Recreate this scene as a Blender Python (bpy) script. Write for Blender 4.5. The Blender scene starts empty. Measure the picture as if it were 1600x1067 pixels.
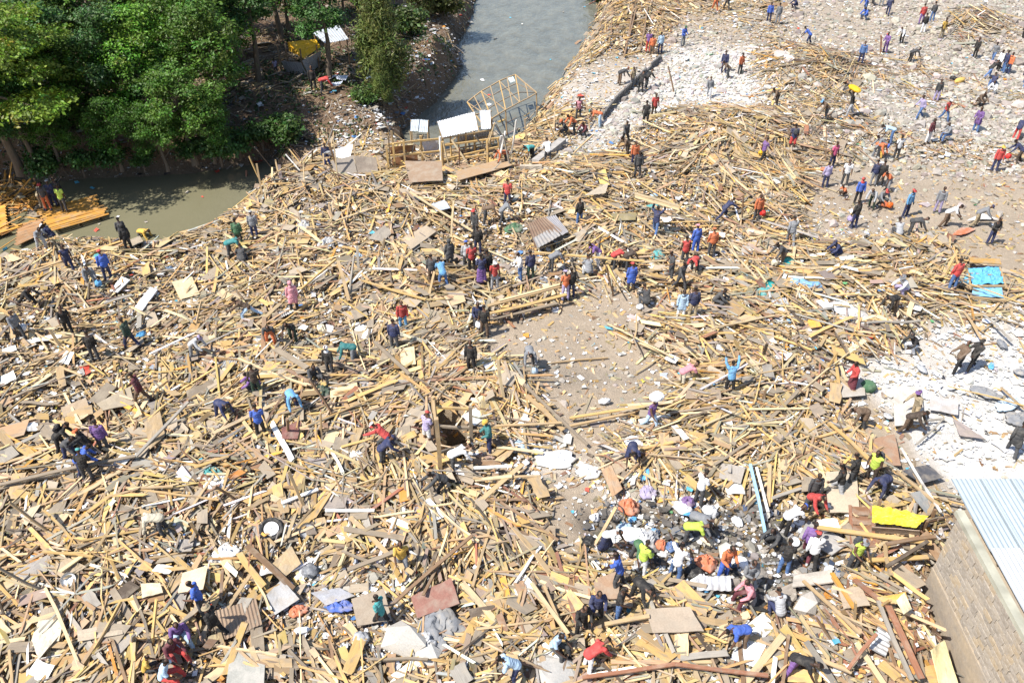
import bpy, math, random
import numpy as np
from mathutils import Vector, Matrix, Quaternion

random.seed(7)
rng = np.random.default_rng(11)
SC = bpy.context.scene
COL = SC.collection

# ------------------------------------------------------------------ camera
CAM_H, PITCH, FPX = 24.5, math.radians(38.0), 1300.0
cam_data = bpy.data.cameras.new("camera")
cam_data.sensor_width = 36.0
cam_data.lens = 36.0 * FPX / 1600.0
cam_data.clip_end = 2000.0
cam = bpy.data.objects.new("camera", cam_data)
cam.location = (0, 0, CAM_H)
cam.rotation_euler = (math.pi / 2 - PITCH, 0, 0)
COL.objects.link(cam)
SC.camera = cam

# ------------------------------------------------------------------ world, sun, exposure
SUN_EL, SUN_AZ = 55.0, 118.0          # azimuth of the sun as a bearing: left of the camera, a little behind it
SUN_FROM = Vector((-0.875, -0.485, 0)).normalized()
world = bpy.data.worlds.new("World")
SC.world = world
world.use_nodes = True
wn = world.node_tree.nodes
wl = world.node_tree.links
for n in list(wn):
    wn.remove(n)
sky = wn.new("ShaderNodeTexSky")
sky.sky_type = 'NISHITA'
sky.sun_disc = False
sky.sun_elevation = math.radians(SUN_EL)
sky.sun_rotation = math.atan2(SUN_FROM.x, SUN_FROM.y)
bg = wn.new("ShaderNodeBackground")
bg.inputs["Strength"].default_value = 0.115
wo = wn.new("ShaderNodeOutputWorld")
wl.new(sky.outputs[0], bg.inputs[0])
wl.new(bg.outputs[0], wo.inputs[0])

sun_data = bpy.data.lights.new("sun", 'SUN')
sun_data.energy = 4.7
sun_data.angle = math.radians(0.5)
sun_data.color = (1.0, 0.955, 0.88)
sun = bpy.data.objects.new("sun", sun_data)
ce = math.cos(math.radians(SUN_EL))
sd = Vector((-SUN_FROM.x * ce, -SUN_FROM.y * ce, -math.sin(math.radians(SUN_EL))))
sun.rotation_euler = sd.to_track_quat('-Z', 'Y').to_euler()
sun.location = (0, 0, 60)
COL.objects.link(sun)
SC.view_settings.view_transform = 'Standard'
SC.view_settings.look = 'None'
SC.view_settings.exposure = 0.75
SC.view_settings.gamma = 1.0
SC.view_settings.use_curve_mapping = False
SC.cycles.max_bounces = 5
SC.cycles.transparent_max_bounces = 6

# ------------------------------------------------------------------ projection helpers (photo pixel <-> place)
_F = np.array([0, math.cos(PITCH), -math.sin(PITCH)])
_R = np.array([1.0, 0, 0])
_U = np.array([0, math.sin(PITCH), math.cos(PITCH)])


def at(u, v, z=0.0):
    d = _F + _R * (u - 800) / FPX - _U * (v - 533.5) / FPX
    t = (z - CAM_H) / d[2]
    return Vector((t * d[0], t * d[1], z))


def to_px(x, y, z=0.0):
    x = np.asarray(x, float); y = np.asarray(y, float); z = np.asarray(z, float) - CAM_H
    w = y * _F[1] + z * _F[2]
    w = np.where(w < 1.0, 1.0, w)
    return 800 + FPX * x / w, 533.5 - FPX * (y * _U[1] + z * _U[2]) / w


def inside(poly, x, y):
    x = np.asarray(x); y = np.asarray(y)
    c = np.zeros(x.shape, bool)
    n = len(poly)
    for i in range(n):
        x0, y0 = poly[i][0], poly[i][1]
        x1, y1 = poly[(i + 1) % n][0], poly[(i + 1) % n][1]
        if y0 == y1:
            continue
        k = (y0 > y) != (y1 > y)
        c ^= k & (x < (x1 - x0) * (y - y0) / (y1 - y0) + x0)
    return c


def seg_dist(poly, x, y, closed=True):
    d = np.full(np.shape(x), 1e9)
    n = len(poly)
    for i in range(n if closed else n - 1):
        ax, ay = poly[i][0], poly[i][1]
        bx, by = poly[(i + 1) % n][0], poly[(i + 1) % n][1]
        dx, dy = bx - ax, by - ay
        t = np.clip(((x - ax) * dx + (y - ay) * dy) / (dx * dx + dy * dy + 1e-9), 0, 1)
        d = np.minimum(d, np.hypot(x - ax - t * dx, y - ay - t * dy))
    return d


def vnoise(x, y, seed=0):
    xi = np.floor(x).astype(np.int64); yi = np.floor(y).astype(np.int64)
    fx = x - xi; fy = y - yi
    fx = fx * fx * (3 - 2 * fx); fy = fy * fy * (3 - 2 * fy)

    def h(a, b):
        n = (a * 374761393 + b * 668265263 + seed * 1442695041) & 0xffffffff
        n = ((n ^ (n >> 13)) * 1274126177) & 0xffffffff
        return ((n ^ (n >> 16)) & 0xffff) / 65535.0
    return (h(xi, yi) * (1 - fx) + h(xi + 1, yi) * fx) * (1 - fy) + (h(xi, yi + 1) * (1 - fx) + h(xi + 1, yi + 1) * fx) * fy


def fbm(x, y, scale, seed=0, octv=4):
    x = np.asarray(x, float) / scale; y = np.asarray(y, float) / scale
    a, s, t = 1.0, 0.0, 0.0
    for o in range(octv):
        s = s + a * vnoise(x * 2 ** o, y * 2 ** o, seed + o * 17); t += a; a *= 0.5
    return s / t


# ------------------------------------------------------------------ zones, drawn over the ground
CW = 10.0
GU = np.arange(-300, 1901, CW); GV = np.arange(-120, 1301, CW)
MU, MV = np.meshgrid(GU, GV)


def blur(a, n=1):
    for _ in range(n):
        p = np.pad(a, 1, mode='edge')
        a = (p[:-2, 1:-1] + p[2:, 1:-1] + p[1:-1, :-2] + p[1:-1, 2:] + 2 * p[1:-1, 1:-1]) / 6
    return a


def zone(polys, n=2):
    a = np.zeros(MU.shape)
    for w, p in polys:
        a = np.where(inside(p, MU, MV), w, a)
    return blur(a, n)


def sample(m, u, v):
    fu = np.clip((np.asarray(u) - GU[0]) / CW, 0, len(GU) - 1.001); fv = np.clip((np.asarray(v) - GV[0]) / CW, 0, len(GV) - 1.001)
    i = fu.astype(int); j = fv.astype(int); fu = fu - i; fv = fv - j
    return (m[j, i] * (1 - fu) + m[j, i + 1] * fu) * (1 - fv) + (m[j + 1, i] * (1 - fu) + m[j + 1, i + 1] * fu) * fv


PLAZA = [(735, 510), (800, 494), (880, 474), (930, 446), (1010, 452), (1090, 490), (1010, 505), (960, 520), (1010, 548), (1055, 580), (1075, 605), (1020, 645),
         (930, 668), (890, 700), (870, 690), (840, 640), (800, 590), (760, 562), (745, 540)]
PATH2 = [(830, 690), (930, 680), (945, 735), (955, 790), (915, 845), (885, 880), (850, 830), (870, 770), (820, 740)]
T_MAP = zone([
    (1.0, [(-320, 370), (60, 385), (170, 388), (300, 362), (345, 325), (400, 262), (440, 250), (520, 240), (620, 250), (700, 250), (780, 262), (860, 262),
           (960, 240), (1010, 205), (1060, 178), (1140, 180), (1215, 195), (1232, 250), (1262, 300), (1255, 380), (1340, 385), (1480, 375), (1520, 440),
           (1460, 520), (1380, 560), (1310, 580), (1300, 620), (1360, 690), (1400, 760), (1480, 790), (1440, 960), (1500, 1067), (1560, 1310), (-320, 1310)]),
    (0.75, [(1180, 60), (1300, 85), (1340, 100), (1330, 150), (1240, 150), (1180, 120)]),
    (0.55, [(1300, 85), (1420, 92), (1500, 110), (1420, 115), (1320, 115)]),
    (0.9, [(1490, 25), (1570, 25), (1590, 60), (1500, 75), (1480, 50)]),
    (0.9, [(925, -60), (1060, -60), (1050, 60), (1020, 90), (960, 85), (900, 100), (860, 150), (830, 150), (870, 110), (905, 60)]),
    (0.5, [(1060, -60), (1200, -60), (1230, 60), (1130, 50), (1060, 40)]),
    (0.45, [(1180, 120), (1330, 150), (1370, 180), (1340, 260), (1260, 250), (1200, 190)]),
    (0.35, [(1330, 90), (1440, 110), (1700, 150), (1700, 190), (1450, 170), (1340, 140)]),
    (0.55, [(1340, 200), (1600, 230), (1700, 300), (1560, 300), (1500, 280), (1400, 240)]),
    (0.8, [(720, 170), (770, 170), (850, 140), (880, 170), (960, 160), (900, 220), (860, 262), (780, 262), (700, 250)]),
    (0.35, [(340, 70), (460, 80), (560, 120), (560, 170), (440, 200), (360, 190)]),
    (0.5, [(80, 150), (200, 150), (220, 215), (110, 225)]),
    (0.8, [(-100, 255), (40, 262), (60, 290), (40, 340), (-100, 380)]),
    (0.05, PLAZA),
    (0.16, [(1250, 255), (1600, 260), (1700, 400), (1540, 410), (1480, 372), (1350, 375), (1250, 360)]),
    (0.06, [(1310, 265), (1470, 270), (1580, 330), (1570, 380), (1440, 372), (1340, 350), (1290, 310)]),
    (0.4, [(1400, 520), (1600, 420), (1700, 430), (1700, 520), (1440, 560)]),
    (0.12, [(1340, 580), (1480, 530), (1750, 500), (1750, 750), (1480, 740), (1420, 720), (1350, 640)]),
    (0.22, [(960, 770), (1060, 765), (1180, 770), (1270, 800), (1330, 850), (1330, 960), (1230, 1000), (1130, 960), (1010, 920), (950, 880), (925, 820)]),
    (0.35, [(420, 880), (540, 870), (640, 880), (740, 960), (700, 1040), (600, 1040), (430, 1000)]),
    (0.03, PATH2), (0.12, [(880, 640), (1000, 640), (990, 690), (940, 720), (850, 715)]),
    (0.3, [(495, 215), (640, 215), (790, 200), (810, 262), (700, 272), (600, 278), (500, 276)]),
    (0.45, [(730, 390), (860, 395), (950, 410), (940, 440), (830, 450), (720, 420)]),
], 2)
STONE_MAP = zone([
    (0.5, [(1060, 40), (1250, 0), (1460, -80), (1800, -80), (1800, 320), (1600, 300), (1350, 260), (1250, 180), (1180, 160), (1060, 120)]),
    (1.0, [(1440, -80), (1800, -80), (1800, 240), (1560, 240), (1420, 200), (1330, 170), (1400, 60)]),
    (0.95, [(1000, 120), (1060, 70), (1120, 80), (1180, 110), (1060, 150), (1000, 220), (930, 240), (880, 260), (840, 275), (860, 245), (930, 205)]),
    (0.28, [(1250, 330), (1440, 350), (1440, 400), (1340, 400), (1220, 420), (1220, 350)]),
    (0.6, [(760, 390), (900, 400), (960, 420), (900, 440), (780, 440)]),
    (0.7, [(1140, 780), (1260, 810), (1320, 880), (1290, 950), (1180, 960), (1090, 900)]),
    (0.2, [(850, 580), (1000, 570), (1000, 600), (850, 610)]),
    (0.6, [(500, 890), (590, 890), (600, 930), (520, 930)]),
    (0.08, [(1260, 260), (1600, 280), (1600, 380), (1300, 340)]),
], 2)
WHITE_MAP = zone([
    (0.75, [(1050, 70), (1160, 85), (1240, 120), (1220, 170), (1100, 185), (1000, 200), (1020, 140)]),
    (0.35, [(880, 120), (1020, 95), (1020, 200), (880, 260)]),
    (0.1, [(1240, 100), (1800, 100), (1800, 300), (1300, 250)]),
    (1.0, [(1345, 600), (1410, 560), (1520, 545), (1750, 520), (1750, 790), (1500, 775), (1440, 720), (1400, 650)]),
    (0.75, [(1260, 570), (1390, 545), (1600, 450), (1750, 470), (1750, 560), (1500, 580), (1350, 610)]),
    (0.3, [(1180, 440), (1400, 500), (1340, 560), (1200, 520)]),
    (0.4, [(1050, 480), (1130, 490), (1100, 520), (1040, 510)]),
    (0.5, [(510, 890), (610, 880), (640, 900), (580, 930), (500, 930)]),
    (0.35, [(690, 690), (860, 700), (940, 730), (820, 760)]),
    (0.3, [(940, 760), (1060, 760), (1080, 870), (980, 880), (930, 830)]),
    (0.5, [(580, 980), (700, 1000), (700, 1050), (560, 1050)]),
], 2)
BURN_MAP = zone([
    (1.0, [(1075, 800), (1195, 785), (1250, 830), (1190, 880), (1100, 885), (1060, 850)]),
    (0.6, [(890, 795), (960, 790), (980, 840), (940, 860), (895, 830)]),
    (0.6, [(1180, 800), (1330, 850), (1325, 925), (1200, 965), (1100, 925), (990, 880), (960, 800)]),
    (0.35, [(650, 420), (740, 440), (720, 500), (640, 490)]),
    (0.22, [(850, 588), (1000, 580), (1005, 602), (850, 612)]),
], 2)
LIT_MAP = zone([
    (0.35, [(-320, 380), (340, 340), (900, 250), (1250, 300), (1500, 400), (1500, 1310), (-320, 1310)]),
    (0.9, [(940, 760), (1120, 750), (1240, 800), (1330, 860), (1330, 960), (1130, 960), (930, 880)]),
    (0.9, [(480, 880), (640, 870), (720, 1000), (680, 1060), (560, 1050), (430, 960)]),
    (.6, [(1300, 560), (1750, 430), (1750, 750), (1420, 720), (1340, 620)]),
    (0.8, [(690, 680), (870, 690), (950, 740), (800, 770)]),
    (0.7, [(560, 180), (700, 60), (760, 20), (700, 150), (640, 220), (560, 250), (500, 240)]),
    (0.8, [(-100, 230), (120, 250), (320, 240), (420, 230), (420, 262), (250, 282), (60, 292), (-100, 300)]),
    (0.16, [(740, 505), (930, 450), (1060, 480), (1000, 640), (880, 690), (760, 560)]),
    (0.5, [(840, 60), (920, 60), (1100, 40), (1300, 200), (1000, 260), (880, 250), (820, 150)]),
    (0.3, [(1100, 0), (1700, 0), (1700, 300), (1300, 250)]),
], 2)

# ------------------------------------------------------------------ terrain
WATER_Z = -1.3
RIVER_A = [at(u, v, WATER_Z) for u, v in [(752, -60), (945, -60), (918, 20), (900, 60), (880, 92), (850, 128), (830, 160), (812, 196), (770, 222), (700, 232),
                                         (650, 225), (622, 222), (626, 210), (652, 188), (692, 153), (716, 120), (728, 95), (720, 72), (738, 35), (748, 5)]]
RIVER_B = [at(u, v, WATER_Z) for u, v in [(425, 252), (408, 292), (380, 306), (352, 325), (335, 345), (290, 368), (250, 380), (190, 374), (100, 384), (40, 398),
                                         (-90, 430), (-260, 450), (-260, 300), (-90, 292), (0, 286), (60, 284), (130, 281), (250, 276), (330, 268), (400, 259)]]
FAR_BANK = [at(u, v, 0) for u, v in [(-900, -200), (760, -200), (752, 0), (735, 60), (725, 95), (690, 150), (640, 200), (610, 225), (520, 228), (430, 245), (330, 266), (250, 275), (60, 284), (-900, 330)]]
PIT = [at(u, v, .3) for u, v in [(682, 634), (738, 634), (729, 712), (693, 714)]]
MOUNDS = [(1110, 235, 6.5, 1.5), (880, 305, 5, .9), (560, 330, 5, .5), (600, 440, 5, .6), (430, 300, 3.5, .7), (1080, 680, 4, .5), (1250, 110, 6, 1.0), (1520, 50, 5, 1.2),
          (690, 100, 3.2, 1.7), (655, 130, 2.6, 1.3), (600, 215, 4, .7), (1400, 870, 3, .8), (1390, 1000, 2.6, .8), (820, 610, 3.5, .5), (120, 420, 6, .4),
          (1250, 180, 6, .5), (1330, 470, 6, .4), (1050, 960, 3, .3), (60, 260, 5, .5)]
xs = np.concatenate([np.linspace(-620, -84, 14), np.arange(-78, 84, 0.36), np.linspace(90, 620, 14)])
ys = np.concatenate([np.linspace(-260, -6, 8), np.arange(2, 112, 0.36), np.linspace(114, 700, 22)])
GX, GY = np.meshgrid(xs, ys)


def raw_height(X, Y):
    u, v = to_px(X, Y, 0)
    T = sample(T_MAP, u, v)
    n1 = fbm(X, Y, 7.0, 3); n2 = fbm(X, Y, 1.6, 9, 3)
    z = 0.25 * (fbm(X, Y, 22, 5) - 0.5) + 0.06 * (n2 - 0.5)
    z = z + T * (0.05 + 0.75 * np.clip(n1 - 0.35, 0, 1) + 0.25 * (n2 - 0.4))
    for (a, b, r, h) in MOUNDS:
        p = at(a, b, 0)
        z = z + h * np.exp(-((X - p.x) ** 2 + (Y - p.y) ** 2) / (r * r * .6)) * (0.7 + .6 * n2)
    fb = inside(FAR_BANK, X, Y)
    dfb = seg_dist(FAR_BANK[1:-1], X, Y, False)
    z = z + np.where(fb, np.clip(dfb / 6, 0, 1) * 1.5 + 0.5 * (n2 - .4), 0)
    inA = inside(RIVER_A, X, Y); inB = inside(RIVER_B, X, Y)
    wob = 0.7 * (fbm(X, Y, 2.0, 21, 3) - 0.5)
    for poly, ins in ((RIVER_A, inA), (RIVER_B, inB)):
        d = seg_dist(poly, X, Y)
        s = np.where(ins, -d, d) + wob
        w = np.where(fb, 1.6, 3.8)
        k = np.clip((s + 0.6) / (w + 0.6), 0, 1)
        k = k * k * (3 - 2 * k)
        z = (WATER_Z - 0.9) * (1 - k) + z * k
    ip = inside(PIT, X, Y); dp = seg_dist(PIT, X, Y)
    k = np.where(ip, np.clip(dp / 0.35 + .4, 0, 1), 0)
    z = z * (1 - k) - 2.3 * k
    # building site is level
    k = np.clip((X - 13.4) / .5, 0, 1) * np.clip((18.0 - Y) / 1.0, 0, 1)
    z = z * (1 - k)
    far = np.clip((np.hypot(X, Y - 50) - 90) / 60, 0, 1)
    return z * (1 - far)


GZ = raw_height(GX, GY)


def height(x, y):
    x = np.asarray(x, float); y = np.asarray(y, float)
    i = np.clip(np.searchsorted(xs, x) - 1, 0, len(xs) - 2); j = np.clip(np.searchsorted(ys, y) - 1, 0, len(ys) - 2)
    fx = np.clip((x - xs[i]) / (xs[i + 1] - xs[i]), 0, 1); fy = np.clip((y - ys[j]) / (ys[j + 1] - ys[j]), 0, 1)
    return (GZ[j, i] * (1 - fx) + GZ[j, i + 1] * fx) * (1 - fy) + (GZ[j + 1, i] * (1 - fx) + GZ[j + 1, i + 1] * fx) * fy


def on(u, v, dz=0.0, floor=None):
    """the point of the ground seen at photo pixel (u, v), dz above it"""
    z = 0.0
    for _ in range(12):
        p = at(u, v, z + dz)
        h = float(height(p.x, p.y))
        if floor is not None:
            h = max(h, floor)
        z = z * .4 + h * .6
    p = at(u, v, z + dz)
    return p


# ------------------------------------------------------------------ object helpers
def put(name, mesh, mat=None, parent=None, loc=None, rot=None, scale=None, color=None):
    o = bpy.data.objects.new(name, mesh)
    if mat is not None and mesh is not None and len(mesh.materials) == 0:
        mesh.materials.append(mat)
    if parent is not None:
        o.parent = parent
    if loc is not None:
        o.location = loc
    if rot is not None:
        if isinstance(rot, Quaternion):
            o.rotation_mode = 'QUATERNION'; o.rotation_quaternion = rot
        else:
            o.rotation_euler = rot
    if scale is not None:
        o.scale = (scale,) * 3 if not hasattr(scale, '__len__') else scale
    if color is not None:
        o.color = (*color[:3], 1.0)
    COL.objects.link(o)
    return o


def tag(o, label=None, cat=None, group=None, kind=None):
    if label: o["label"] = label
    if cat: o["category"] = cat
    if group: o["group"] = group
    if kind: o["kind"] = kind
    return o


def empty(name, loc=(0, 0, 0), rz=0.0):
    o = bpy.data.objects.new(name, None)
    o.location = loc; o.rotation_euler = (0, 0, rz)
    o.empty_display_size = 0.2
    COL.objects.link(o)
    return o


def npmesh(name, V, Fq, uv=None, col=None, smooth=False, mi=None):
    """mesh from arrays; Fq (n,k) faces, uv (n,k,2), col (n,3) per face"""
    V = np.asarray(V, np.float32); Fq = np.asarray(Fq, np.int32)
    n, k = Fq.shape
    me = bpy.data.meshes.new(name)
    me.vertices.add(len(V)); me.vertices.foreach_set("co", V.ravel())
    me.loops.add(n * k); me.loops.foreach_set("vertex_index", Fq.ravel())
    me.polygons.add(n)
    me.polygons.foreach_set("loop_start", np.arange(0, n * k, k, dtype=np.int32))
    me.polygons.foreach_set("loop_total", np.full(n, k, np.int32))
    me.polygons.foreach_set("use_smooth", np.full(n, bool(smooth)))
    if mi is not None:
        me.polygons.foreach_set("material_index", np.asarray(mi, np.int32))
    if uv is not None:
        l = me.uv_layers.new(name="UVMap"); l.data.foreach_set("uv", np.asarray(uv, np.float32).ravel())
    if col is not None:
        a = me.color_attributes.new("col", 'FLOAT_COLOR', 'CORNER')
        c = np.ones((n, k, 4), np.float32); c[:, :, :3] = np.asarray(col, np.float32)[:, None, :]
        a.data.foreach_set("color", c.ravel())
    me.update(calc_edges=True)
    return me


QB = np.array([[0, 3, 2, 1], [4, 5, 6, 7], [0, 1, 5, 4], [1, 2, 6, 5], [2, 3, 7, 6], [3, 0, 4, 7]])


def boxes(C, L, W, dim, endj=0.0, faces=QB):
    """N boxes: centres C, unit axes L and W, dim (n,3) full sizes; ends slanted by endj metres. Returns V, F, UV"""
    C = np.asarray(C, float); L = np.asarray(L, float); W = np.asarray(W, float); dim = np.asarray(dim, float)
    n = len(C)
    Nn = np.cross(L, W)
    sx = np.array([-1, 1, 1, -1, -1, 1, 1, -1]) * .5; sy = np.array([-1, -1, 1, 1, -1, -1, 1, 1]) * .5; sz = np.array([-1, -1, -1, -1, 1, 1, 1, 1]) * .5
    lx = dim[:, 0, None] * sx[None]
    if endj:
        j = rng.uniform(-1, 1, (n, 4)) * np.minimum(endj, dim[:, 0:1] * .2)
        lx = lx + j[:, [0, 1, 2, 3, 0, 1, 2, 3]]
    V = C[:, None, :] + L[:, None, :] * lx[:, :, None] + W[:, None, :] * (dim[:, 1, None] * sy)[:, :, None] + Nn[:, None, :] * (dim[:, 2, None] * sz)[:, :, None]
    Fq = (np.arange(n)[:, None, None] * 8 + faces[None]).reshape(-1, 4)
    ly = dim[:, 1, None] * sy; lz = dim[:, 2, None] * sz
    off = rng.uniform(0, 50, (n, 1))
    uvs = []
    for f in faces:
        if set(f) in ({0, 1, 2, 3}, {4, 5, 6, 7}): a, b = lx[:, f], ly[:, f]
        elif set(f) in ({0, 1, 4, 5}, {2, 3, 6, 7}): a, b = lx[:, f], lz[:, f]
        else: a, b = ly[:, f] * .3, lz[:, f]
        uvs.append(np.stack([a + off, b + off * .37], -1))
    UV = np.stack(uvs, 1).reshape(-1, 4, 2)
    return V.reshape(-1, 3), Fq, UV


class Acc:
    """collects boxes / bars / quads, builds ONE mesh"""
    def __init__(s): s.V = []; s.F = []; s.UV = []; s.C = []; s.n = 0
    def box(s, c, L, W, dim, col=(1, 1, 1)):
        V, Fq, UV = boxes([c], [Vector(L).normalized()], [Vector(W).normalized()], [dim])
        s.V.append(V); s.F.append(Fq + s.n); s.UV.append(UV); s.C.append(np.tile(col, (6, 1))); s.n += 8
        return s
    def bar(s, a, b, w, t, col=(1, 1, 1), up=(0, 0, 1)):
        a = Vector(a); b = Vector(b); L = (b - a); ln = L.length; L.normalize()
        W = Vector(up).cross(L)
        if W.length < .01: W = Vector((1, 0, 0)).cross(L)
        return s.box((a + b) / 2, L, W.normalized(), (ln, w, t), col)
    def build(s, name, mat, parent=None, **k):
        me = npmesh(name, np.concatenate(s.V), np.concatenate(s.F), np.concatenate(s.UV), np.concatenate(s.C))
        return put(name, me, mat, parent, **k)


def sl(r, g, b):
    f = lambda c: (c / 255 / 12.92) if c <= 10 else ((c / 255 + .055) / 1.055) ** 2.4
    return (f(r), f(g), f(b))


# ------------------------------------------------------------------ materials
def new_mat(name, rough=.8, spec=.3):
    m = bpy.data.materials.new(name); m.use_nodes = True
    nt = m.node_tree; b = nt.nodes["Principled BSDF"]
    b.inputs["Roughness"].default_value = rough
    b.inputs["Specular IOR Level"].default_value = spec
    return m, nt, b


def N(nt, t, **k):
    n = nt.nodes.new(t)
    for a, v in k.items():
        setattr(n, a, v)
    return n


def source(nt, kind):
    if kind == 'obj':
        return N(nt, "ShaderNodeObjectInfo").outputs["Color"]
    return N(nt, "ShaderNodeAttribute", attribute_name="col").outputs["Color"]


def mul(nt, a, fac_out, lo, hi):
    """colour a times a grey between lo and hi by fac"""
    mr = N(nt, "ShaderNodeMapRange"); mr.inputs[3].default_value = lo; mr.inputs[4].default_value = hi
    nt.links.new(fac_out, mr.inputs[0])
    mx = N(nt, "ShaderNodeVectorMath", operation='SCALE')
    nt.links.new(a, mx.inputs[0]); nt.links.new(mr.outputs[0], mx.inputs["Scale"])
    return mx.outputs[0]


def mixc(nt, fac, a, b):
    mx = N(nt, "ShaderNodeMix", data_type='RGBA')
    for s, v in ((mx.inputs[0], fac), (mx.inputs[6], a), (mx.inputs[7], b)):
        if isinstance(v, (tuple, list)): s.default_value = (*v[:3], 1)
        elif isinstance(v, (int, float)): s.default_value = v
        else: nt.links.new(v, s)
    return mx.outputs[2]


def noise(nt, vec, scale, detail=3, rough=.55):
    n = N(nt, "ShaderNodeTexNoise"); n.inputs["Scale"].default_value = scale; n.inputs["Detail"].default_value = detail; n.inputs["Roughness"].default_value = rough
    if vec is not None: nt.links.new(vec, n.inputs["Vector"])
    return n.outputs["Fac"]


def ramp(nt, fac, a, b):
    r = N(nt, "ShaderNodeMapRange"); r.inputs[1].default_value = a; r.inputs[2].default_value = b
    nt.links.new(fac, r.inputs[0]); return r.outputs[0]


def bump(nt, b, h, strength=.3, dist=.02):
    k = N(nt, "ShaderNodeBump"); k.inputs["Strength"].default_value = strength; k.inputs["Distance"].default_value = dist
    nt.links.new(h, k.inputs["Height"]); nt.links.new(k.outputs[0], b.inputs["Normal"])


def wood_mat(name, kind):
    m, nt, b = new_mat(name, .75, .25)
    c = source(nt, kind)
    uv = N(nt, "ShaderNodeUVMap").outputs[0]
    mp = N(nt, "ShaderNodeMapping"); mp.inputs["Scale"].default_value = (1.2, 26, 1); nt.links.new(uv, mp.inputs[0])
    g = noise(nt, mp.outputs[0], 1.6, 4)
    c = mul(nt, c, g, .62, 1.35)
    mp2 = N(nt, "ShaderNodeMapping"); mp2.inputs["Scale"].default_value = (1.5, 4, 1); nt.links.new(uv, mp2.inputs[0])
    g2 = noise(nt, mp2.outputs[0], 1.0, 3)
    c = mixc(nt, ramp(nt, g2, .52, .80), c, (.19, .165, .14))
    ob = noise(nt, N(nt, "ShaderNodeTexCoord").outputs["Object"], 1.7, 5, .65)
    c = mixc(nt, ramp(nt, ob, .5, .98), c, (.41, .345, .255))
    nt.links.new(c, b.inputs["Base Color"])
    bump(nt, b, g, .25, .01)
    return m


def cloth_mat(name, kind, rough=.85, crease=.5, scale=9.0):
    m, nt, b = new_mat(name, rough, .2)
    c = source(nt, kind)
    tc = N(nt, "ShaderNodeTexCoord").outputs["Object"]
    g = noise(nt, tc, scale, 4)
    c = mul(nt, c, g, .7, 1.2)
    c = mixc(nt, ramp(nt, noise(nt, tc, 2.7, 5, .65), .48, .9), c, mixc(nt, .45, c, (.36, .32, .26)))
    nt.links.new(c, b.inputs["Base Color"])
    bump(nt, b, g, crease, .03)
    return m


def dusty_mat(name, kind, dust=(.30, .25, .19), amt=.6, rough=.9, sc=3.0):
    m, nt, b = new_mat(name, rough, .2)
    c = source(nt, kind)
    tc = N(nt, "ShaderNodeTexCoord").outputs["Object"]
    g = noise(nt, tc, sc, 5); g2 = noise(nt, tc, sc * 7, 4)
    c = mul(nt, c, g2, .7, 1.25)
    c = mixc(nt, ramp(nt, g, .45, .72), c, mixc(nt, amt, c, dust))
    nt.links.new(c, b.inputs["Base Color"])
    bump(nt, b, g2, .35, .02)
    return m


M_WOOD = wood_mat("timber", 'obj'); M_WOODS = wood_mat("timber_loose", 'attr')
M_PLY = dusty_mat("plywood", 'obj', (.33, .28, .22), .7, .85, 2.2)
M_CLOTH = cloth_mat("fabric", 'obj'); M_PLASTIC = cloth_mat("plastic_film", 'obj', .4, .9, 5.0); M_LIT = cloth_mat("litter", 'attr', .6, .3)
M_RAG = dusty_mat("dusty_cloth", "obj", (.42, .37, .30), .75, .9, 2.6)
M_STONE = dusty_mat("stone", 'obj', (.55, .5, .44), .5, .95, 2.5); M_STONES = dusty_mat("stone_loose", 'attr', (.5, .46, .4), .4, .95, .9)
M_METAL = dusty_mat("sheet_metal", 'obj', (.30, .24, .18), .5, .5, 1.3)
M_METAL.node_tree.nodes["Principled BSDF"].inputs["Metallic"].default_value = .25
M_PAINT = dusty_mat("old_paint", 'obj', (.33, .27, .2), .4, .6, 2.5)
M_RUB = dusty_mat("rubber", 'obj', (.2, .18, .15), .5, .8, 4)


def skin_material():
    m, nt, b = new_mat("skin", .55, .35)
    nt.links.new(source(nt, 'obj'), b.inputs["Base Color"])
    return m


M_SKIN = skin_material()
M_EYE, _nt, _b = new_mat("eye", .3, .5); _b.inputs["Base Color"].default_value = (.5, .48, .45, 1)
M_HAIR = cloth_mat("hair", 'obj', .9, .8, 60.0)


def ground_material():
    m, nt, b = new_mat("earth", .95, .15)
    c = source(nt, 'attr')
    tc = N(nt, "ShaderNodeTexCoord").outputs["Object"]
    g1 = noise(nt, tc, .5, 6, .65); g2 = noise(nt, tc, 5, 5, .65); g3 = noise(nt, tc, 26, 3, .6)
    c = mul(nt, c, g1, .72, 1.25); c = mul(nt, c, g2, .7, 1.28); c = mul(nt, c, g3, .72, 1.25)
    vo = N(nt, "ShaderNodeTexVoronoi"); vo.inputs["Scale"].default_value = 4.5; nt.links.new(tc, vo.inputs["Vector"])
    spk = ramp(nt, vo.outputs["Distance"], .16, .1)
    c = mixc(nt, spk, c, mixc(nt, .55, c, (.6, .56, .5)))
    nt.links.new(c, b.inputs["Base Color"])
    h = N(nt, "ShaderNodeMath", operation='ADD'); nt.links.new(g2, h.inputs[0]); nt.links.new(g3, h.inputs[1])
    bump(nt, b, h.outputs[0], .8, .08)
    return m


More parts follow.
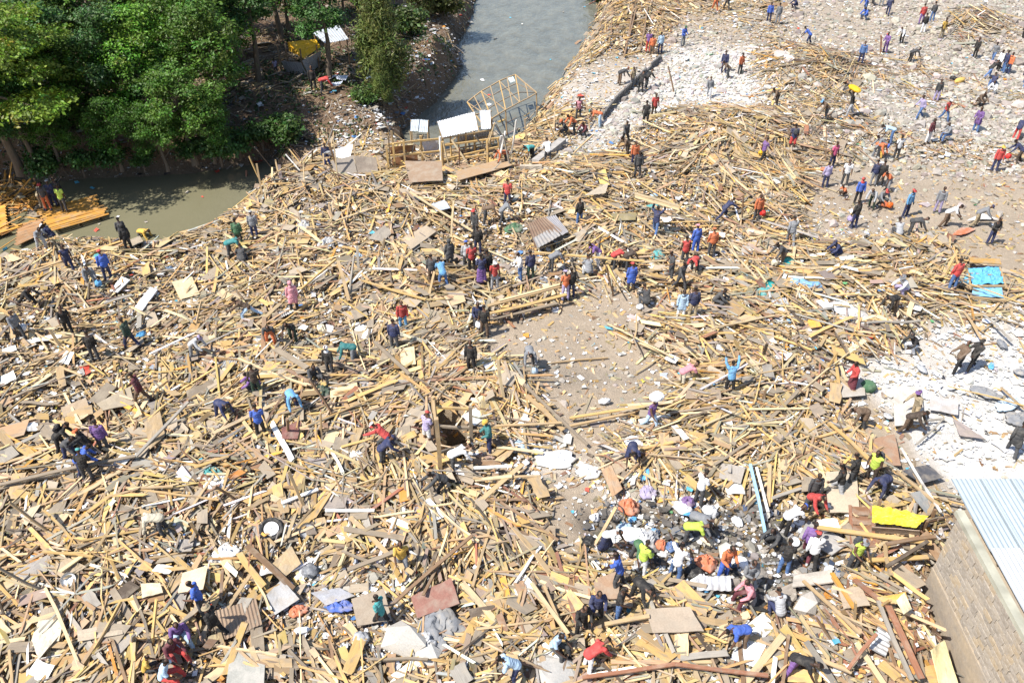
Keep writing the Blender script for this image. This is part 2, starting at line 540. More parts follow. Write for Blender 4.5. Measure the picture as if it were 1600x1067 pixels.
def water_material():
    m, nt, b = new_mat("muddy_water", .07, .5)
    tc = N(nt, "ShaderNodeTexCoord").outputs["Object"]
    g = noise(nt, tc, .18, 4)
    c = mixc(nt, g, (.145, .135, .08), (.195, .18, .115))
    mp = N(nt, "ShaderNodeMapping"); mp.inputs["Scale"].default_value = (1.0, .55, 1); mp.inputs["Rotation"].default_value = (0, 0, .5); nt.links.new(tc, mp.inputs[0])
    r1 = noise(nt, mp.outputs[0], .9, 5, .62)
    # the riffled reach upstream is rougher, with sky reflection and ripples painted in grey
    sep = N(nt, "ShaderNodeSeparateXYZ"); nt.links.new(tc, sep.inputs[0])
    grey = N(nt, "ShaderNodeMapRange"); grey.inputs[1].default_value = -20; grey.inputs[2].default_value = -9; nt.links.new(sep.outputs[0], grey.inputs[0])
    c = mixc(nt, grey.outputs[0], c, mixc(nt, r1, (.07, .075, .065), (.225, .215, .165)))
    nt.links.new(c, b.inputs["Base Color"])
    amp = N(nt, "ShaderNodeMapRange"); amp.inputs[1].default_value = -22; amp.inputs[2].default_value = -8; amp.inputs[3].default_value = .06; amp.inputs[4].default_value = .7
    nt.links.new(sep.outputs[0], amp.inputs[0])
    k = N(nt, "ShaderNodeBump"); k.inputs["Distance"].default_value = .3
    nt.links.new(amp.outputs[0], k.inputs["Strength"]); nt.links.new(r1, k.inputs["Height"]); nt.links.new(k.outputs[0], b.inputs["Normal"])
    return m


# ------------------------------------------------------------------ ground and water
def build_ground():
    ny, nx = GX.shape
    u, v = to_px(GX, GY, 0)
    T = sample(T_MAP, u, v); S = sample(STONE_MAP, u, v); Wt = sample(WHITE_MAP, u, v); B = sample(BURN_MAP, u, v)
    base = np.array([.37, .30, .225])
    c = np.ones(GX.shape + (3,)) * base
    mixin = lambda c, k, col: c * (1 - k[..., None]) + np.array(col) * k[..., None]
    c = mixin(c, np.clip(T, 0, 1) * .7, (.30, .225, .15))
    c = mixin(c, np.clip(S, 0, 1) * .7, (.37, .33, .285))
    n = fbm(GX, GY, 1.3, 31, 4)
    c = mixin(c, np.clip(Wt * (0.55 + n), 0, 1) * .95, (.60, .585, .56))
    c = mixin(c, np.clip(B * (.6 + n * .8), 0, 1), (.055, .05, .047))
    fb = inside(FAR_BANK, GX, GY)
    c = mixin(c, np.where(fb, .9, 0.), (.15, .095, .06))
    wet = np.clip((-.35 - GZ) / .9, 0, 1)
    c = mixin(c, wet * .8, (.12, .10, .07))
    V = np.stack([GX, GY, GZ], -1).reshape(-1, 3)
    idx = np.arange(ny * nx).reshape(ny, nx)
    Fq = np.stack([idx[:-1, :-1], idx[:-1, 1:], idx[1:, 1:], idx[1:, :-1]], -1).reshape(-1, 4)
    me = npmesh("ground", V, Fq, smooth=True)
    a = me.color_attributes.new("col", 'FLOAT_COLOR', 'POINT')
    cc = np.ones((len(V), 4), np.float32); cc[:, :3] = c.reshape(-1, 3)
    a.data.foreach_set("color", cc.ravel())
    tag(put("ground", me, ground_material()), "trampled dusty earth of the demolition site", kind="structure")
    # the river: one sheet, level, wide enough to pass under both banks
    P = [(-95, 40), (-95, 58), (-40, 62), (-14, 62), (-14, 102), (22, 102), (22, 62), (4, 50), (-20, 42), (-40, 30)]
    me = bpy.data.meshes.new("river")
    me.from_pydata([(x, y, WATER_Z) for x, y in P], [], [tuple(range(len(P)))[::-1]])
    me.update()
    if me.polygons[0].normal.z < 0:
        me.flip_normals()
    tag(put("river", me, water_material()), "murky olive river winding past the debris", kind="structure")


build_ground()

# ------------------------------------------------------------------ the stone building at the lower right
def build_building():
    root = empty("stone_building", (13.9, 17.0, 0))
    tag(root, "stone block building with pale corrugated metal roof beside the debris", "building")
    X0 = 13.9; Y1 = 17.0; Y0 = -4.0; ZL = 1.75; ZT = 4.22
    o = np.array([13.9, 17.0, 0])
    loc = lambda x, y, z: (x - o[0], y - o[1], z - o[2])
    # backing wall: plastered foot and mortar core
    mw, nt, b = new_mat("mortar_wall", .95, .15)
    tc = N(nt, "ShaderNodeTexCoord").outputs["Object"]
    mp = N(nt, "ShaderNodeMapping"); mp.inputs["Scale"].default_value = (1, .6, 1.6); nt.links.new(tc, mp.inputs[0])
    g1 = noise(nt, mp.outputs[0], .8, 5, .65); g2 = noise(nt, tc, 9, 4)
    c = mixc(nt, ramp(nt, g1, .4, .65), (.32, .275, .225), (.41, .325, .225))
    c = mul(nt, c, g2, .75, 1.25)
    nt.links.new(c, b.inputs["Base Color"]); bump(nt, b, g2, .5, .03)
    a = Acc()
    a.box(loc(X0 + .2, (Y0 + Y1) / 2, 2.06), (0, 1, 0), (1, 0, 0), (Y1 - Y0, .40, 4.32))
    a.box(loc(X0 + 6.4, Y1 - .2, 2.06), (1, 0, 0), (0, 1, 0), (12.0, .396, 4.32))
    wall = a.build("wall", mw, root)
    # plaster skirt with a weathered ledge
    a = Acc()
    a.box(loc(X0 - .03, (Y0 + Y1) / 2, ZL / 2 - .1), (0, 1, 0), (1, 0, 0), (Y1 - Y0 - .01, .06, ZL + .2))
    a.build("plaster_skirt", mw, wall)
    a = Acc()
    a.box(loc(X0 - .05, (Y0 + Y1) / 2, ZL + .04), (0, 1, 0), (1, 0, 0), (Y1 - Y0 - .02, .1, .07))
    me = a.build("ledge", mw, wall)
    # stone blocks laid in courses
    protos = []
    for k in range(8):
        V, Fq, UV = boxes([(0, 0, 0)], [(0, 1, 0)], [(-1, 0, 0)], [(1, 1, 1)])
        V = V + rng.uniform(-.055, .055, V.shape)
        # a rough dressed face: one raised point in the middle of the outer side
        f = [q for q in Fq if V[q][:, 0].mean() < -.3][0]
        V = np.vstack([V, V[f].mean(0) + [-.10, rng.uniform(-.2, .2), rng.uniform(-.2, .2)]])
        tri = [[f[i], f[(i + 1) % 4], 8] for i in range(4)]
        me = bpy.data.meshes.new("stone_block")
        me.from_pydata([tuple(p) for p in V], [], [tuple(q) for q in Fq if not np.array_equal(q, f)] + [tuple(t) for t in tri])
        me.materials.append(M_STONE); protos.append(me)
    cols = [(.34, .28, .21), (.35, .295, .23), (.31, .265, .215), (.375, .295, .20), (.33, .285, .235), (.285, .245, .20), (.35, .30, .24)]
    ch = (ZT - ZL - .1) / 12
    count = 0
    for r in range(12):
        y = Y1 - .02
        while y > 9.6 and count < 296:
            w = rng.uniform(.24, .46)
            z = ZL + .1 + ch * (r + .5)
            s = put("stone_block", protos[rng.integers(8)], None, wall, loc=loc(X0 - .03 + rng.uniform(-.02, .015), y - w / 2, z + rng.uniform(-.012, .012)), rot=(rng.normal(0, .03), 0, rng.normal(0, .03)),
                    scale=(.07, w - .015, ch - .015), color=cols[rng.integers(len(cols))])
            count += 1
            y -= w
    # coping beam along the top
    mc, nt, b = new_mat("coping_plaster", .9, .2)
    tc = N(nt, "ShaderNodeTexCoord").outputs["Object"]
    c = mixc(nt, ramp(nt, noise(nt, tc, 1.5, 5), .35, .7), (.42, .41, .33), (.26, .25, .20)); nt.links.new(c, b.inputs["Base Color"])
    a = Acc()
    a.box(loc(X0 + .06, (Y0 + Y1) / 2 + .1, ZT + .09), (0, 1, 0), (1, 0, 0), (Y1 - Y0 + .2, .26, .17))
    a.build("coping", mc, root)
    # corrugated roof, sheet by sheet
    mr, nt, b = new_mat("roof_sheet", .45, .5)
    b.inputs["Metallic"].default_value = .35
    tc = N(nt, "ShaderNodeTexCoord").outputs["Object"]
    c = mul(nt, source(nt, 'obj'), noise(nt, tc, .9, 5), .8, 1.15)
    nt.links.new(c, b.inputs["Base Color"])

    def sheet(x0, x1, y0, y1, z0, z1):
        pitch = .15; nx = int((x1 - x0) / pitch * 6)
        X = np.linspace(x0, x1, nx)
        prof = .024 * np.cos(2 * np.pi * (X - x0) / pitch)
        Yv = np.array([y0, (y0 + y1) / 2, y1]); Zb = np.array([z0, (z0 + z1) / 2, z1])
        V = np.stack([np.repeat(X[None], 3, 0), np.repeat(Yv[:, None], nx, 1), Zb[:, None] + prof[None]], -1)
        V2 = V.copy(); V2[..., 2] -= .004
        A = np.concatenate([V.reshape(-1, 3), V2.reshape(-1, 3)]) - o
        i = np.arange(3 * nx).reshape(3, nx)
        F1 = np.stack([i[:-1, :-1], i[:-1, 1:], i[1:, 1:], i[1:, :-1]], -1).reshape(-1, 4)
        return npmesh("roof_sheet", A, np.vstack([F1, F1[:, ::-1] + 3 * nx]))
    a = Acc()
    for yy in (17.9, 15.2, 12.6, 10.0, 7.4):
        a.bar(loc(14.2, yy, ZT + .16), loc(26.0, yy, ZT + .16), .06, .1)
    roof = a.build("roof", M_PAINT, root, color=(.2, .16, .11))
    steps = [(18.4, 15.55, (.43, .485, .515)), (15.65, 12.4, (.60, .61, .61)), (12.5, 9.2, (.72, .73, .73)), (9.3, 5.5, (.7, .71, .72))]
    for k, (ya, yb, colr) in enumerate(steps):
        x = 14.12
        while x < 25.5:
            zt = ZT + .30 - .012 * k
            v = rng.uniform(.95, 1.04)
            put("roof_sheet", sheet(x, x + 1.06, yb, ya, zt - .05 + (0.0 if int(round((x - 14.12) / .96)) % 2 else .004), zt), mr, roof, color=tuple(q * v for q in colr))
            x += .96
    return root


# ------------------------------------------------------------------ trees on the far bank
def leaf_material():
    m, nt, b = new_mat("leaves", .5, .4)
    c = source(nt, 'attr')
    oi = N(nt, "ShaderNodeObjectInfo").outputs["Color"]
    mx = N(nt, "ShaderNodeMix", data_type='RGBA', blend_type='MULTIPLY'); mx.inputs[0].default_value = 1
    nt.links.new(c, mx.inputs[6]); nt.links.new(oi, mx.inputs[7])
    nt.links.new(mx.outputs[2], b.inputs["Base Color"])
    tr = N(nt, "ShaderNodeBsdfTranslucent"); nt.links.new(mx.outputs[2], tr.inputs[0])
    ms = N(nt, "ShaderNodeMixShader"); ms.inputs[0].default_value = .28
    out = nt.nodes["Material Output"]
    nt.links.new(b.outputs[0], ms.inputs[1]); nt.links.new(tr.outputs[0], ms.inputs[2]); nt.links.new(ms.outputs[0], out.inputs[0])
    return m


M_LEAF = leaf_material()


def bark_material():
    m, nt, b = new_mat("bark", .95, .15)
    tc = N(nt, "ShaderNodeTexCoord").outputs["Object"]
    mp = N(nt, "ShaderNodeMapping"); mp.inputs["Scale"].default_value = (6, 6, 1); nt.links.new(tc, mp.inputs[0])
    g = noise(nt, mp.outputs[0], 2, 5)
    c = mixc(nt, g, (.07, .05, .035), (.2, .16, .12)); nt.links.new(c, b.inputs["Base Color"]); bump(nt, b, g, .6, .03)
    return m


M_BARK = bark_material()


def tubes(paths, sides=7):
    """tapered tubes: list of (points, radii) -> V, F"""
    Vs, Fs, n = [], [], 0
    for pts, rad in paths:
        pts = np.asarray(pts, float)
        for i, p in enumerate(pts):
            d = pts[min(i + 1, len(pts) - 1)] - pts[max(i - 1, 0)]
            d = d / (np.linalg.norm(d) + 1e-9)
            a = np.cross(d, [0.31, .95, .1]); a /= np.linalg.norm(a); b = np.cross(d, a)
            t = np.arange(sides) * 2 * np.pi / sides
            Vs.append(p + rad[i] * (np.cos(t)[:, None] * a + np.sin(t)[:, None] * b))
        for i in range(len(pts) - 1):
            j = np.arange(sides); k = (j + 1) % sides
            Fs.append(np.stack([n + i * sides + j, n + i * sides + k, n + (i + 1) * sides + k, n + (i + 1) * sides + j], -1))
        n += len(pts) * sides
    return np.concatenate(Vs), np.concatenate(Fs)


def leaf_mesh(P, size, Nrm, cols, aspect=1.7, droop=0.0):
    n = len(P)
    t = rng.normal(size=(n, 3)); t[:, 2] -= droop
    t -= Nrm * (t * Nrm).sum(1)[:, None]
    t /= np.linalg.norm(t, axis=1)[:, None] + 1e-9
    s = np.cross(Nrm, t)
    size = size[:, None]
    mid = Nrm * size * .12
    A = P - t * size * aspect * .5; B = P + s * size * .5 + mid; Cc = P + t * size * aspect * .5; D = P - s * size * .5 + mid
    V = np.stack([A, B, Cc, D], 1).reshape(-1, 3)
    return npmesh("crown", V, np.arange(n * 4).reshape(n, 4), col=cols)


def grow(kind, seed, h, r, nleaf):
    """trunk mesh and crown mesh of one tree of height h and crown radius r"""
    g = np.random.default_rng(seed)
    paths = []
    top = np.array([g.uniform(-.4, .4), g.uniform(-.4, .4), h * .8])
    mid = np.array([g.uniform(-.3, .3), g.uniform(-.3, .3), h * .4])
    tr = [np.array([0, 0, -.5]), np.array([0, 0, .3]), mid * .6 + [0, 0, .0], mid, (mid + top) / 2 + g.normal(0, .15, 3), top]
    R0 = .022 * h + .03
    paths.append((tr, [R0 * 1.5, R0 * 1.15, R0 * .95, R0 * .75, R0 * .45, R0 * .15]))
    cl = []     # clumps: centre, radii
    nl = {'pads': 17, 'dome': 15, 'plume': 20, 'thin': 9, 'shrub': 7}[kind]
    for i in range(nl):
        a = i * 2.4 + g.uniform(-.4, .4); f = (i + .5) / nl
        if kind == 'pads':
            z = h * (.34 + .62 * f); rr = r * (1.0 - .55 * f) * g.uniform(.55, 1.05)
            c = np.array([math.cos(a) * rr, math.sin(a) * rr, z + g.uniform(-.3, .3)])
            cl.append((c, np.array([1.4, 1.4, .22]) * r * .30 * g.uniform(.7, 1.25)))
        elif kind == 'plume':
            z = h * (.2 + .78 * f); rr = r * (1.0 - .85 * f) * g.uniform(.5, 1)
            c = np.array([math.cos(a) * rr, math.sin(a) * rr, z])
            cl.append((c, np.array([.55, .55, .95]) * r * .5 * (1.1 - .5 * f)))
        elif kind == 'thin':
            z = h * (.5 + .48 * f); rr = r * g.uniform(.2, 1)
            c = np.array([math.cos(a) * rr, math.sin(a) * rr, z])
            cl.append((c, np.array([1, 1, .8]) * r * .30 * g.uniform(.7, 1.2)))
        elif kind == 'shrub':
            rr = r * g.uniform(.1, .8); c = np.array([math.cos(a) * rr, math.sin(a) * rr, h * g.uniform(.3, .8)])
            cl.append((c, np.array([1, 1, .8]) * r * .4 * g.uniform(.7, 1.2)))
        else:
            z = h * (.36 + .6 * f); rr = r * math.sin(math.pi * min(.95, .25 + .7 * f)) * g.uniform(.35, 1)
            c = np.array([math.cos(a) * rr, math.sin(a) * rr, z])
            cl.append((c, np.array([1, 1, .75]) * r * .36 * g.uniform(.65, 1.25)))
    for c, q in cl:
        k = np.clip((c[2] - .25 * h) / h, .1, .75); s = mid * (1 - k) + top * k
        s[2] = min(s[2], c[2] - .1)
        m2 = (s + c) / 2 + g.normal(0, .18, 3)
        paths.append(([s, m2, c, c + (c - m2) * .35], [R0 * .42, R0 * .28, R0 * .15, .012]))
    V, Fq = tubes(paths)
    trunk = npmesh("trunk", V, Fq, smooth=True); trunk.materials.append(M_BARK)
    w = np.array([q[0] * q[1] for _, q in cl]); w /= w.sum()
    # sub-clumps (sprays) inside each clump, leaves inside each spray
    nsp = nleaf // 22
    ci = g.choice(len(cl), nsp, p=w)
    d = g.normal(size=(nsp, 3)); d /= np.linalg.norm(d, axis=1)[:, None]
    rad = g.uniform(.45, 1.05, (nsp, 1)) ** .6
    Cc = np.array([c for c, _ in cl])[ci]; Q = np.array([q for _, q in cl])[ci]
    SP = Cc + d * Q * rad
    li = np.repeat(np.arange(nsp), 22)
    spread = {'pads': .26, 'dome': .28, 'plume': .3, 'thin': .33, 'shrub': .25}[kind]
    P = SP[li] + g.normal(0, spread, (len(li), 3)) * [1, 1, .55 if kind != 'plume' else 1.3]
    Nr = d[li] * .6 + g.normal(0, .55, (len(li), 3)) + [0, 0, .8 if kind != 'plume' else .2]
    Nr /= np.linalg.norm(Nr, axis=1)[:, None]
    size = g.uniform(.09, .19, len(li)) * (1.0 if kind != 'plume' else .55)
    base = {'pads': (.135, .205, .022), 'dome': (.088, .158, .020), 'plume': (.13, .165, .045), 'thin': (.06, .12, .03), 'shrub': (.07, .12, .03)}[kind]
    spc = g.uniform(.65, 1.45, (nsp, 1)) * (1 + g.normal(0, .12, (nsp, 3)))
    cols = np.clip(np.array(base) * spc[li] * g.uniform(.75, 1.25, (len(li), 1)), .005, 1)
    global rng
    keep = rng; rng = g
    crown = leaf_mesh(P, size, Nr, cols, aspect=1.7 if kind != 'plume' else 4.5, droop=0 if kind != 'plume' else .8)
    rng = keep
    crown.materials.append(M_LEAF)
    return trunk, crown


def build_trees():
    pro = {
        'pads': [grow('pads', s, 9.5, 5.0, 24000) for s in (1, 2)],
        'dome': [grow('dome', s, 9.0, 3.4, 11000) for s in (4, 5, 6)],
        'plume': [grow('plume', 8, 9.5, 2.0, 15000)],
        'thin': [grow('thin', s, 8.5, 2.4, 5200) for s in (11, 12)],
        'shrub': [grow('shrub', s, 1.6, 1.2, 1800) for s in (15, 16)],
    }
    # kind, base pixel, scale, tint, label
    T = [
        ('pads', 30, 262, 1.02, (1.1, 1.1, 1), "broad tree with flat feathery bright green layers at the river's edge, nearest the yellow raft"),
        ('pads', -75, 225, 1.1, (.95, 1, .9), "spreading feathery green tree cut by the photo edge beside the broad layered tree"),
        ('pads', 60, 205, .8, (1.05, 1.05, 1), "smaller feathery layered tree right behind the broad layered one"),
        ('pads', -30, 150, .85, (.9, .95, .9), "feathery layered tree at the photo edge, upper of the layered trees"),
        ('dome', 165, 225, .8, (.9, .95, .95), "dark round tree on the trash bank, between the layered trees and the leaning one"),
        ('dome', 245, 185, .85, (1.25, 1.45, 1.0), "bright mid-green tree glowing in the middle of the dark grove"),
        ('dome', 305, 250, .72, (.85, .95, .9), "dark bushy tree on the bank directly above the shadow on the water"),
        ('dome', 120, 130, .9, (.8, .85, .85), "dark tree behind the layered trees, near the upper photo corner"),
        ('dome', 345, 195, .85, (.85, .9, .85), "dark dense tree in the right part of the grove, above the bare brown bank"),
        ('dome', 210, 110, .9, (.9, .95, .8), "tall dark tree behind the bright mid-green tree"),
        ('dome', 300, 110, .95, (.75, .85, .8), "very dark tree in the back row left of the clearing"),
        ('dome', 20, 80, .9, (.8, .9, .8), "dark tree filling the upper corner of the grove"),
        ('dome', 372, 95, .9, (.7, .8, .75), "very dark tree at the back of the clearing beside the yellow awning"),
        ('dome', 452, 52, .66, (1.1, 1.1, .9), "light green leafy tree hanging over the yellow awning"),
        ('thin', 515, 130, .95, (.95, 1.1, .9), "slender tree with a bare dark trunk beside the grey shack roof"),
        ('thin', 270, 225, .8, (1, 1.15, 1.1), "thin leaning tree with a pale bare branch in the grove"),
        ('thin', 200, 190, .9, (.9, 1, .95), "thin open tree among the dark trees over the fallen planks"),
        ('thin', 100, 180, .95, (.9, 1, .9), "thin open tree with pale stems behind the feathery layered trees"),
        ('thin', 150, 60, 1.0, (.8, .9, .8), "tall thin tree in the back row over the pink ground"),
        ('thin', 440, 60, 1.0, (.7, .85, .7), "tall thin tree behind the yellow awning"),
        ('plume', 600, 150, 1.0, (1.1, 1.05, 1), "olive feathery conifer with drooping plumes at the river bend"),
        ('plume', 655, 30, .75, (.75, .7, .7), "dull brownish conifer behind the trash bank near the river top"),
        ('plume', 600, 170, .42, (1, 1, .9), "small olive conifer in front of the tall plumed one"),
        ('dome', 540, 40, .6, (.9, .9, .8), "small dark tree behind the conifer"),
        ('dome', 330, 150, .95, (.75, .85, .7), "dark tree closing the grove left of the shaded clearing"),
        ('dome', 255, 60, 1.0, (.8, .9, .75), "dark tree in the rear row behind the tall dark one"),
        ('thin', 405, 130, .95, (.75, .9, .7), "slim tree standing at the left side of the shaded clearing"),
        ('thin', 350, 60, 1.0, (.7, .85, .7), "slim dark tree in the rear row left of the yellow awning"),
        ('dome', 495, 30, .8, (.9, 1, .8), "leafy tree in the rear row above the flat tin roof"),
        ('dome', 560, 15, .75, (.8, .85, .7), "leafy dark tree in the rear row left of the tall conifer"),
        ('dome', 80, 30, 1.0, (.85, .95, .8), "tall dark tree at the top left corner of the grove"),
        ('dome', 95, 258, .5, (.65, .8, .65), "low dark bushy tree under the broad layered tree"),
        ('dome', 190, 262, .5, (.6, .78, .6), "low dark bushy tree at the waterline, left of the pool's shadow"),
        ('dome', 262, 262, .48, (.6, .8, .62), "low dark bushy tree hanging over the pool's shadow"),
        ('dome', 150, 240, .6, (.7, .85, .65), "low dark tree between the two layered trees and the bank"),
        ('dome', 335, 250, .46, (.62, .8, .62), "low dark bushy tree at the right end of the grove's edge"),
        ('thin', 60, 262, .7, (.8, 1, .75), "small open tree on the trash bank left of the pool"),
        ('shrub', 690, 30, 1.5, (1.3, .8, .8), "brownish dry shrub at the top of the trash bank"),
        ('shrub', 640, 60, 1.4, (.9, .8, .7), "dull shrub right of the tall conifer"),
        ('shrub', 300, 250, .9, (.6, .8, .6), "dark shrub on the bank above the pool's shadow"),
        ('shrub', 375, 240, .9, (.7, .85, .6), "dark shrub at the waterline left of the debris heap"),
        ('shrub', 180, 258, .9, (.6, .8, .6), "dark shrub at the waterline below the round dark tree"),
        ('shrub', 270, 235, 1.2, (.6, .8, .6), "big dark undergrowth shrub beneath the leaning tree"),
        ('shrub', 200, 235, 1.2, (.6, .8, .6), "big dark undergrowth shrub beneath the round dark tree"),
        ('shrub', 450, 225, 1.2, (.7, .8, .6), "low shrub on the brown bank above the collapsed shack"),
        ('shrub', 345, 250, 1.0, (.8, 1, .8), "low green shrub on the dark bank right of the grove"),
        ('shrub', 410, 225, .9, (.6, .75, .6), "low dark shrub on the bare brown bank"),
        ('shrub', 225, 262, .7, (.7, .9, .7), "dark shrub overhanging the water"),
        ('shrub', 130, 268, .8, (.7, .9, .7), "scrubby bush on the trash bank under the layered trees"),
        ('shrub', 80, 275, 1.0, (.7, .9, .7), "scrubby bush at the water right of the yellow planks"),
        ('shrub', 570, 165, .9, (.9, .9, .7), "dry shrub at the foot of the slender tree"),
        ('shrub', 935, 8, 1.3, (.9, .9, .6), "yellow green bush on the far river edge by the canes"),
    ]
    for i, (kind, u, v, s, tint, lab) in enumerate(T):
        p = on(u, v, 0)
        name = {'plume': 'conifer_tree', 'shrub': 'shrub'}.get(kind, 'leafy_tree')
        root = empty(name, (p.x, p.y, p.z), rng.uniform(0, 6.28))
        root.scale = (s, s, s * rng.uniform(.92, 1.08))
        tag(root, lab, "bush" if kind == 'shrub' else "tree", "shrubs on the river banks" if kind == 'shrub' else "trees on the far bank")
        tm, cm = pro[kind][i % len(pro[kind])]
        put("trunk", tm, None, root)
        put("crown", cm, None, root, color=tint)


# ------------------------------------------------------------------ shack remains
WOODC = {'pine': (.49, .32, .125), 'tan': (.40, .28, .15), 'pale': (.55, .42, .245), 'grey': (.245, .195, .14), 'slate': (.265, .24, .205), 'brown': (.21, .13, .075), 'red': (.26, .12, .07), 'white': (.74, .71, .65),
         'orange': (.58, .29, .06), 'dark': (.10, .075, .055)}


def rod(name, a, b, r, colr, parent=None, mat=None, w=None):
    """a squared, slightly crooked pole between two places; its own mesh"""
    a = Vector(a); b = Vector(b)
    A = Acc()
    m = (a + b) / 2
    L = b - a
    off = Vector(rng.normal(0, .012, 3)) * L.length ** .5
    c = m
    if parent is not None:
        org = Vector((0, 0, 0))
        m = m + off
        A.bar(a, m + L.normalized() * .01, w or r * 2, r * 2); A.bar(m, b, w or r * 2, r * 2)
        return A.build(name, mat or M_WOOD, parent, color=colr)
    A.bar(a - c, off + L.normalized() * .01, w or r * 2, r * 2); A.bar(off, b - c, w or r * 2, r * 2)
    return A.build(name, mat or M_WOOD, None, loc=c, color=colr)


def quad_sheet(name, pts, thick, colr, mat, parent=None, corr=0, sag=.02, n=8, origin=None, cat=None, crumple=0.0):
    """a sheet with thickness through four places (ordered round); corr = number of corrugations across side 0-1"""
    p = [np.array(q, float) for q in pts]
    c = sum(p) / 4
    nu = max(n, corr * 6) if corr else n; nv = max(4, n // 2) if corr else n
    s = np.linspace(0, 1, nu + 1); t = np.linspace(0, 1, nv + 1)
    S, T = np.meshgrid(s, t)
    V = ((1 - S) * (1 - T))[..., None] * p[0] + (S * (1 - T))[..., None] * p[1] + (S * T)[..., None] * p[2] + ((1 - S) * T)[..., None] * p[3]
    nr = np.cross(p[1] - p[0], p[3] - p[0]); nr /= np.linalg.norm(nr) + 1e-9
    if nr[2] < 0: nr = -nr; flip = True
    else: flip = False
    h = sag * (fbm(S * 3 + rng.uniform(0, 99), T * 3, 1.2, 4, 3) - .5) * 2
    if crumple: h = h + crumple * (np.abs(fbm(S * 7 + rng.uniform(0, 99), T * 7, 1.1, 5, 3) - .5) * 2)
    if corr: h = h + .018 * np.cos(2 * np.pi * corr * S)
    edge = .012 * (fbm(S * 9 + 3, T * 9, 1.0, int(rng.integers(99)), 2) - .5)
    V = V + nr * h[..., None] + edge[..., None]
    lo = V - nr * thick
    A = np.concatenate([V.reshape(-1, 3), lo.reshape(-1, 3)]) - c
    k = (nu + 1) * (nv + 1)
    i = np.arange(k).reshape(nv + 1, nu + 1)
    F1 = np.stack([i[:-1, :-1], i[:-1, 1:], i[1:, 1:], i[1:, :-1]], -1).reshape(-1, 4)
    rim = np.concatenate([i[0, :], i[1:, -1], i[-1, -2::-1], i[-2:0:-1, 0]])
    r2 = np.roll(rim, -1)
    side = np.stack([r2, rim, rim + k, r2 + k], -1)
    if flip: F1 = F1[:, ::-1]; side = side[:, ::-1]
    Fq = np.vstack([F1, F1[:, ::-1] + k, side])
    uvp = np.stack([S * np.linalg.norm(p[1] - p[0]), T * np.linalg.norm(p[3] - p[0])], -1).reshape(-1, 2)
    uvp = np.vstack([uvp, uvp])
    me = npmesh(name, A, Fq, uv=uvp[Fq])
    if origin is not None:
        return put(name, me, mat, parent, loc=Vector(c) - Vector(origin), color=colr)
    return put(name, me, mat, parent, loc=Vector(c), color=colr)


def pz(u, v, z): return at(u, v, z)


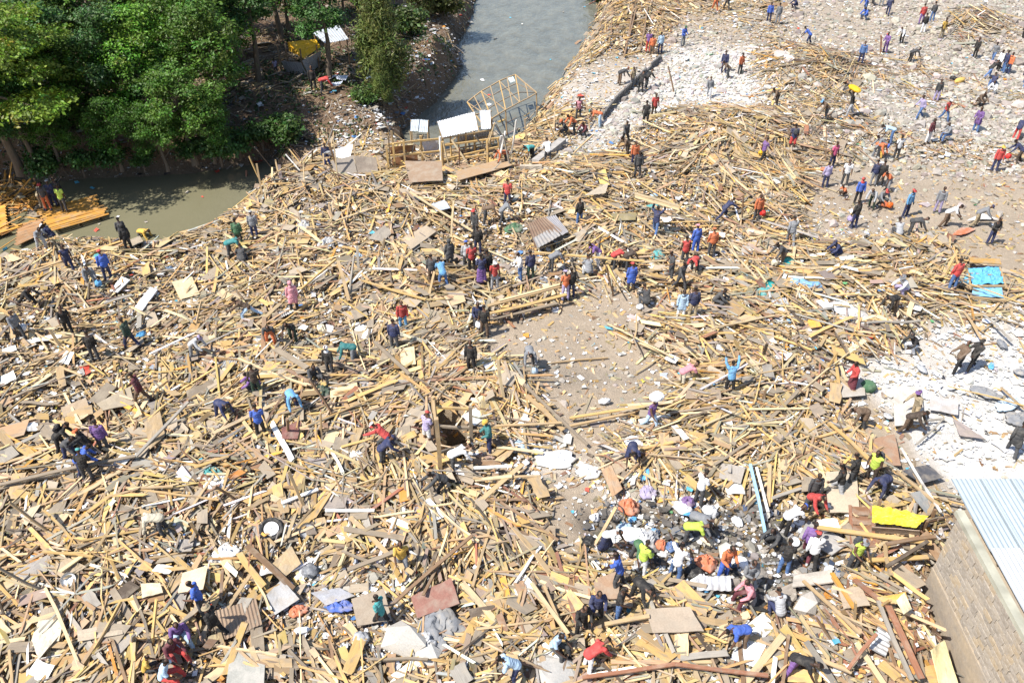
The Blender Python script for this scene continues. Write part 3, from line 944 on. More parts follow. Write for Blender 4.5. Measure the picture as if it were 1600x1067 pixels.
def build_shacks():
    W = WOODC
    # --- white roofed shack on stilts by the water
    r = empty("stilt_shack", on(730, 225)); O = r.location.copy()
    tag(r, "half stripped shack on poles with white metal roof over the river", "shack")
    L = lambda u, v, z: at(u, v, z) - O
    for q, c in (([(683, 190), (741, 175), (747, 203), (691, 215)], (.78, .78, .79)), ([(749, 173), (766, 172), (767, 201), (752, 202)], (.70, .72, .75))):
        zz = [2.1, 2.1, 1.8, 1.8]
        quad_sheet("roof_sheet", [at(u, v, z) for (u, v), z in zip(q, zz)], .01, c, M_METAL, r, corr=int((q[1][0] - q[0][0]) / 4), origin=O)
    for (u, v, u2, v2, z2) in [(692, 214, 701, 247, 1.75), (704, 212, 709, 240, 1.75), (716, 209, 722, 238, 1.7), (728, 205, 733, 236, 1.75), (741, 204, 745, 240, 1.75), (766, 200, 771, 232, 1.75),
                               (686, 192, 688, 214, 2.0), (741, 178, 744, 200, 2.0), (766, 174, 769, 200, 2.0)]:
        a = at(u, v, z2); b = Vector((a.x + rng.uniform(-.15, .15), a.y + rng.uniform(-.1, .1), min(-.2, float(height(a.x, a.y))) - .2))
        rod("pole", a - O, b - O, .045, W['pine'], r)
    for (p, q) in [((690, 226, .9), (770, 212, .9)), ((690, 236, .4), (772, 222, .4)), ((683, 192, 1.95), (768, 174, 1.95)), ((690, 217, 1.65), (768, 203, 1.65))]:
        rod("rail", at(*p) - O, at(*q) - O, .035, W['tan'], r)
    quad_sheet("wall_sheet", [at(712, 212, 1.4), at(768, 202, 1.4), at(770, 214, .5), at(715, 224, .5)], .01, (.5, .52, .58), M_METAL, r, corr=14, origin=O)
    # --- little platform over the water
    r = empty("river_platform", on(656, 200, 0, WATER_Z)); O = r.location.copy()
    tag(r, "small platform roofed with two bluish metal sheets over the water", "platform")
    for q in ([(642, 187), (655, 187), (653, 205), (641, 205)], [(656, 187), (669, 188), (668, 207), (654, 206)]):
        quad_sheet("roof_sheet", [at(u, v, .9) for u, v in q], .01, (.62, .68, .74), M_METAL, r, corr=5, origin=O)
    for u, v in ((642, 188), (669, 189), (668, 207), (641, 205)):
        rod("pole", at(u, v, 1.0) - O, at(u, v, 1.0) - O + Vector((0, 0, -2.6)), .035, W['tan'], r)
    for k in range(5):
        rod("rung", at(645, 210 + k * 2.6, .3) - O, at(667, 211 + k * 2.6, .3) - O, .025, W['slate'], r)
    # --- bare roof frame sagging over the water
    r = empty("roof_frame", on(785, 170, 0, -.5)); O = r.location.copy()
    tag(r, "bare arched lattice of roof battens sagging over the river", "frame")
    top = [(730, 160), (752, 143), (780, 127), (805, 117), (836, 143)]
    bot = [(752, 192), (768, 186), (790, 172), (812, 160), (838, 146)]
    zt = [.6, .9, 1.1, 1.2, .9]; zb = [1.0, 1.1, 1.1, 1.0, .8]
    A = [at(u, v, z) - O for (u, v), z in zip(top, zt)]; B = [at(u, v, z) - O for (u, v), z in zip(bot, zb)]
    for i in range(4):
        rod("batten", A[i], A[i + 1], .035, W['tan'], r); rod("batten", B[i], B[i + 1], .035, W['tan'], r)
    for i in range(5):
        rod("rafter", A[i], B[i], .035, W['pine'], r)
    for i in range(4):
        rod("brace", A[i].lerp(A[i + 1], .5), B[i].lerp(B[i + 1], .5), .028, W['tan'], r)
        rod("brace", A[i], B[i + 1], .025, W['tan'], r)
    for f in (.33, .66):
        for i in range(4):
            rod("batten", A[i].lerp(B[i], f), A[i + 1].lerp(B[i + 1], f), .028, W['grey'], r)
    for k in (0, 1, 2, 4):
        rod("prop", B[k], B[k] + Vector((.1, .2, -2.0)), .04, W['tan'], r)
    quad_sheet("tin_sheet", [at(793, 122, 1.25), at(801, 120, 1.25), at(805, 127, 1.2), at(797, 130, 1.2)], .008, (.62, .74, .74), M_METAL, r, corr=3, origin=O)
    # --- stripped wall row
    r = empty("wall_frame", on(650, 262)); O = r.location.copy()
    tag(r, "row of stripped shack walls with brown boards and grey cloth below the white roof", "shack")
    for (u, v0, v1) in [(606, 226, 272), (616, 235, 268), (632, 222, 262), (658, 220, 255), (688, 216, 256), (691, 222, 264), (760, 215, 262)]:
        b = on(u + 2, v1); rod("post", b - O + Vector((0, 0, 1.9)), b - O + Vector((0, 0, -.2)), .06, W['pine'] if u != 688 else W['white'], r)
    for (p, q) in [((606, 226, 1.6), (690, 217, 1.6)), ((606, 244, .9), (690, 236, .9)), ((610, 262, .3), (770, 240, .6)), ((690, 228, 1.3), (785, 215, 1.3)), ((692, 250, .5), (800, 225, .9))]:
        rod("rail", on(*p) - O, on(*q) - O, .05, W['pine'], r)
    quad_sheet("wall_board", [on(609, 230, 1.3), on(648, 226, 1.3), on(650, 236, .75), on(611, 243, .75)], .02, (.30, .15, .07), M_PLY, r, origin=O)
    quad_sheet("wall_board", [on(612, 247, .6), on(652, 240, .6), on(654, 254, .05), on(614, 262, .05)], .02, (.26, .13, .065), M_PLY, r, origin=O)
    quad_sheet("hanging_cloth", [on(659, 223, 1.5), on(684, 219, 1.5), on(686, 240, .5), on(665, 243, .5)], .006, (.5, .47, .48), M_CLOTH, r, origin=O, crumple=.1)
    # --- tumbled shack with white flap
    r = empty("collapsed_shack", on(550, 270)); O = r.location.copy()
    tag(r, "collapsed shack of grey brown boards under a bright white sheet at the river bank", "shack")
    quad_sheet("white_flap", [on(505, 240, 1.2), on(552, 226, 1.6), on(546, 250, 1.0), on(512, 243, .8)], .008, (.82, .82, .80), M_PLASTIC, r, origin=O, crumple=.12)
    quad_sheet("wall_board", [on(516, 252, 1.0), on(552, 243, 1.3), on(560, 278, .1), on(530, 280, .1)], .02, (.27, .235, .20), M_PLY, r, origin=O)
    quad_sheet("wall_board", [on(553, 244, 1.3), on(588, 246, 1.1), on(592, 280, .1), on(561, 279, .1)], .02, (.21, .17, .135), M_PLY, r, origin=O)
    for p, q in [((505, 240, 1.3), (508, 275, 0)), ((552, 226, 1.7), (560, 275, 0)), ((588, 244, 1.3), (598, 280, 0)), ((470, 252, .4), (560, 240, 1.2)), ((430, 262, .3), (516, 246, .9)), ((440, 285, .3), (430, 250, 1.0))]:
        rod("pole", on(*p) - O, on(*q) - O, .045, W['tan'], r)
    # --- yellow awning in the clearing, grey tin beside
    r = empty("awning_shack", on(470, 110)); O = r.location.copy()
    tag(r, "small shack with bright yellow awning and grey tin under the trees", "shack")
    quad_sheet("awning", [on(451, 66, 1.9), on(494, 62, 2.0), on(501, 74, 1.5), on(474, 92, 1.1)], .01, (.72, .42, .02), M_PLASTIC, r, origin=O, crumple=.08)
    quad_sheet("awning_flap", [on(449, 66, 1.9), on(468, 72, 1.6), on(472, 90, 1.1), on(452, 80, 1.2)], .01, (.66, .36, .02), M_PLASTIC, r, origin=O, crumple=.05)
    quad_sheet("tin_wall", [on(439, 96, 1.0), on(470, 98, 1.0), on(480, 118, .1), on(445, 112, .1)], .01, (.3, .3, .32), M_METAL, r, corr=9, origin=O)
    quad_sheet("tin_wall", [on(472, 95, 1.3), on(502, 80, 1.5), on(500, 102, .2), on(482, 118, .1)], .01, (.34, .35, .38), M_METAL, r, corr=9, origin=O)
    for u, v in ((452, 110), (500, 112), (475, 118), (440, 112)):
        b = on(u, v); rod("post", b - O + Vector((0, 0, 2.0)), b - O, .05, W['brown'], r)
    # --- grey roof behind the slender tree
    r = empty("tin_roof_shack", on(515, 85)); O = r.location.copy()
    tag(r, "open shack with flat grey metal roof behind the slender tree", "shack")
    quad_sheet("roof_sheet", [on(488, 52, 2.2), on(528, 38, 2.2), on(545, 62, 2.0), on(508, 68, 2.0)], .01, (.52, .56, .60), M_METAL, r, corr=10, origin=O)
    for u, v in ((492, 54), (528, 42), (542, 62), (508, 68)):
        a = on(u, v, 2.05); rod("post", a - O, Vector((a.x, a.y, float(height(a.x, a.y)) - .1)) - O, .05, W['brown'], r)
    for q in ([(557, 104), (578, 98), (590, 96), (574, 106)], [(524, 119), (545, 117), (540, 126), (526, 124)], [(575, 108), (598, 97), (585, 124), (572, 123)], [(508, 122), (530, 116), (524, 119), (510, 127)], [(517, 130), (536, 127), (530, 134), (519, 135)]):
        o = quad_sheet("tin_sheet", [on(u, v, .45) for u, v in q], .008, (.55, .6, .7), M_METAL, corr=5, sag=.06)
        LOOSE.append((o, 'tin_sheet', 'blue grey', sum(u for u, _ in q) / 4, sum(v for _, v in q) / 4))
    # --- floor raft floating at left
    r = empty("floor_raft", at(100, 335, -1.0)); O = r.location.copy()
    tag(r, "large orange plank floor floating like a raft in the river", "raft")
    p00, p10, p11, p01 = at(56, 330, -.95), at(150, 305, -1.0), at(172, 335, -1.0), at(80, 362, -.95)
    for k in range(15):
        f0 = k / 15; f1 = (k + .86) / 15
        a = p00.lerp(p01, (f0 + f1) / 2); b = p10.lerp(p11, (f0 + f1) / 2)
        e0, e1 = rng.uniform(-.02, .05), rng.uniform(.9, 1.03)
        wd = (p01 - p00).length / 15 * .9
        rod("plank", a.lerp(b, e0) - O + Vector((0, 0, rng.uniform(0, .03))), a.lerp(b, e1) - O, .018, tuple(np.array(W['orange']) * rng.uniform(.7, 1.15)), r, w=wd)
    for f in (.1, .45, .8):
        rod("joist", p00.lerp(p10, f) - O + Vector((0, 0, -.07)), p01.lerp(p11, f) - O + Vector((0, 0, -.07)), .04, W['brown'], r)
    for q, n in (([(-30, 330), (8, 320), (12, 362), (-30, 380)], 9), ([(28, 352), (68, 342), (50, 372), (24, 385)], 7)):
        rr = empty("floor_panel", at(q[0][0] + 20, q[0][1] + 15, -.95)); OO = rr.location.copy()
        tag(rr, "yellow board panel awash at the photo edge" if n == 9 else "faded reddish board panel half sunk between raft and shore", "floor panel")
        c4 = [at(u, v, -1.05) for u, v in q]
        for k in range(n):
            f = (k + .5) / n
            rod("plank", c4[0].lerp(c4[3], f) - OO, c4[1].lerp(c4[2], f) - OO, .016, tuple(np.array(W['orange'] if n == 9 else (.36, .2, .1)) * rng.uniform(.8, 1.2)), rr, w=(c4[3] - c4[0]).length / n * .93)
    # --- fallen floor frames top right of the river
    for (q, n, lab, c1) in [([(958, 12), (990, 8), (982, 55), (955, 54)], 6, "fallen ladder-like floor frame of grey joists beside the river canes", 'tan'),
                            ([(995, 10), (1012, 10), (1000, 80), (975, 88)], 7, "second fallen joist frame with dark rails right beside the ladder-like one", 'grey'),
                            ([(1085, 838), (1190, 835), (1195, 1065), (1085, 1065)], 0, "", 'tan')]:
        if not n: continue
        r = empty("floor_frame", on(*q[0])); O = r.location.copy(); tag(r, lab, "frame")
        c4 = [on(u, v, .25) - O for u, v in q]
        rod("rail", c4[0], c4[3], .06, W['brown'], r); rod("rail", c4[1], c4[2], .06, W['brown'], r)
        for k in range(n):
            rod("joist", c4[0].lerp(c4[3], k / (n - 1)), c4[1].lerp(c4[2], k / (n - 1)), .05, tuple(np.array(W['pine']) * rng.uniform(.8, 1.15)), r)
    # --- pole frame standing at the pit
    r = empty("pit_frame", on(690, 700)); O = r.location.copy()
    tag(r, "tall crooked pole frame standing at the mouth of the dark pit", "frame")
    z0 = Vector((0, 0, -.6))
    pa, pb, pc, pd = on(688, 740), on(682, 690), on(720, 725), on(737, 690)
    zz = Vector((0, 0, 2.6))
    rod("post", pa - O + z0, pa - O + zz * 1.15, .08, W['tan'], r); rod("post", pb - O + z0, pb - O + zz * .95, .07, W['tan'], r)
    rod("post", pc - O + z0 * 2, pc - O + zz * .6 + Vector((.7, .3, 0)), .06, W['tan'], r); rod("post", pd - O + z0, pd - O + zz * .75, .07, W['grey'], r)
    rod("rail", pa - O + zz * .45, pc - O + zz * .5 + Vector((.5, 0, 0)), .05, W['grey'], r); rod("rail", pb - O + zz * .75, pd - O + zz * .7, .05, W['pine'], r)
    rod("rail", pb - O + zz * .35, pd - O + zz * .3, .05, W['grey'], r); rod("rail", pa - O + zz * .9, pb - O + zz * .9, .05, W['tan'], r)
    # --- yellow tarp shelter by the building
    r = empty("tarp_shelter", on(1400, 835)); O = r.location.copy()
    tag(r, "low board shelter covered with bright yellow tarpaulin beside the stone building", "shelter")
    quad_sheet("tarpaulin", [on(1363, 790, .9), on(1452, 806, 1.0), on(1432, 824, .9), on(1362, 818, .85)], .012, (.72, .62, .05), M_PLASTIC, r, origin=O, crumple=.24, n=22, sag=.1)
    quad_sheet("front_board", [on(1362, 822, .8), on(1437, 828, .85), on(1437, 838, .35), on(1362, 832, .3)], .03, (.30, .22, .16), M_PLY, r, origin=O)
    for u, v in ((1365, 832), (1437, 838), (1450, 820), (1366, 806)):
        b = on(u, v); rod("post", b - O + Vector((0, 0, .85)), b - O + Vector((0, 0, -.1)), .05, W['brown'], r)
    for k in range(4):
        rod("board", on(1366, 836 + k * 4, .15 + .06 * k) - O, on(1445 - k * 8, 842 + k * 5, .2 + .05 * k) - O, .025, W['grey' if k % 2 else 'brown'], r, w=.16)
    # --- brown crate rack beside it
    r = empty("brown_rack", on(1348, 840)); O = r.location.copy()
    tag(r, "long brown wooden rack of panels left of the yellow tarpaulin", "rack")
    c4 = [on(1340, 768, .5) - O, on(1358, 768, .5) - O, on(1365, 850, .45) - O, on(1330, 850, .45) - O]
    c4 = [on(1328, 790, .5) - O, on(1360, 792, .5) - O, on(1366, 850, .4) - O, on(1330, 850, .4) - O]
    for k in range(4):
        f0, f1 = k / 4 + .01, (k + 1) / 4 - .015
        quad_sheet("panel", [Vector(c4[0].lerp(c4[3], f0)) + O, Vector(c4[1].lerp(c4[2], f0)) + O, Vector(c4[1].lerp(c4[2], f1)) + O, Vector(c4[0].lerp(c4[3], f1)) + O], .03, (.20, .105, .06), M_PLY, r, origin=O)
    rod("rail", c4[0], c4[3], .05, W['red'], r); rod("rail", c4[1], c4[2], .05, W['red'], r)
    for q in (c4[0], c4[1], c4[2], c4[3]):
        rod("leg", q, q + Vector((0, 0, -.6)), .04, W['brown'], r)
    # --- ladder
    r = empty("ladder", on(1350, 785)); O = r.location.copy()
    tag(r, "short brown ladder lying between the slatted board and the rack", "ladder")
    a0, a1, b0, b1 = on(1340, 768, .35) - O, on(1352, 766, .35) - O, on(1345, 800, .35) - O, on(1358, 797, .35) - O
    rod("rail", a0, b0, .035, W['brown'], r); rod("rail", a1, b1, .035, W['brown'], r)
    for k in range(5): rod("rung", a0.lerp(b0, (k + .5) / 5), a1.lerp(b1, (k + .5) / 5), .025, W['brown'], r)
    # --- blue sheeted hut floor at right
    r = empty("blue_tarp_frame", on(1545, 450)); O = r.location.copy()
    tag(r, "flattened wooden frame draped with bright blue tarpaulin", "frame")
    quad_sheet("tarpaulin", [on(1512, 419, .35), on(1560, 419, .35), on(1568, 444, .3), on(1520, 446, .3)], .012, (.12, .40, .62), M_PLASTIC, r, origin=O, crumple=.22, n=18, sag=.06)
    quad_sheet("tarpaulin", [on(1496, 434, .2), on(1512, 428, .3), on(1514, 444, .25), on(1498, 444, .2)], .012, (.14, .40, .58), M_PLASTIC, r, origin=O, crumple=.1)
    quad_sheet("tarpaulin", [on(1520, 450, .2), on(1565, 450, .2), on(1568, 466, .2), on(1518, 462, .2)], .012, (.22, .48, .72), M_PLASTIC, r, origin=O, crumple=.14)
    for p, q in (((1512, 447), (1572, 447)), ((1512, 418), (1516, 452)), ((1562, 418), (1572, 450)), ((1516, 464), (1572, 470))):
        rod("beam", on(*p, .3) - O, on(*q, .3) - O, .045, W['tan'], r)
    # --- low ruined stone wall running down to the river debris
    r = empty("ruined_wall", on(985, 150)); O = r.location.copy()
    tag(r, "long low ruined wall with dark shaded side running through the pale rubble", "wall")
    path = [(1033, 95), (1010, 115), (985, 140), (962, 162), (942, 188)]
    pts = [on(u, v) for u, v in path]
    for i in range(len(pts) - 1):
        a, b = pts[i], pts[i + 1]; L = (b - a).length; d = (b - a).normalized(); nn = int(L / .55)
        # blocks of this stretch
        for k in range(nn):
            for row in range(2):
                if row == 1 and rng.random() < .25: continue
                pos = a + d * (L * (k + .5 + .3 * row) / nn) - O + Vector((0, 0, .2 + .235 * row))
                bm_ = RWALL[rng.integers(len(RWALL))]
                put("stone_block", bm_, None, r, loc=pos, rot=(rng.normal(0, .04), rng.normal(0, .04), math.atan2(d.y, d.x) + rng.normal(0, .05)), scale=(1, .5, .75), color=(.13, .125, .12))  # block colour darkened to paint in the shade of the wall's side
    # --- brick corner near the stripped frames
    r = empty("brick_corner", on(828, 272)); O = r.location.copy()
    tag(r, "low grey block wall corner below the bending man in pale teal", "wall")
    for row in range(3):
        for k in range(4):
            p = on(817 + k * 8, 274, 0) - O + Vector(((row % 2) * .2, 0, .12 + row * .23))
            put("block", RWALL[k % 4], None, r, loc=p, rot=(0, 0, .02), scale=(.75, .8, .68), color=(.42, .36, .28))
    r = empty("concrete_ledge", on(860, 245)); O = r.location.copy()
    tag(r, "grey concrete foundation ledge left of the pale rubble ridge", "ledge")
    A = Acc(); a, b = on(835, 262), on(880, 226); d = (b - a).normalized()
    A.box((a + b) / 2 - O + Vector((0, 0, .2)), d, Vector((-d.y, d.x, 0)), ((b - a).length * .95, .5, .6)); A.build("ledge_block", M_STONE, r, color=(.33, .31, .29))
    A = Acc(); A.box((a + b) / 2 - O + Vector((-.6, .5, .1)), d, Vector((-d.y, d.x, 0)), ((b - a).length * .6, .3, .5)); A.build("ledge_block", M_STONE, r, color=(.40, .37, .33))


LOOSE = []
RWALL = []
for k in range(4):
    V, Fq, UV = boxes([(0, 0, 0)], [(1, 0, 0)], [(0, 1, 0)], [(.52, .28, .3)])
    me = npmesh("stone_block", V + rng.uniform(-.025, .025, V.shape), Fq); me.materials.append(M_STONE); RWALL.append(me)

build_building()
build_trees()
build_shacks()

# ------------------------------------------------------------------ loose debris that nobody could count
PAL = np.array([WOODC[k] for k in ('pine', 'tan', 'pale', 'grey', 'slate', 'brown', 'red', 'white', 'orange', 'dark')])


def wood_cols(n, u, v):
    base = np.array([.24, .25, .16, .15, .10, .06, .015, .03, .008, .015])
    redp = np.array([.2, .2, .08, .12, .06, .13, .17, .02, .02, .03])
    farp = np.array([.1, .25, .12, .22, .15, .12, .03, .02, .01, .02])
    k = rng.random(n)
    cb, cr, cf = np.cumsum(base), np.cumsum(redp), np.cumsum(farp)
    i = np.searchsorted(cb / cb[-1], k)
    red = np.clip((u - 1150) / 200, 0, 1) * np.clip((v - 840) / 80, 0, 1)
    i = np.where(rng.random(n) < red, np.searchsorted(cr / cr[-1], k), i)
    far = np.clip((u - 1150) / 150, 0, 1) * np.clip((330 - v) / 80, 0, 1)
    i = np.where(rng.random(n) < far, np.searchsorted(cf / cf[-1], k), i)
    lf = (u < 70) & (v < 400) & (v > 240)
    i = np.where(lf & (rng.random(n) < .8), 8, i)
    c = PAL[np.clip(i, 0, 9)] * rng.uniform(.62, 1.3, (n, 1)) * (1 - .8 * np.clip(sample(BURN_MAP, u, v) * 1.5 - .1, 0, 1) * (rng.random(n) < .75))[:, None] * (1 + rng.normal(0, .05, (n, 3)))
    return np.clip(c, .01, .85)


def lay(x, y, ang, ln, dz, tilt=0.0):
    """boxes lying on the ground: centre and axes that follow the ground under their two ends"""
    dx, dy = np.cos(ang) * ln / 2, np.sin(ang) * ln / 2
    za, zb = height(x - dx, y - dy), height(x + dx, y + dy)
    zm = height(x, y)
    rise = np.clip((zb - za) / ln, -.8, .8) + np.tan(rng.normal(0, 1, len(x)) * tilt)
    z = np.maximum(np.maximum((za + zb) / 2, zm), WATER_Z + .02) + dz
    L = np.stack([np.cos(ang), np.sin(ang), rise], -1); L /= np.linalg.norm(L, axis=1)[:, None]
    roll = rng.normal(0, .22, len(x))
    Wh = np.stack([-np.sin(ang), np.cos(ang), np.zeros_like(ang)], -1)
    U = np.cross(L, Wh)
    W = Wh * np.cos(roll)[:, None] + U * np.sin(roll)[:, None]
    return np.stack([x, y, z], -1), L, W


def keepout(x, y):
    return (x > 13.7) & (y < 17.3)


def scatter(n, m, power=1.0, xr=(-62, 62), yr=(9, 100), thin=True):
    """points over the site where zone map m is high; farther ground gets fewer because each piece covers less of the picture"""
    out = []
    tot = 0
    while tot < n:
        k = max(4000, (n - tot) * 3)
        x = rng.uniform(*xr, k); y = yr[0] + (yr[1] - yr[0]) * rng.random(k)
        u, v = to_px(x, y, 0)
        ok = (u > -160) & (u < 1760) & (rng.random(k) < sample(m, u, v) ** power) & ~keepout(x, y)
        if thin: ok &= rng.random(k) < np.clip(1.35 - y / 90, .35, 1)
        out.append(np.stack([x[ok], y[ok]], -1)); tot += ok.sum()
        if len(out) > 60: break
    return np.concatenate(out)[:n].T


def build_timber():
    # bundles of roughly parallel timbers, one lying over another
    cx, cy = scatter(10500, T_MAP)
    flow = (fbm(cx, cy, 9, 41, 2) - .5) * 9 + .5
    ang0 = np.where(rng.random(len(cx)) < .75, flow + rng.normal(0, .6, len(cx)), rng.uniform(0, 3.14, len(cx)))
    u, v = to_px(cx, cy, 0)
    up = (u > 1200) & (v > 900)
    ang0 = np.where(up, 2.2 + rng.normal(0, .35, len(cx)), ang0)
    cane = (v < 170) & (u < 1000)
    ang0 = np.where(cane, 1.0 + rng.normal(0, .3, len(cx)), ang0)
    m = rng.integers(3, 12, len(cx))
    i = np.repeat(np.arange(len(cx)), m); n = len(i)
    tight = (rng.random(len(cx)) < .45)[i]
    sp = np.where(tight, .42, .8)
    x = cx[i] + rng.normal(0, 1, n) * sp; y = cy[i] + rng.normal(0, 1, n) * sp
    a = ang0[i] + rng.normal(0, 1, n) * np.where(tight, .10, .32)
    u, v = to_px(x, y, 0); T = sample(T_MAP, u, v)
    ln = np.clip(rng.lognormal(.14, .52, n), .25, 3.9)
    w = np.clip(rng.lognormal(-2.62, .4, n), .03, .26); t = rng.uniform(.012, .045, n)
    wide = rng.random(n) < .17
    w = np.where(wide, rng.uniform(.15, .42, n), w); ln = np.where(wide, rng.uniform(.3, .95, n), ln); t = np.where(wide, .016, t)
    sheet = rng.random(n) < .022
    w = np.where(sheet, rng.uniform(.35, .85, n), w); ln = np.where(sheet, rng.uniform(.5, 1.5, n), ln); t = np.where(sheet, .014, t)
    nf = np.clip((v - 600) / 300, 0, 1); ln = ln * (1 - .15 * nf); w = w * (1 - .12 * nf)
    far = (v < 300) & (u > 1150)
    w = np.where(far, w * .75, w); ln = np.where(far, ln * 1.5, ln)
    ok = ~keepout(x, y) & ~((height(x, y) < WATER_Z - .3) & (rng.random(n) < .93) & ~((to_px(x, y, 0)[0] < 62) & (to_px(x, y, 0)[1] < 385))) & ~((inside(PIT, x, y) | (seg_dist(PIT, x, y) < .35)) & (rng.random(n) < .93)) & (rng.random(n) < np.clip((T - .08) * 1.7, 0, 1) * np.clip((fbm(x, y, 4.5, 63, 4) - .34) * 6, .10, 1))
    x, y, a, ln, w, t, u, v, T = [q[ok] for q in (x, y, a, ln, w, t, u, v, T)]
    n = len(x)
    dz = rng.uniform(-.05, .45, n) * np.clip(T, .1, 1)
    C, L, W = lay(x, y, a, ln, dz, .07)
    V, Fq, UV = boxes(C, L, W, np.stack([ln, w, t], -1), .16)
    wc = wood_cols(n, u, v)
    big = (w > .33)[:, None] & (rng.random((n, 1)) < .6)
    wc = np.where(big, np.array([.30, .245, .18]) * rng.uniform(.75, 1.3, (n, 1)), wc)
    cols = np.repeat(wc, 6, 0)
    tag(put("timber_debris", npmesh("timber_debris", V, Fq, UV, cols), M_WOODS), "broken planks, boards and laths spread thick across the razed site", kind="stuff")
    return n


def build_chips():
    T2 = np.clip(T_MAP * .8 + LIT_MAP * .25 + .03, 0, 1) * np.where((MU > 1290) & (MV > 480), 1 - .85 * WHITE_MAP, 1)
    x, y = scatter(88000, T2)
    n = len(x); u, v = to_px(x, y, 0)
    ok = (height(x, y) > WATER_Z - .2) & ~inside(FAR_BANK, x, y)
    x, y, u, v = x[ok], y[ok], u[ok], v[ok]; n = len(x)
    ln = rng.uniform(.07, .45, n); w = rng.uniform(.03, .16, n); t = rng.uniform(.01, .035, n)
    C, L, W = lay(x, y, rng.uniform(0, 6.28, n), ln, rng.uniform(0, .2, n) * sample(T_MAP, u, v) + .01, .25)
    V, Fq, UV = boxes(C, L, W, np.stack([ln, w, t], -1), .06, QB[1:])
    cols = np.repeat(wood_cols(n, u, v), 5, 0)
    tag(put("wood_chips", npmesh("wood_chips", V, Fq, UV, cols), M_WOODS), "splinters and short offcuts strewn between the planks", kind="stuff")


ICO = None


def ico():
    p = (1 + 5 ** .5) / 2
    V = np.array([(-1, p, 0), (1, p, 0), (-1, -p, 0), (1, -p, 0), (0, -1, p), (0, 1, p), (0, -1, -p), (0, 1, -p), (p, 0, -1), (p, 0, 1), (-p, 0, -1), (-p, 0, 1)], float)
    V /= np.linalg.norm(V[0])
    Fq = np.array([(0, 11, 5), (0, 5, 1), (0, 1, 7), (0, 7, 10), (0, 10, 11), (1, 5, 9), (5, 11, 4), (11, 10, 2), (10, 7, 6), (7, 1, 8), (3, 9, 4), (3, 4, 2), (3, 2, 6), (3, 6, 8), (3, 8, 9), (4, 9, 5), (2, 4, 11), (6, 2, 10), (8, 6, 7), (9, 8, 1)])
    return V, Fq


def build_rubble():
    V0, F0 = ico()
    m = np.clip(STONE_MAP + .03 * T_MAP + .02, 0, 1)
    x, y = scatter(24000, m, 1.2)
    ok = height(x, y) > WATER_Z - .1
    x, y = x[ok], y[ok]; n = len(x); u, v = to_px(x, y, 0)
    s = np.clip(rng.lognormal(-2.45, .55, n), .05, .45) * np.where(v < 300, .95, .75)
    th = rng.uniform(0, 6.28, n); c, si = np.cos(th), np.sin(th)
    sc = np.stack([s * rng.uniform(.8, 1.6, n), s * rng.uniform(.7, 1.2, n), s * rng.uniform(.4, .9, n)], -1)
    V = np.sign(V0)[None] * np.abs(V0)[None] ** .65 * (1 + rng.uniform(-.32, .3, (n, 12, 1))) * sc[:, None]
    X = V[..., 0] * c[:, None] - V[..., 1] * si[:, None]; Y = V[..., 0] * si[:, None] + V[..., 1] * c[:, None]
    V = np.stack([X + x[:, None], Y + y[:, None], V[..., 2] + height(x, y)[:, None] + (sc[:, 2] * .35)[:, None]], -1)
    Fq = (np.arange(n)[:, None, None] * 12 + F0[None]).reshape(-1, 3)
    Wt = sample(WHITE_MAP, u, v)[:, None]; B = sample(BURN_MAP, u, v)[:, None]
    col = np.array([.33, .295, .25]) * (1 - Wt * .6) + np.array([.58, .56, .53]) * Wt * .6
    col = col * (1 - B * .75) * rng.uniform(.6, 1.3, (n, 1)) * (1 + rng.normal(0, .04, (n, 3)))
    tag(put("rubble", npmesh("rubble", V.reshape(-1, 3), Fq, col=np.repeat(np.clip(col, .02, .85), 20, 0)), M_STONES), "broken stones, block pieces and plaster lumps over the cleared ground", kind="stuff")


def scraps(x, y, s, dz, col):
    """bent scraps: two joined quads folded along their middle"""
    n = len(x)
    th = rng.uniform(0, 6.28, n); c, si = np.cos(th), np.sin(th)
    asp = rng.uniform(.5, 1.6, n); f = rng.uniform(-.1, .5, n); g = rng.uniform(-.1, .5, n)
    pts = np.array([(-1, -1), (0, -1), (1, -1), (-1, 1), (0, 1), (1, 1)], float)
    px = pts[None, :, 0] * s[:, None] * asp[:, None] + rng.normal(0, .25, (n, 6)) * s[:, None]; py = pts[None, :, 1] * s[:, None] + rng.normal(0, .25, (n, 6)) * s[:, None]
    pz = np.zeros((n, 6)); pz[:, [0, 3]] = (f * s)[:, None]; pz[:, [2, 5]] = (g * s)[:, None]; pz += rng.normal(0, .15, (n, 6)) * s[:, None]
    X = px * c[:, None] - py * si[:, None] + x[:, None]; Y = px * si[:, None] + py * c[:, None] + y[:, None]
    Z = pz + np.maximum(height(x, y), WATER_Z)[:, None] + dz[:, None]
    V = np.stack([X, Y, Z], -1).reshape(-1, 3)
    Fq = (np.arange(n)[:, None, None] * 6 + np.array([[0, 1, 4, 3], [1, 2, 5, 4]])[None]).reshape(-1, 4)
    return V, Fq, np.repeat(col, 2, 0)


LC = np.array([(.8, .8, .8), (.75, .75, .78), (.7, .68, .62), (.5, .48, .44), (.55, .6, .68), (.1, .25, .55), (.12, .45, .6), (.6, .08, .05), (.7, .3, .05), (.05, .05, .06), (.75, .6, .1), (.12, .35, .15), (.45, .4, .33), (.3, .25, .2)])


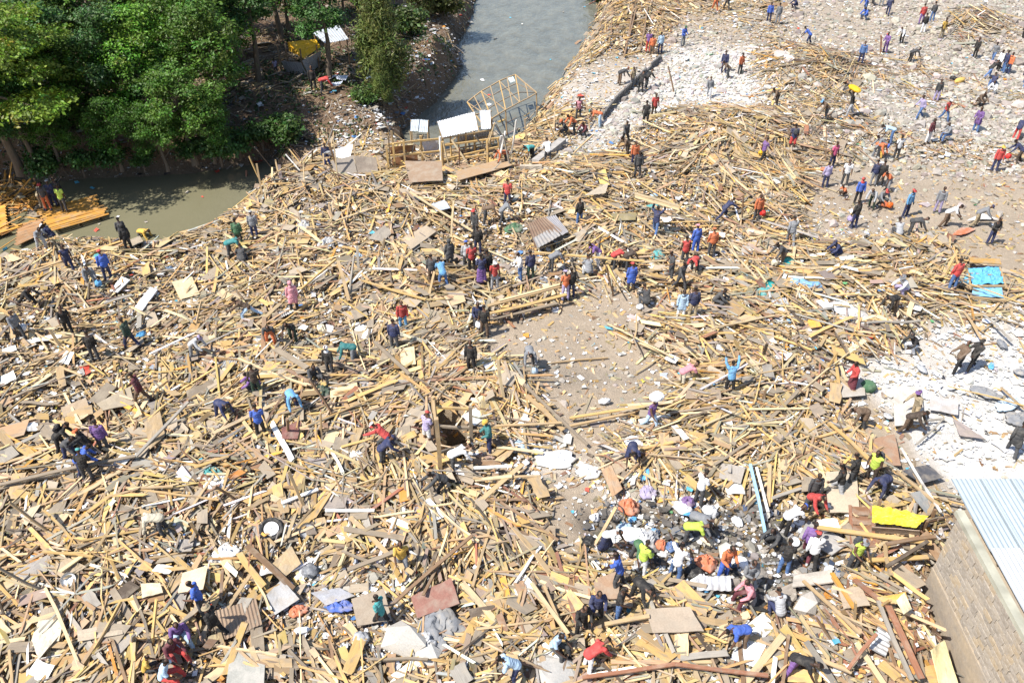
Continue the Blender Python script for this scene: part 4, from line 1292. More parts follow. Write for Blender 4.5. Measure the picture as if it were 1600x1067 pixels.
def build_ash():
    x, y = scatter(3000, np.clip(BURN_MAP - .3, 0, 1), 1.0)
    n = len(x)
    col = np.array([(.03, .03, .03), (.06, .055, .05), (.10, .09, .08), (.16, .15, .14), (.3, .29, .28), (.05, .07, .12)])[rng.choice(6, n, p=[.2, .2, .2, .2, .16, .04])] * rng.uniform(.7, 1.2, (n, 1))
    V, Fq, c = scraps(x, y, np.clip(rng.lognormal(-2.75, .5, n), .03, .2), rng.uniform(.03, .2, n), col)
    tag(put("charred_scraps", npmesh("charred_scraps", V, Fq, col=c), M_LIT), "blackened scraps and ash of the burnt rubbish patch", kind="stuff")


def build_litter():
    x, y = scatter(21000, np.clip(LIT_MAP + .02, 0, 1), 1.3)
    ok = (height(x, y) > WATER_Z - .1)
    x, y = x[ok], y[ok]; n = len(x); u, v = to_px(x, y, 0)
    p = np.array([.3, .16, .18, .12, .06, .018, .015, .008, .008, .03, .008, .006, .08, .06]); p /= p.sum()
    ci = rng.choice(14, n, p=p)
    ci = np.where((sample(WHITE_MAP, u, v) > .5) & (u > 1250) & (v > 400) & (rng.random(n) < .75), rng.integers(0, 3, n), ci)
    col = LC[ci] * rng.uniform(.6, 1.1, (n, 1)) * (1 - .75 * np.clip(sample(BURN_MAP, u, v) * 1.3, 0, 1) * (rng.random(n) < .35))[:, None]
    s = np.clip(rng.lognormal(-2.95, .5, n), .025, .22)
    V, Fq, c = scraps(x, y, s, .05 + rng.uniform(0, .25, n) * sample(T_MAP, u, v), np.clip(col, .02, .85))
    tag(put("litter", npmesh("litter", V, Fq, col=c), M_LIT), "scraps of paper, plastic bags and rags over the whole site", kind="stuff")
    # trash caught along the river banks
    k = 26000
    x = rng.uniform(-50, 12, k); y = rng.uniform(38, 100, k)
    h = height(x, y); u, v = to_px(x, y, h)
    fb = inside(FAR_BANK, x, y)
    d = np.minimum(seg_dist(RIVER_A, x, y), seg_dist(RIVER_B, x, y))
    heap = np.zeros(k)
    for a, b, r in ((690, 95, 4.2), (655, 130, 4), (600, 210, 4.5), (700, 60, 3), (640, 175, 3)):
        q = at(a, b, 0); heap = np.maximum(heap, np.exp(-((x - q.x) ** 2 + (y - q.y) ** 2) / r ** 2))
    pr_ = np.where(fb, np.maximum(np.exp(-d / 3.2), heap * .9), np.exp(-d / .8) * .5) * (h > WATER_Z - .1)
    ok = (rng.random(k) < pr_) & (u > -150)
    x, y = x[ok], y[ok]; n = len(x)
    p = np.array([.12, .08, .12, .14, .07, .02, .03, .03, .02, .1, .01, .03, .14, .15]); p /= p.sum()
    col = LC[rng.choice(14, n, p=p)] * rng.uniform(.3, .85, (n, 1))
    s = np.clip(rng.lognormal(-2.55, .45, n), .04, .22)
    V, Fq, c = scraps(x, y, s, rng.uniform(.02, .3, n), np.clip(col, .02, .8))
    tag(put("bank_trash", npmesh("bank_trash", V, Fq, col=c), M_LIT), "rags, bags and flood trash heaped along the river banks", kind="stuff")
    # sticks and twigs on the far bank
    x = rng.uniform(-48, 2, 16000); y = rng.uniform(40, 98, 16000)
    ok = inside(FAR_BANK, x, y) & (height(x, y) > WATER_Z)
    x, y = x[ok], y[ok]; n = len(x); u, v = to_px(x, y, 0)
    ln = np.clip(rng.lognormal(-.5, .6, n), .2, 3); w = rng.uniform(.02, .07, n)
    C, L, W = lay(x, y, rng.uniform(0, 6.28, n), ln, rng.uniform(.0, .2, n), .3)
    V, Fq, UV = boxes(C, L, W, np.stack([ln, w, w * .7], -1), .05, QB[1:])
    cols = np.array([(.22, .15, .09), (.12, .09, .06), (.3, .22, .12), (.28, .24, .2)])[rng.integers(4, size=n)] * rng.uniform(.6, 1.2, (n, 1))
    tag(put("twigs", npmesh("twigs", V, Fq, UV, np.repeat(cols, 5, 0)), M_WOODS), "sticks, twigs and old laths on the far bank", kind="stuff")
    # low weeds under the trees
    x = rng.uniform(-48, 0, 9000); y = rng.uniform(42, 80, 9000)
    ok = inside(FAR_BANK, x, y) & (fbm(x, y, 3, 77, 3) > .52) & (height(x, y) > -.6)
    x, y = x[ok], y[ok]; n = len(x)
    x = np.repeat(x, 5) + rng.normal(0, .15, n * 5); y = np.repeat(y, 5) + rng.normal(0, .15, n * 5); n = len(x)
    Nr = rng.normal(0, .6, (n, 3)) + [0, 0, .7]; Nr /= np.linalg.norm(Nr, axis=1)[:, None]
    P = np.stack([x, y, height(x, y) + rng.uniform(.02, .3, n)], -1)
    me = leaf_mesh(P, rng.uniform(.08, .2, n), Nr, np.array([.05, .09, .025]) * rng.uniform(.5, 1.5, (n, 1)))
    me.name = "weeds"
    tag(put("weeds", me, M_LEAF), "dark green weeds growing on the shaded far bank", kind="stuff")
    # floating scraps on the water
    k = 900
    x = rng.uniform(-60, 16, k); y = rng.uniform(38, 96, k)
    ok = (inside(RIVER_A, x, y) & (rng.random(k) < .12)) | (inside(RIVER_B, x, y))
    x, y = x[ok], y[ok]; n = len(x)
    V, Fq, c = scraps(x, y, rng.uniform(.05, .17, n), np.full(n, .04), LC[rng.choice([0, 1, 2, 4, 6, 7, 12], n)])
    tag(put("floating_litter", npmesh("floating_litter", V, Fq, col=c), M_LIT), "small bits of rubbish floating on the river", kind="stuff")


build_timber()
build_ash()
build_chips()
build_rubble()
build_litter()

# ------------------------------------------------------------------ people
class Body:
    """collects closed tubes and balls, fuses them into ONE continuous surface"""
    def __init__(s): s.V = []; s.F = []; s.n = 0

    def tube(s, pts, rs, lat=(0, 1, 0), k=12):
        """pts: centres, rs: (half width along lat, half depth) or one radius; ends rounded"""
        pts = [np.array(p, float) for p in pts]; rs = [(r, r) if not hasattr(r, '__len__') else r for r in rs]
        d0 = pts[0] - pts[1]; d0 /= np.linalg.norm(d0) + 1e-9; d1 = pts[-1] - pts[-2]; d1 /= np.linalg.norm(d1) + 1e-9
        P = []; R = []
        for f, q in ((.95, .3), (.7, .72)):
            P.append(pts[0] + d0 * min(rs[0]) * f); R.append((rs[0][0] * q, rs[0][1] * q))
        P += pts; R += rs
        for f, q in ((.7, .72), (.95, .3)):
            P.append(pts[-1] + d1 * min(rs[-1]) * f); R.append((rs[-1][0] * q, rs[-1][1] * q))
        rings = []
        for i, p in enumerate(P):
            d = P[min(i + 1, len(P) - 1)] - P[max(i - 1, 0)]; d /= np.linalg.norm(d) + 1e-9
            a = np.array(lat, float); a = a - d * a.dot(d)
            if np.linalg.norm(a) < .05: a = np.cross(d, [1, 0.2, .1])
            a /= np.linalg.norm(a); b = np.cross(d, a)
            t = np.arange(k) * 2 * np.pi / k
            rings.append(p + R[i][0] * np.cos(t)[:, None] * a + R[i][1] * np.sin(t)[:, None] * b)
        V = np.concatenate(rings + [P[0][None], P[-1][None]]); m = len(P)
        F = []
        for i in range(m - 1):
            for j in range(k):
                F.append((i * k + j, i * k + (j + 1) % k, (i + 1) * k + (j + 1) % k, (i + 1) * k + j))
        c0, c1 = m * k, m * k + 1
        for j in range(k):
            F.append((c0, (j + 1) % k, j)); F.append((c1, (m - 1) * k + j, (m - 1) * k + (j + 1) % k))
        s.V.append(V); s.F += [tuple(q + s.n for q in f) for f in F]; s.n += len(V)

    def fuse(s, name, voxel, wrinkle=0.0, seed=0):
        me = bpy.data.meshes.new("tmp"); me.from_pydata(np.concatenate(s.V).tolist(), [], s.F); me.update()
        o = bpy.data.objects.new("tmp", me); COL.objects.link(o)
        r = o.modifiers.new("r", 'REMESH'); r.mode = 'VOXEL'; r.voxel_size = voxel; r.use_smooth_shade = True
        sm = o.modifiers.new("s", 'SMOOTH'); sm.iterations = 2; sm.factor = .5
        dg = bpy.context.evaluated_depsgraph_get()
        out = bpy.data.meshes.new_from_object(o.evaluated_get(dg)); out.name = name
        bpy.data.objects.remove(o); bpy.data.meshes.remove(me)
        if wrinkle:
            n = len(out.vertices); co = np.empty(n * 3, np.float32); out.vertices.foreach_get("co", co); co = co.reshape(-1, 3)
            no = np.empty(n * 3, np.float32); out.vertices.foreach_get("normal", no); no = no.reshape(-1, 3)
            w = fbm(co[:, 0] + co[:, 2] * 2.1 + seed, co[:, 1] + co[:, 2] * .9, .09, 3, 2) - .5
            out.vertices.foreach_set("co", (co + no * (w * wrinkle)[:, None]).ravel()); out.update()
        return out


def ang(a, b=0.0, side=1):
    """unit direction for a limb hanging down: a degrees forward, b degrees outward"""
    a, b = math.radians(a), math.radians(b)
    return np.array([math.sin(a) * math.cos(b), side * math.sin(b), -math.cos(a) * math.cos(b)])


# pose: torso pitch, head pitch, arms (upper fwd, upper out, fore fwd, fore out) L and R, legs (thigh, shin, out) L and R
POSES = {
    'stand': (3, 12, (4, 9, 14, 4), (-2, 9, 12, 4), (3, -2, 5), (-2, -4, 5)),
    'look': (5, 30, (12, 12, 70, -18), (10, 12, 66, -18), (2, -3, 6), (0, -3, 6)),
    'walk': (7, 14, (-22, 10, 2, 4), (26, 8, 48, 0), (27, 12, 3), (-14, -38, 3)),
    'step': (10, 22, (18, 14, 40, 6), (-18, 16, 8, 8), (-18, -42, 5), (34, 6, 5)),
    'bend': (78, 70, (10, 10, 22, 4), (24, 8, 34, 2), (8, -8, 9), (-4, -10, 9)),
    'stoop': (48, 44, (22, 12, 34, 4), (30, 10, 48, -6), (16, -10, 8), (-4, -22, 8)),
    'squat': (32, 38, (40, 16, 66, -10), (44, 14, 60, -10), (98, -28, 14), (92, -32, 16)),
    'sit': (20, 28, (26, 14, 62, -12), (24, 14, 60, -10), (84, 12, 12), (82, 6, 12)),
    'carry': (5, 6, (120, 34, 172, -16), (128, 30, 176, -16), (20, 8, 3), (-14, -32, 3)),
    'lift': (8, 16, (150, 22, 158, 4), (142, 22, 150, 4), (6, -6, 7), (-4, -8, 7)),
    'reach': (16, 10, (108, 44, 112, 50), (30, 20, 60, -10), (12, -8, 10), (-8, -16, 10)),
    'lunge': (52, 40, (60, 14, 66, 6), (52, 12, 60, 4), (44, -2, 6), (-40, -52, 6)),
    'pull': (-12, 2, (52, 10, 58, 0), (46, 10, 62, 0), (24, 6, 6), (-22, -34, 6)),
    'hips': (2, 8, (-18, 34, 30, -38), (-18, 34, 30, -38), (3, -3, 9), (0, -3, 9)),
    'arms': (4, 22, (14, 10, 78, -46), (12, 10, 74, -46), (2, -2, 5), (-2, -4, 5)),
}
_SK = {}


def skeleton(pose):
    if pose in _SK: return _SK[pose]
    tp, hp, aL, aR, lL, lR = POSES[pose]
    t = math.radians(tp); h = math.radians(hp)
    up = np.array([math.sin(t), 0, math.cos(t)]); hd = np.array([math.sin(h * .75 + t * .25), 0, math.cos(h * .75 + t * .25)])
    J = {'pel': np.zeros(3)}
    J['waist'] = up * .18; J['chest'] = up * .38; J['neck'] = up * .51
    J['head'] = J['neck'] + hd * .16; J['hd'] = hd; J['up'] = up
    hf = np.cross([0, 1, 0], hd); J['hf'] = hf
    for s, n, A, Lg in ((1, 'L', aL, lL), (-1, 'R', aR, lR)):
        sh = up * .46 + np.array([0, s * .185, 0]); J['sh' + n] = sh
        J['el' + n] = sh + ang(A[0], A[1], s) * .285; J['wr' + n] = J['el' + n] + ang(A[2], A[3], s) * .25
        J['hn' + n] = J['wr' + n] + ang(A[2] + 6, A[3], s) * .09
        hip = np.array([0, s * .09, -.03]); J['hip' + n] = hip
        J['kn' + n] = hip + ang(Lg[0], Lg[2], s) * .43; J['an' + n] = J['kn' + n] + ang(Lg[1], Lg[2] * .4, s) * .42
    zmin = min(J['anL'][2], J['anR'][2]) - .085
    if pose == 'sit': zmin = min(zmin, -.14)
    if pose == 'squat': zmin = min(zmin, -.12)
    fx = (J['anL'][0] + J['anR'][0]) / 2
    for k in J:
        if k not in ('hd', 'hf', 'up'): J[k] = J[k] + np.array([-fx, 0, -zmin])
    J['back'] = (tp, hp)
    _SK[pose] = J
    return J


_MC = {}


def foot_dir(J, n):
    sh = J['an' + n] - J['kn' + n]; sh = sh / np.linalg.norm(sh)
    f = np.array([1.0, 0, 0]) - sh * sh[0]
    lift = J['an' + n][2] > .14
    return (f / np.linalg.norm(f)) if lift else np.array([1.0, 0.12 * (1 if n == 'L' else -1), -.02])


def body_mesh(pose):
    if ('b', pose) in _MC: return _MC['b', pose]
    J = skeleton(pose); B = Body()
    B.tube([J['pel'] - J['up'] * .02, J['waist'], J['chest'], J['chest'] + J['up'] * .08], [(.155, .11), (.135, .10), (.165, .11), (.14, .09)])
    B.tube([J['chest'] + J['up'] * .06, J['neck'] + J['hd'] * .03, J['head'] - J['hd'] * .03], [.075, .052, .055])
    # head: skull, jaw, nose, ears
    hd, hf = J['hd'], J['hf']; H = J['head']
    B.tube([H + hd * .0 + hf * .01, H + hd * .06 + hf * .005, H + hd * .10 - hf * .005], [(.066, .078), (.076, .092), (.068, .082)])
    B.tube([H - hd * .045 + hf * .04, H + hd * .02 + hf * .03], [(.042, .035), (.058, .055)])
    B.tube([H + hf * .095 + hd * .035, H + hf * .108 + hd * .005], [.012, .016], k=8)
    for s in (1, -1):
        B.tube([H + np.array([0, s * .075, 0]) + hd * .045, H + np.array([0, s * .082, 0]) + hd * .005], [.018, .014], k=8)
    for n, s in (('L', 1), ('R', -1)):
        sh, el, wr, hn = (J[q + n] for q in ('sh', 'el', 'wr', 'hn'))
        B.tube([J['chest'] + J['up'] * .06 + np.array([0, s * .1, 0]), sh, sh * .5 + el * .5, el], [.07, .062, .05, .042])
        B.tube([el, el * .6 + wr * .4, wr], [.042, .043, .030])
        f = hn - wr; f /= np.linalg.norm(f); lat = np.array([0, s, 0.]) - f * (s * f[1]); lat /= np.linalg.norm(lat); pn = np.cross(f, lat)
        side = np.cross(f, lat); side /= np.linalg.norm(side)
        palm = wr + f * .075
        B.tube([wr, wr + f * .04, palm], [.028, (.036, .020), (.042, .018)], lat=side)
        for i, (o, ln) in enumerate(((.032, .072), (.011, .082), (-.011, .077), (-.032, .060))):
            b0 = palm + side * o + f * .005
            b1 = b0 + (f * .9 - lat * .25) * ln * .55; b2 = b1 + (f * .6 - lat * .65) * ln * .5
            B.tube([b0 - f * .02, b1, b2], [.0105, .0095, .008], k=6)
        t0 = wr + f * .03 + side * .032; t1 = t0 + (f * .6 + side * .75) * .04; B.tube([t0, t1, t1 + (f * .9 + side * .1) * .032], [.014, .0115, .009], k=6)
        hip, kn, an = (J[q + n] for q in ('hip', 'kn', 'an'))
        B.tube([hip + J['up'] * .03, hip, hip * .5 + kn * .5, kn], [.085, .088, .075, .054])
        B.tube([kn, kn * .65 + an * .35, an], [.053, .054, .036])
        fd = foot_dir(J, n); dn = np.array([0, 0, -.05])
        B.tube([an - fd * .05 + dn * .8, an + fd * .06 + dn, an + fd * .15 + dn * 1.2], [(.033, .03), (.042, .03), (.038, .022)])
    me = B.fuse("body", .0125)
    me.materials.append(M_SKIN); me.materials.append(M_EYE)
    # eyes, set into the face
    Vs = []; Fs = []
    n0 = len(me.vertices)
    import bmesh
    bm = bmesh.new(); bm.from_mesh(me)
    for s in (1, -1):
        c = H + hf * .086 + hd * .035 + np.array([0, s * .03, 0])
        vs = [bm.verts.new(c + np.array([0, 1, 0]) * a * .013 + hd * b * .008 + hf * .006 * (1 - abs(a))) for a, b in ((-1, 0), (0, 1), (1, 0), (0, -1))]
        f = bm.faces.new(vs); f.material_index = 1
    bm.to_mesh(me); bm.free()
    _MC['b', pose] = me
    return me


def top_mesh(pose, style):
    """L long sleeves, S short sleeves, V sleeveless, C coat to the thigh"""
    if ('t', pose, style) in _MC: return _MC['t', pose, style]
    J = skeleton(pose); B = Body(); up = J['up']
    g = .012 if style == 'S' else .02
    low = J['pel'] - up * .05
    B.tube([low, J['pel'] + up * .05, J['waist'], J['chest'], J['chest'] + up * .085], [(.168 + g, .118 + g), (.165 + g, .115 + g), (.150 + g, .11 + g), (.178 + g, .118 + g), (.14, .09)])
    if style in 'LC':
        B.tube([J['chest'] + up * .09, J['neck'] + J['hd'] * .015], [.08, .066])
    for n, s in (('L', 1), ('R', -1)):
        sh, el, wr = (J[q + n] for q in ('sh', 'el', 'wr'))
        if style == 'V':
            B.tube([J['chest'] + up * .06 + np.array([0, s * .09, 0]), sh], [.078, .066]); continue
        B.tube([J['chest'] + up * .06 + np.array([0, s * .09, 0]), sh, sh * .55 + el * .45], [.082, .074 + g * .3, .062 + g * .5])
        if style == 'S':
            B.tube([sh, sh * .35 + el * .65], [.07, .066])
        else:
            B.tube([sh, sh * .5 + el * .5, el, el * .5 + wr * .5, el * .06 + wr * .94], [.07, .062 + g * .4, .054 + g * .4, .05 + g * .3, .042 + g * .2])
        if style == 'C':
            hip, kn = J['hip' + n], J['kn' + n]
            B.tube([hip + up * .05, hip, hip * .35 + kn * .65], [.11, .125, .122])
    if style == 'C':
        mid = (J['knL'] + J['knR']) / 2
        B.tube([J['pel'], J['pel'] * .45 + mid * .55], [(.19, .14), (.19, .14)])
    me = B.fuse("top", .019, .028, hash(pose) % 50); me.materials.append(M_CLOTH)
    _MC['t', pose, style] = me
    return me


def bottom_mesh(pose, style):
    """T trousers, S shorts, K skirt"""
    if ('p', pose, style) in _MC: return _MC['p', pose, style]
    J = skeleton(pose); B = Body(); up = J['up']
    B.tube([J['pel'] - np.array([0, 0, .05]), J['pel'] + up * .06], [(.155, .115), (.15, .11)])
    for n in 'LR':
        hip, kn, an = (J[q + n] for q in ('hip', 'kn', 'an'))
        if style == 'T':
            B.tube([hip + up * .03, hip, hip * .5 + kn * .5, kn], [.095, .10, .09, .073])
            B.tube([kn, kn * .5 + an * .5, kn * .06 + an * .94], [.073, .072, .064])
        elif style == 'S':
            B.tube([hip + up * .03, hip, hip * .5 + kn * .5, hip * .1 + kn * .9], [.097, .105, .10, .092])
        else:
            B.tube([hip + up * .03, hip, kn, kn * .5 + an * .5], [.1, .12, .12, .125])
    if style == 'K':
        mk = (J['knL'] + J['knR']) / 2; ma = (J['anL'] + J['anR']) / 2
        B.tube([J['pel'], mk, mk * .5 + ma * .5], [(.17, .13), (.2, .14), (.21, .15)])
    me = B.fuse("trousers", .02, .024, 7); me.materials.append(M_CLOTH)
    _MC['p', pose, style] = me
    return me


def shoe_mesh(pose):
    if ('s', pose) in _MC: return _MC['s', pose]
    J = skeleton(pose); out = []
    for n in 'LR':
        B = Body(); an = J['an' + n]; fd = foot_dir(J, n); dn = np.array([0, 0, -.045])
        B.tube([an - fd * .055 + dn, an + fd * .05 + dn, an + fd * .17 + dn * 1.15], [(.042, .042), (.05, .04), (.043, .03)])
        B.tube([an + np.array([0, 0, .02]), an + dn], [.05, .05])
        me = B.fuse("shoe", .014); me.materials.append(M_RUB); out.append(me)
    _MC['s', pose] = out
    return out


def head_mesh(pose, style):
    """hair, cap, hood, hat, helmet, scarf"""
    if ('h', pose, style) in _MC: return _MC['h', pose, style]
    J = skeleton(pose); H, hd, hf = J['head'], J['hd'], J['hf']
    y = np.array([0, 1.0, 0])
    k = {'hair': (.087, .101, .094), 'cap': (.094, .108, .10), 'hood': (.112, .122, .13), 'hat': (.098, .11, .10), 'helmet': (.112, .132, .118), 'scarf': (.104, .112, .12)}[style]
    nu, nv = 18, 9
    cut = {'hair': -.05, 'cap': .12, 'hood': -.55, 'hat': .1, 'helmet': .02, 'scarf': -.6}[style]
    c = H + hd * (.062 if style not in ('hood', 'scarf') else .045) - hf * (.012 if style not in ('hood', 'scarf') else .02)
    V = []; F = []
    for j in range(nv):
        f = j / (nv - 1)
        for i in range(nu):
            a = i / nu * 2 * math.pi
            front = max(0, math.cos(a))
            lo = cut + (.45 * front if style in ('hair',) else 0) + (1.0 * front if style in ('hood', 'scarf') else 0)
            z = 1 - (1 - lo) * f
            r = math.sqrt(max(0, 1 - min(1, abs(z)) ** 2)) if z < 1 else 0.0
            V.append(c + hf * math.cos(a) * r * k[1] + y * math.sin(a) * r * k[0] + hd * z * k[2])
    for j in range(nv - 1):
        for i in range(nu):
            F.append((j * nu + i, j * nu + (i + 1) % nu, (j + 1) * nu + (i + 1) % nu, (j + 1) * nu + i))
    # inner skin gives the cap its thickness
    n0 = len(V); V += [c + (v - c) * .93 for v in V]; F += [tuple(q + n0 for q in f[::-1]) for f in F[:]]
    for i in range(nu):
        a, b = (nv - 1) * nu + i, (nv - 1) * nu + (i + 1) % nu
        F.append((a, b, b + n0, a + n0))
    if style in ('cap', 'hat', 'helmet'):
        n1 = len(V); m = 9 if style != 'hat' else 19
        ext = {'cap': .075, 'hat': .055, 'helmet': .03}[style]
        for i in range(m):
            a = (i / (m - 1) - .5) * (2.3 if style != 'hat' else 2 * math.pi)
            e = c + hf * math.cos(a) * k[1] * .97 + y * math.sin(a) * k[0] * .97 + hd * (cut + .02) * k[2]
            w = (math.cos(a * .7) if style != 'hat' else 1) * ext
            V += [e, e + (hf * math.cos(a) + y * math.sin(a)) * w - hd * .02, e - hd * .007, e + (hf * math.cos(a) + y * math.sin(a)) * w - hd * .028]
        for i in range(m - 1):
            b = n1 + i * 4
            F += [(b, b + 1, b + 5, b + 4), (b + 3, b + 2, b + 6, b + 7), (b + 1, b + 3, b + 7, b + 5)]
    if style in ('scarf', 'hood'):
        B = Body(); B.tube([J['neck'] - J['up'] * .03, J['neck'] + hd * .05 - hf * .01], [(.13, .10), .085])
        for v, f in zip(B.V, [B.F]):
            n1 = len(V); V += list(v); F += [tuple(q + n1 for q in t) for t in f]
    me = bpy.data.meshes.new(style); me.from_pydata([tuple(v) for v in V], [], F); me.update()
    me.polygons.foreach_set("use_smooth", np.ones(len(me.polygons), bool))
    me.materials.append(M_HAIR if style == 'hair' else M_CLOTH)
    _MC['h', pose, style] = me
    return me


CC = {'red': (.55, .03, .025), 'orange': (.62, .13, .02), 'yellow': (.68, .40, .02), 'lime': (.50, .68, .03), 'green': (.05, .16, .07), 'dkgreen': (.03, .07, .045), 'teal': (.02, .20, .20), 'turquoise': (.03, .33, .33),
      'blue': (.02, .10, .50), 'skyblue': (.10, .34, .62), 'ltblue': (.38, .55, .72), 'jeans': (.06, .15, .36), 'navy': (.02, .03, .10), 'purple': (.17, .07, .28), 'lilac': (.36, .30, .50), 'pink': (.70, .25, .30), 'magenta': (.60, .05, .18),
      'white': (.78, .78, .78), 'cream': (.62, .55, .40), 'grey': (.20, .21, .23), 'ltgrey': (.40, .41, .43), 'dkgrey': (.055, .058, .065), 'black': (.014, .014, .017), 'brown': (.14, .085, .05), 'khaki': (.36, .28, .16), 'tan': (.38, .28, .15),
      'maroon': (.13, .02, .035), 'dkbrown': (.06, .04, .03)}
NAMES = {'lime': 'lime green', 'dkgreen': 'dark green', 'skyblue': 'bright blue', 'ltblue': 'pale blue', 'jeans': 'blue', 'ltgrey': 'light grey', 'dkgrey': 'dark grey', 'dkbrown': 'dark brown'}

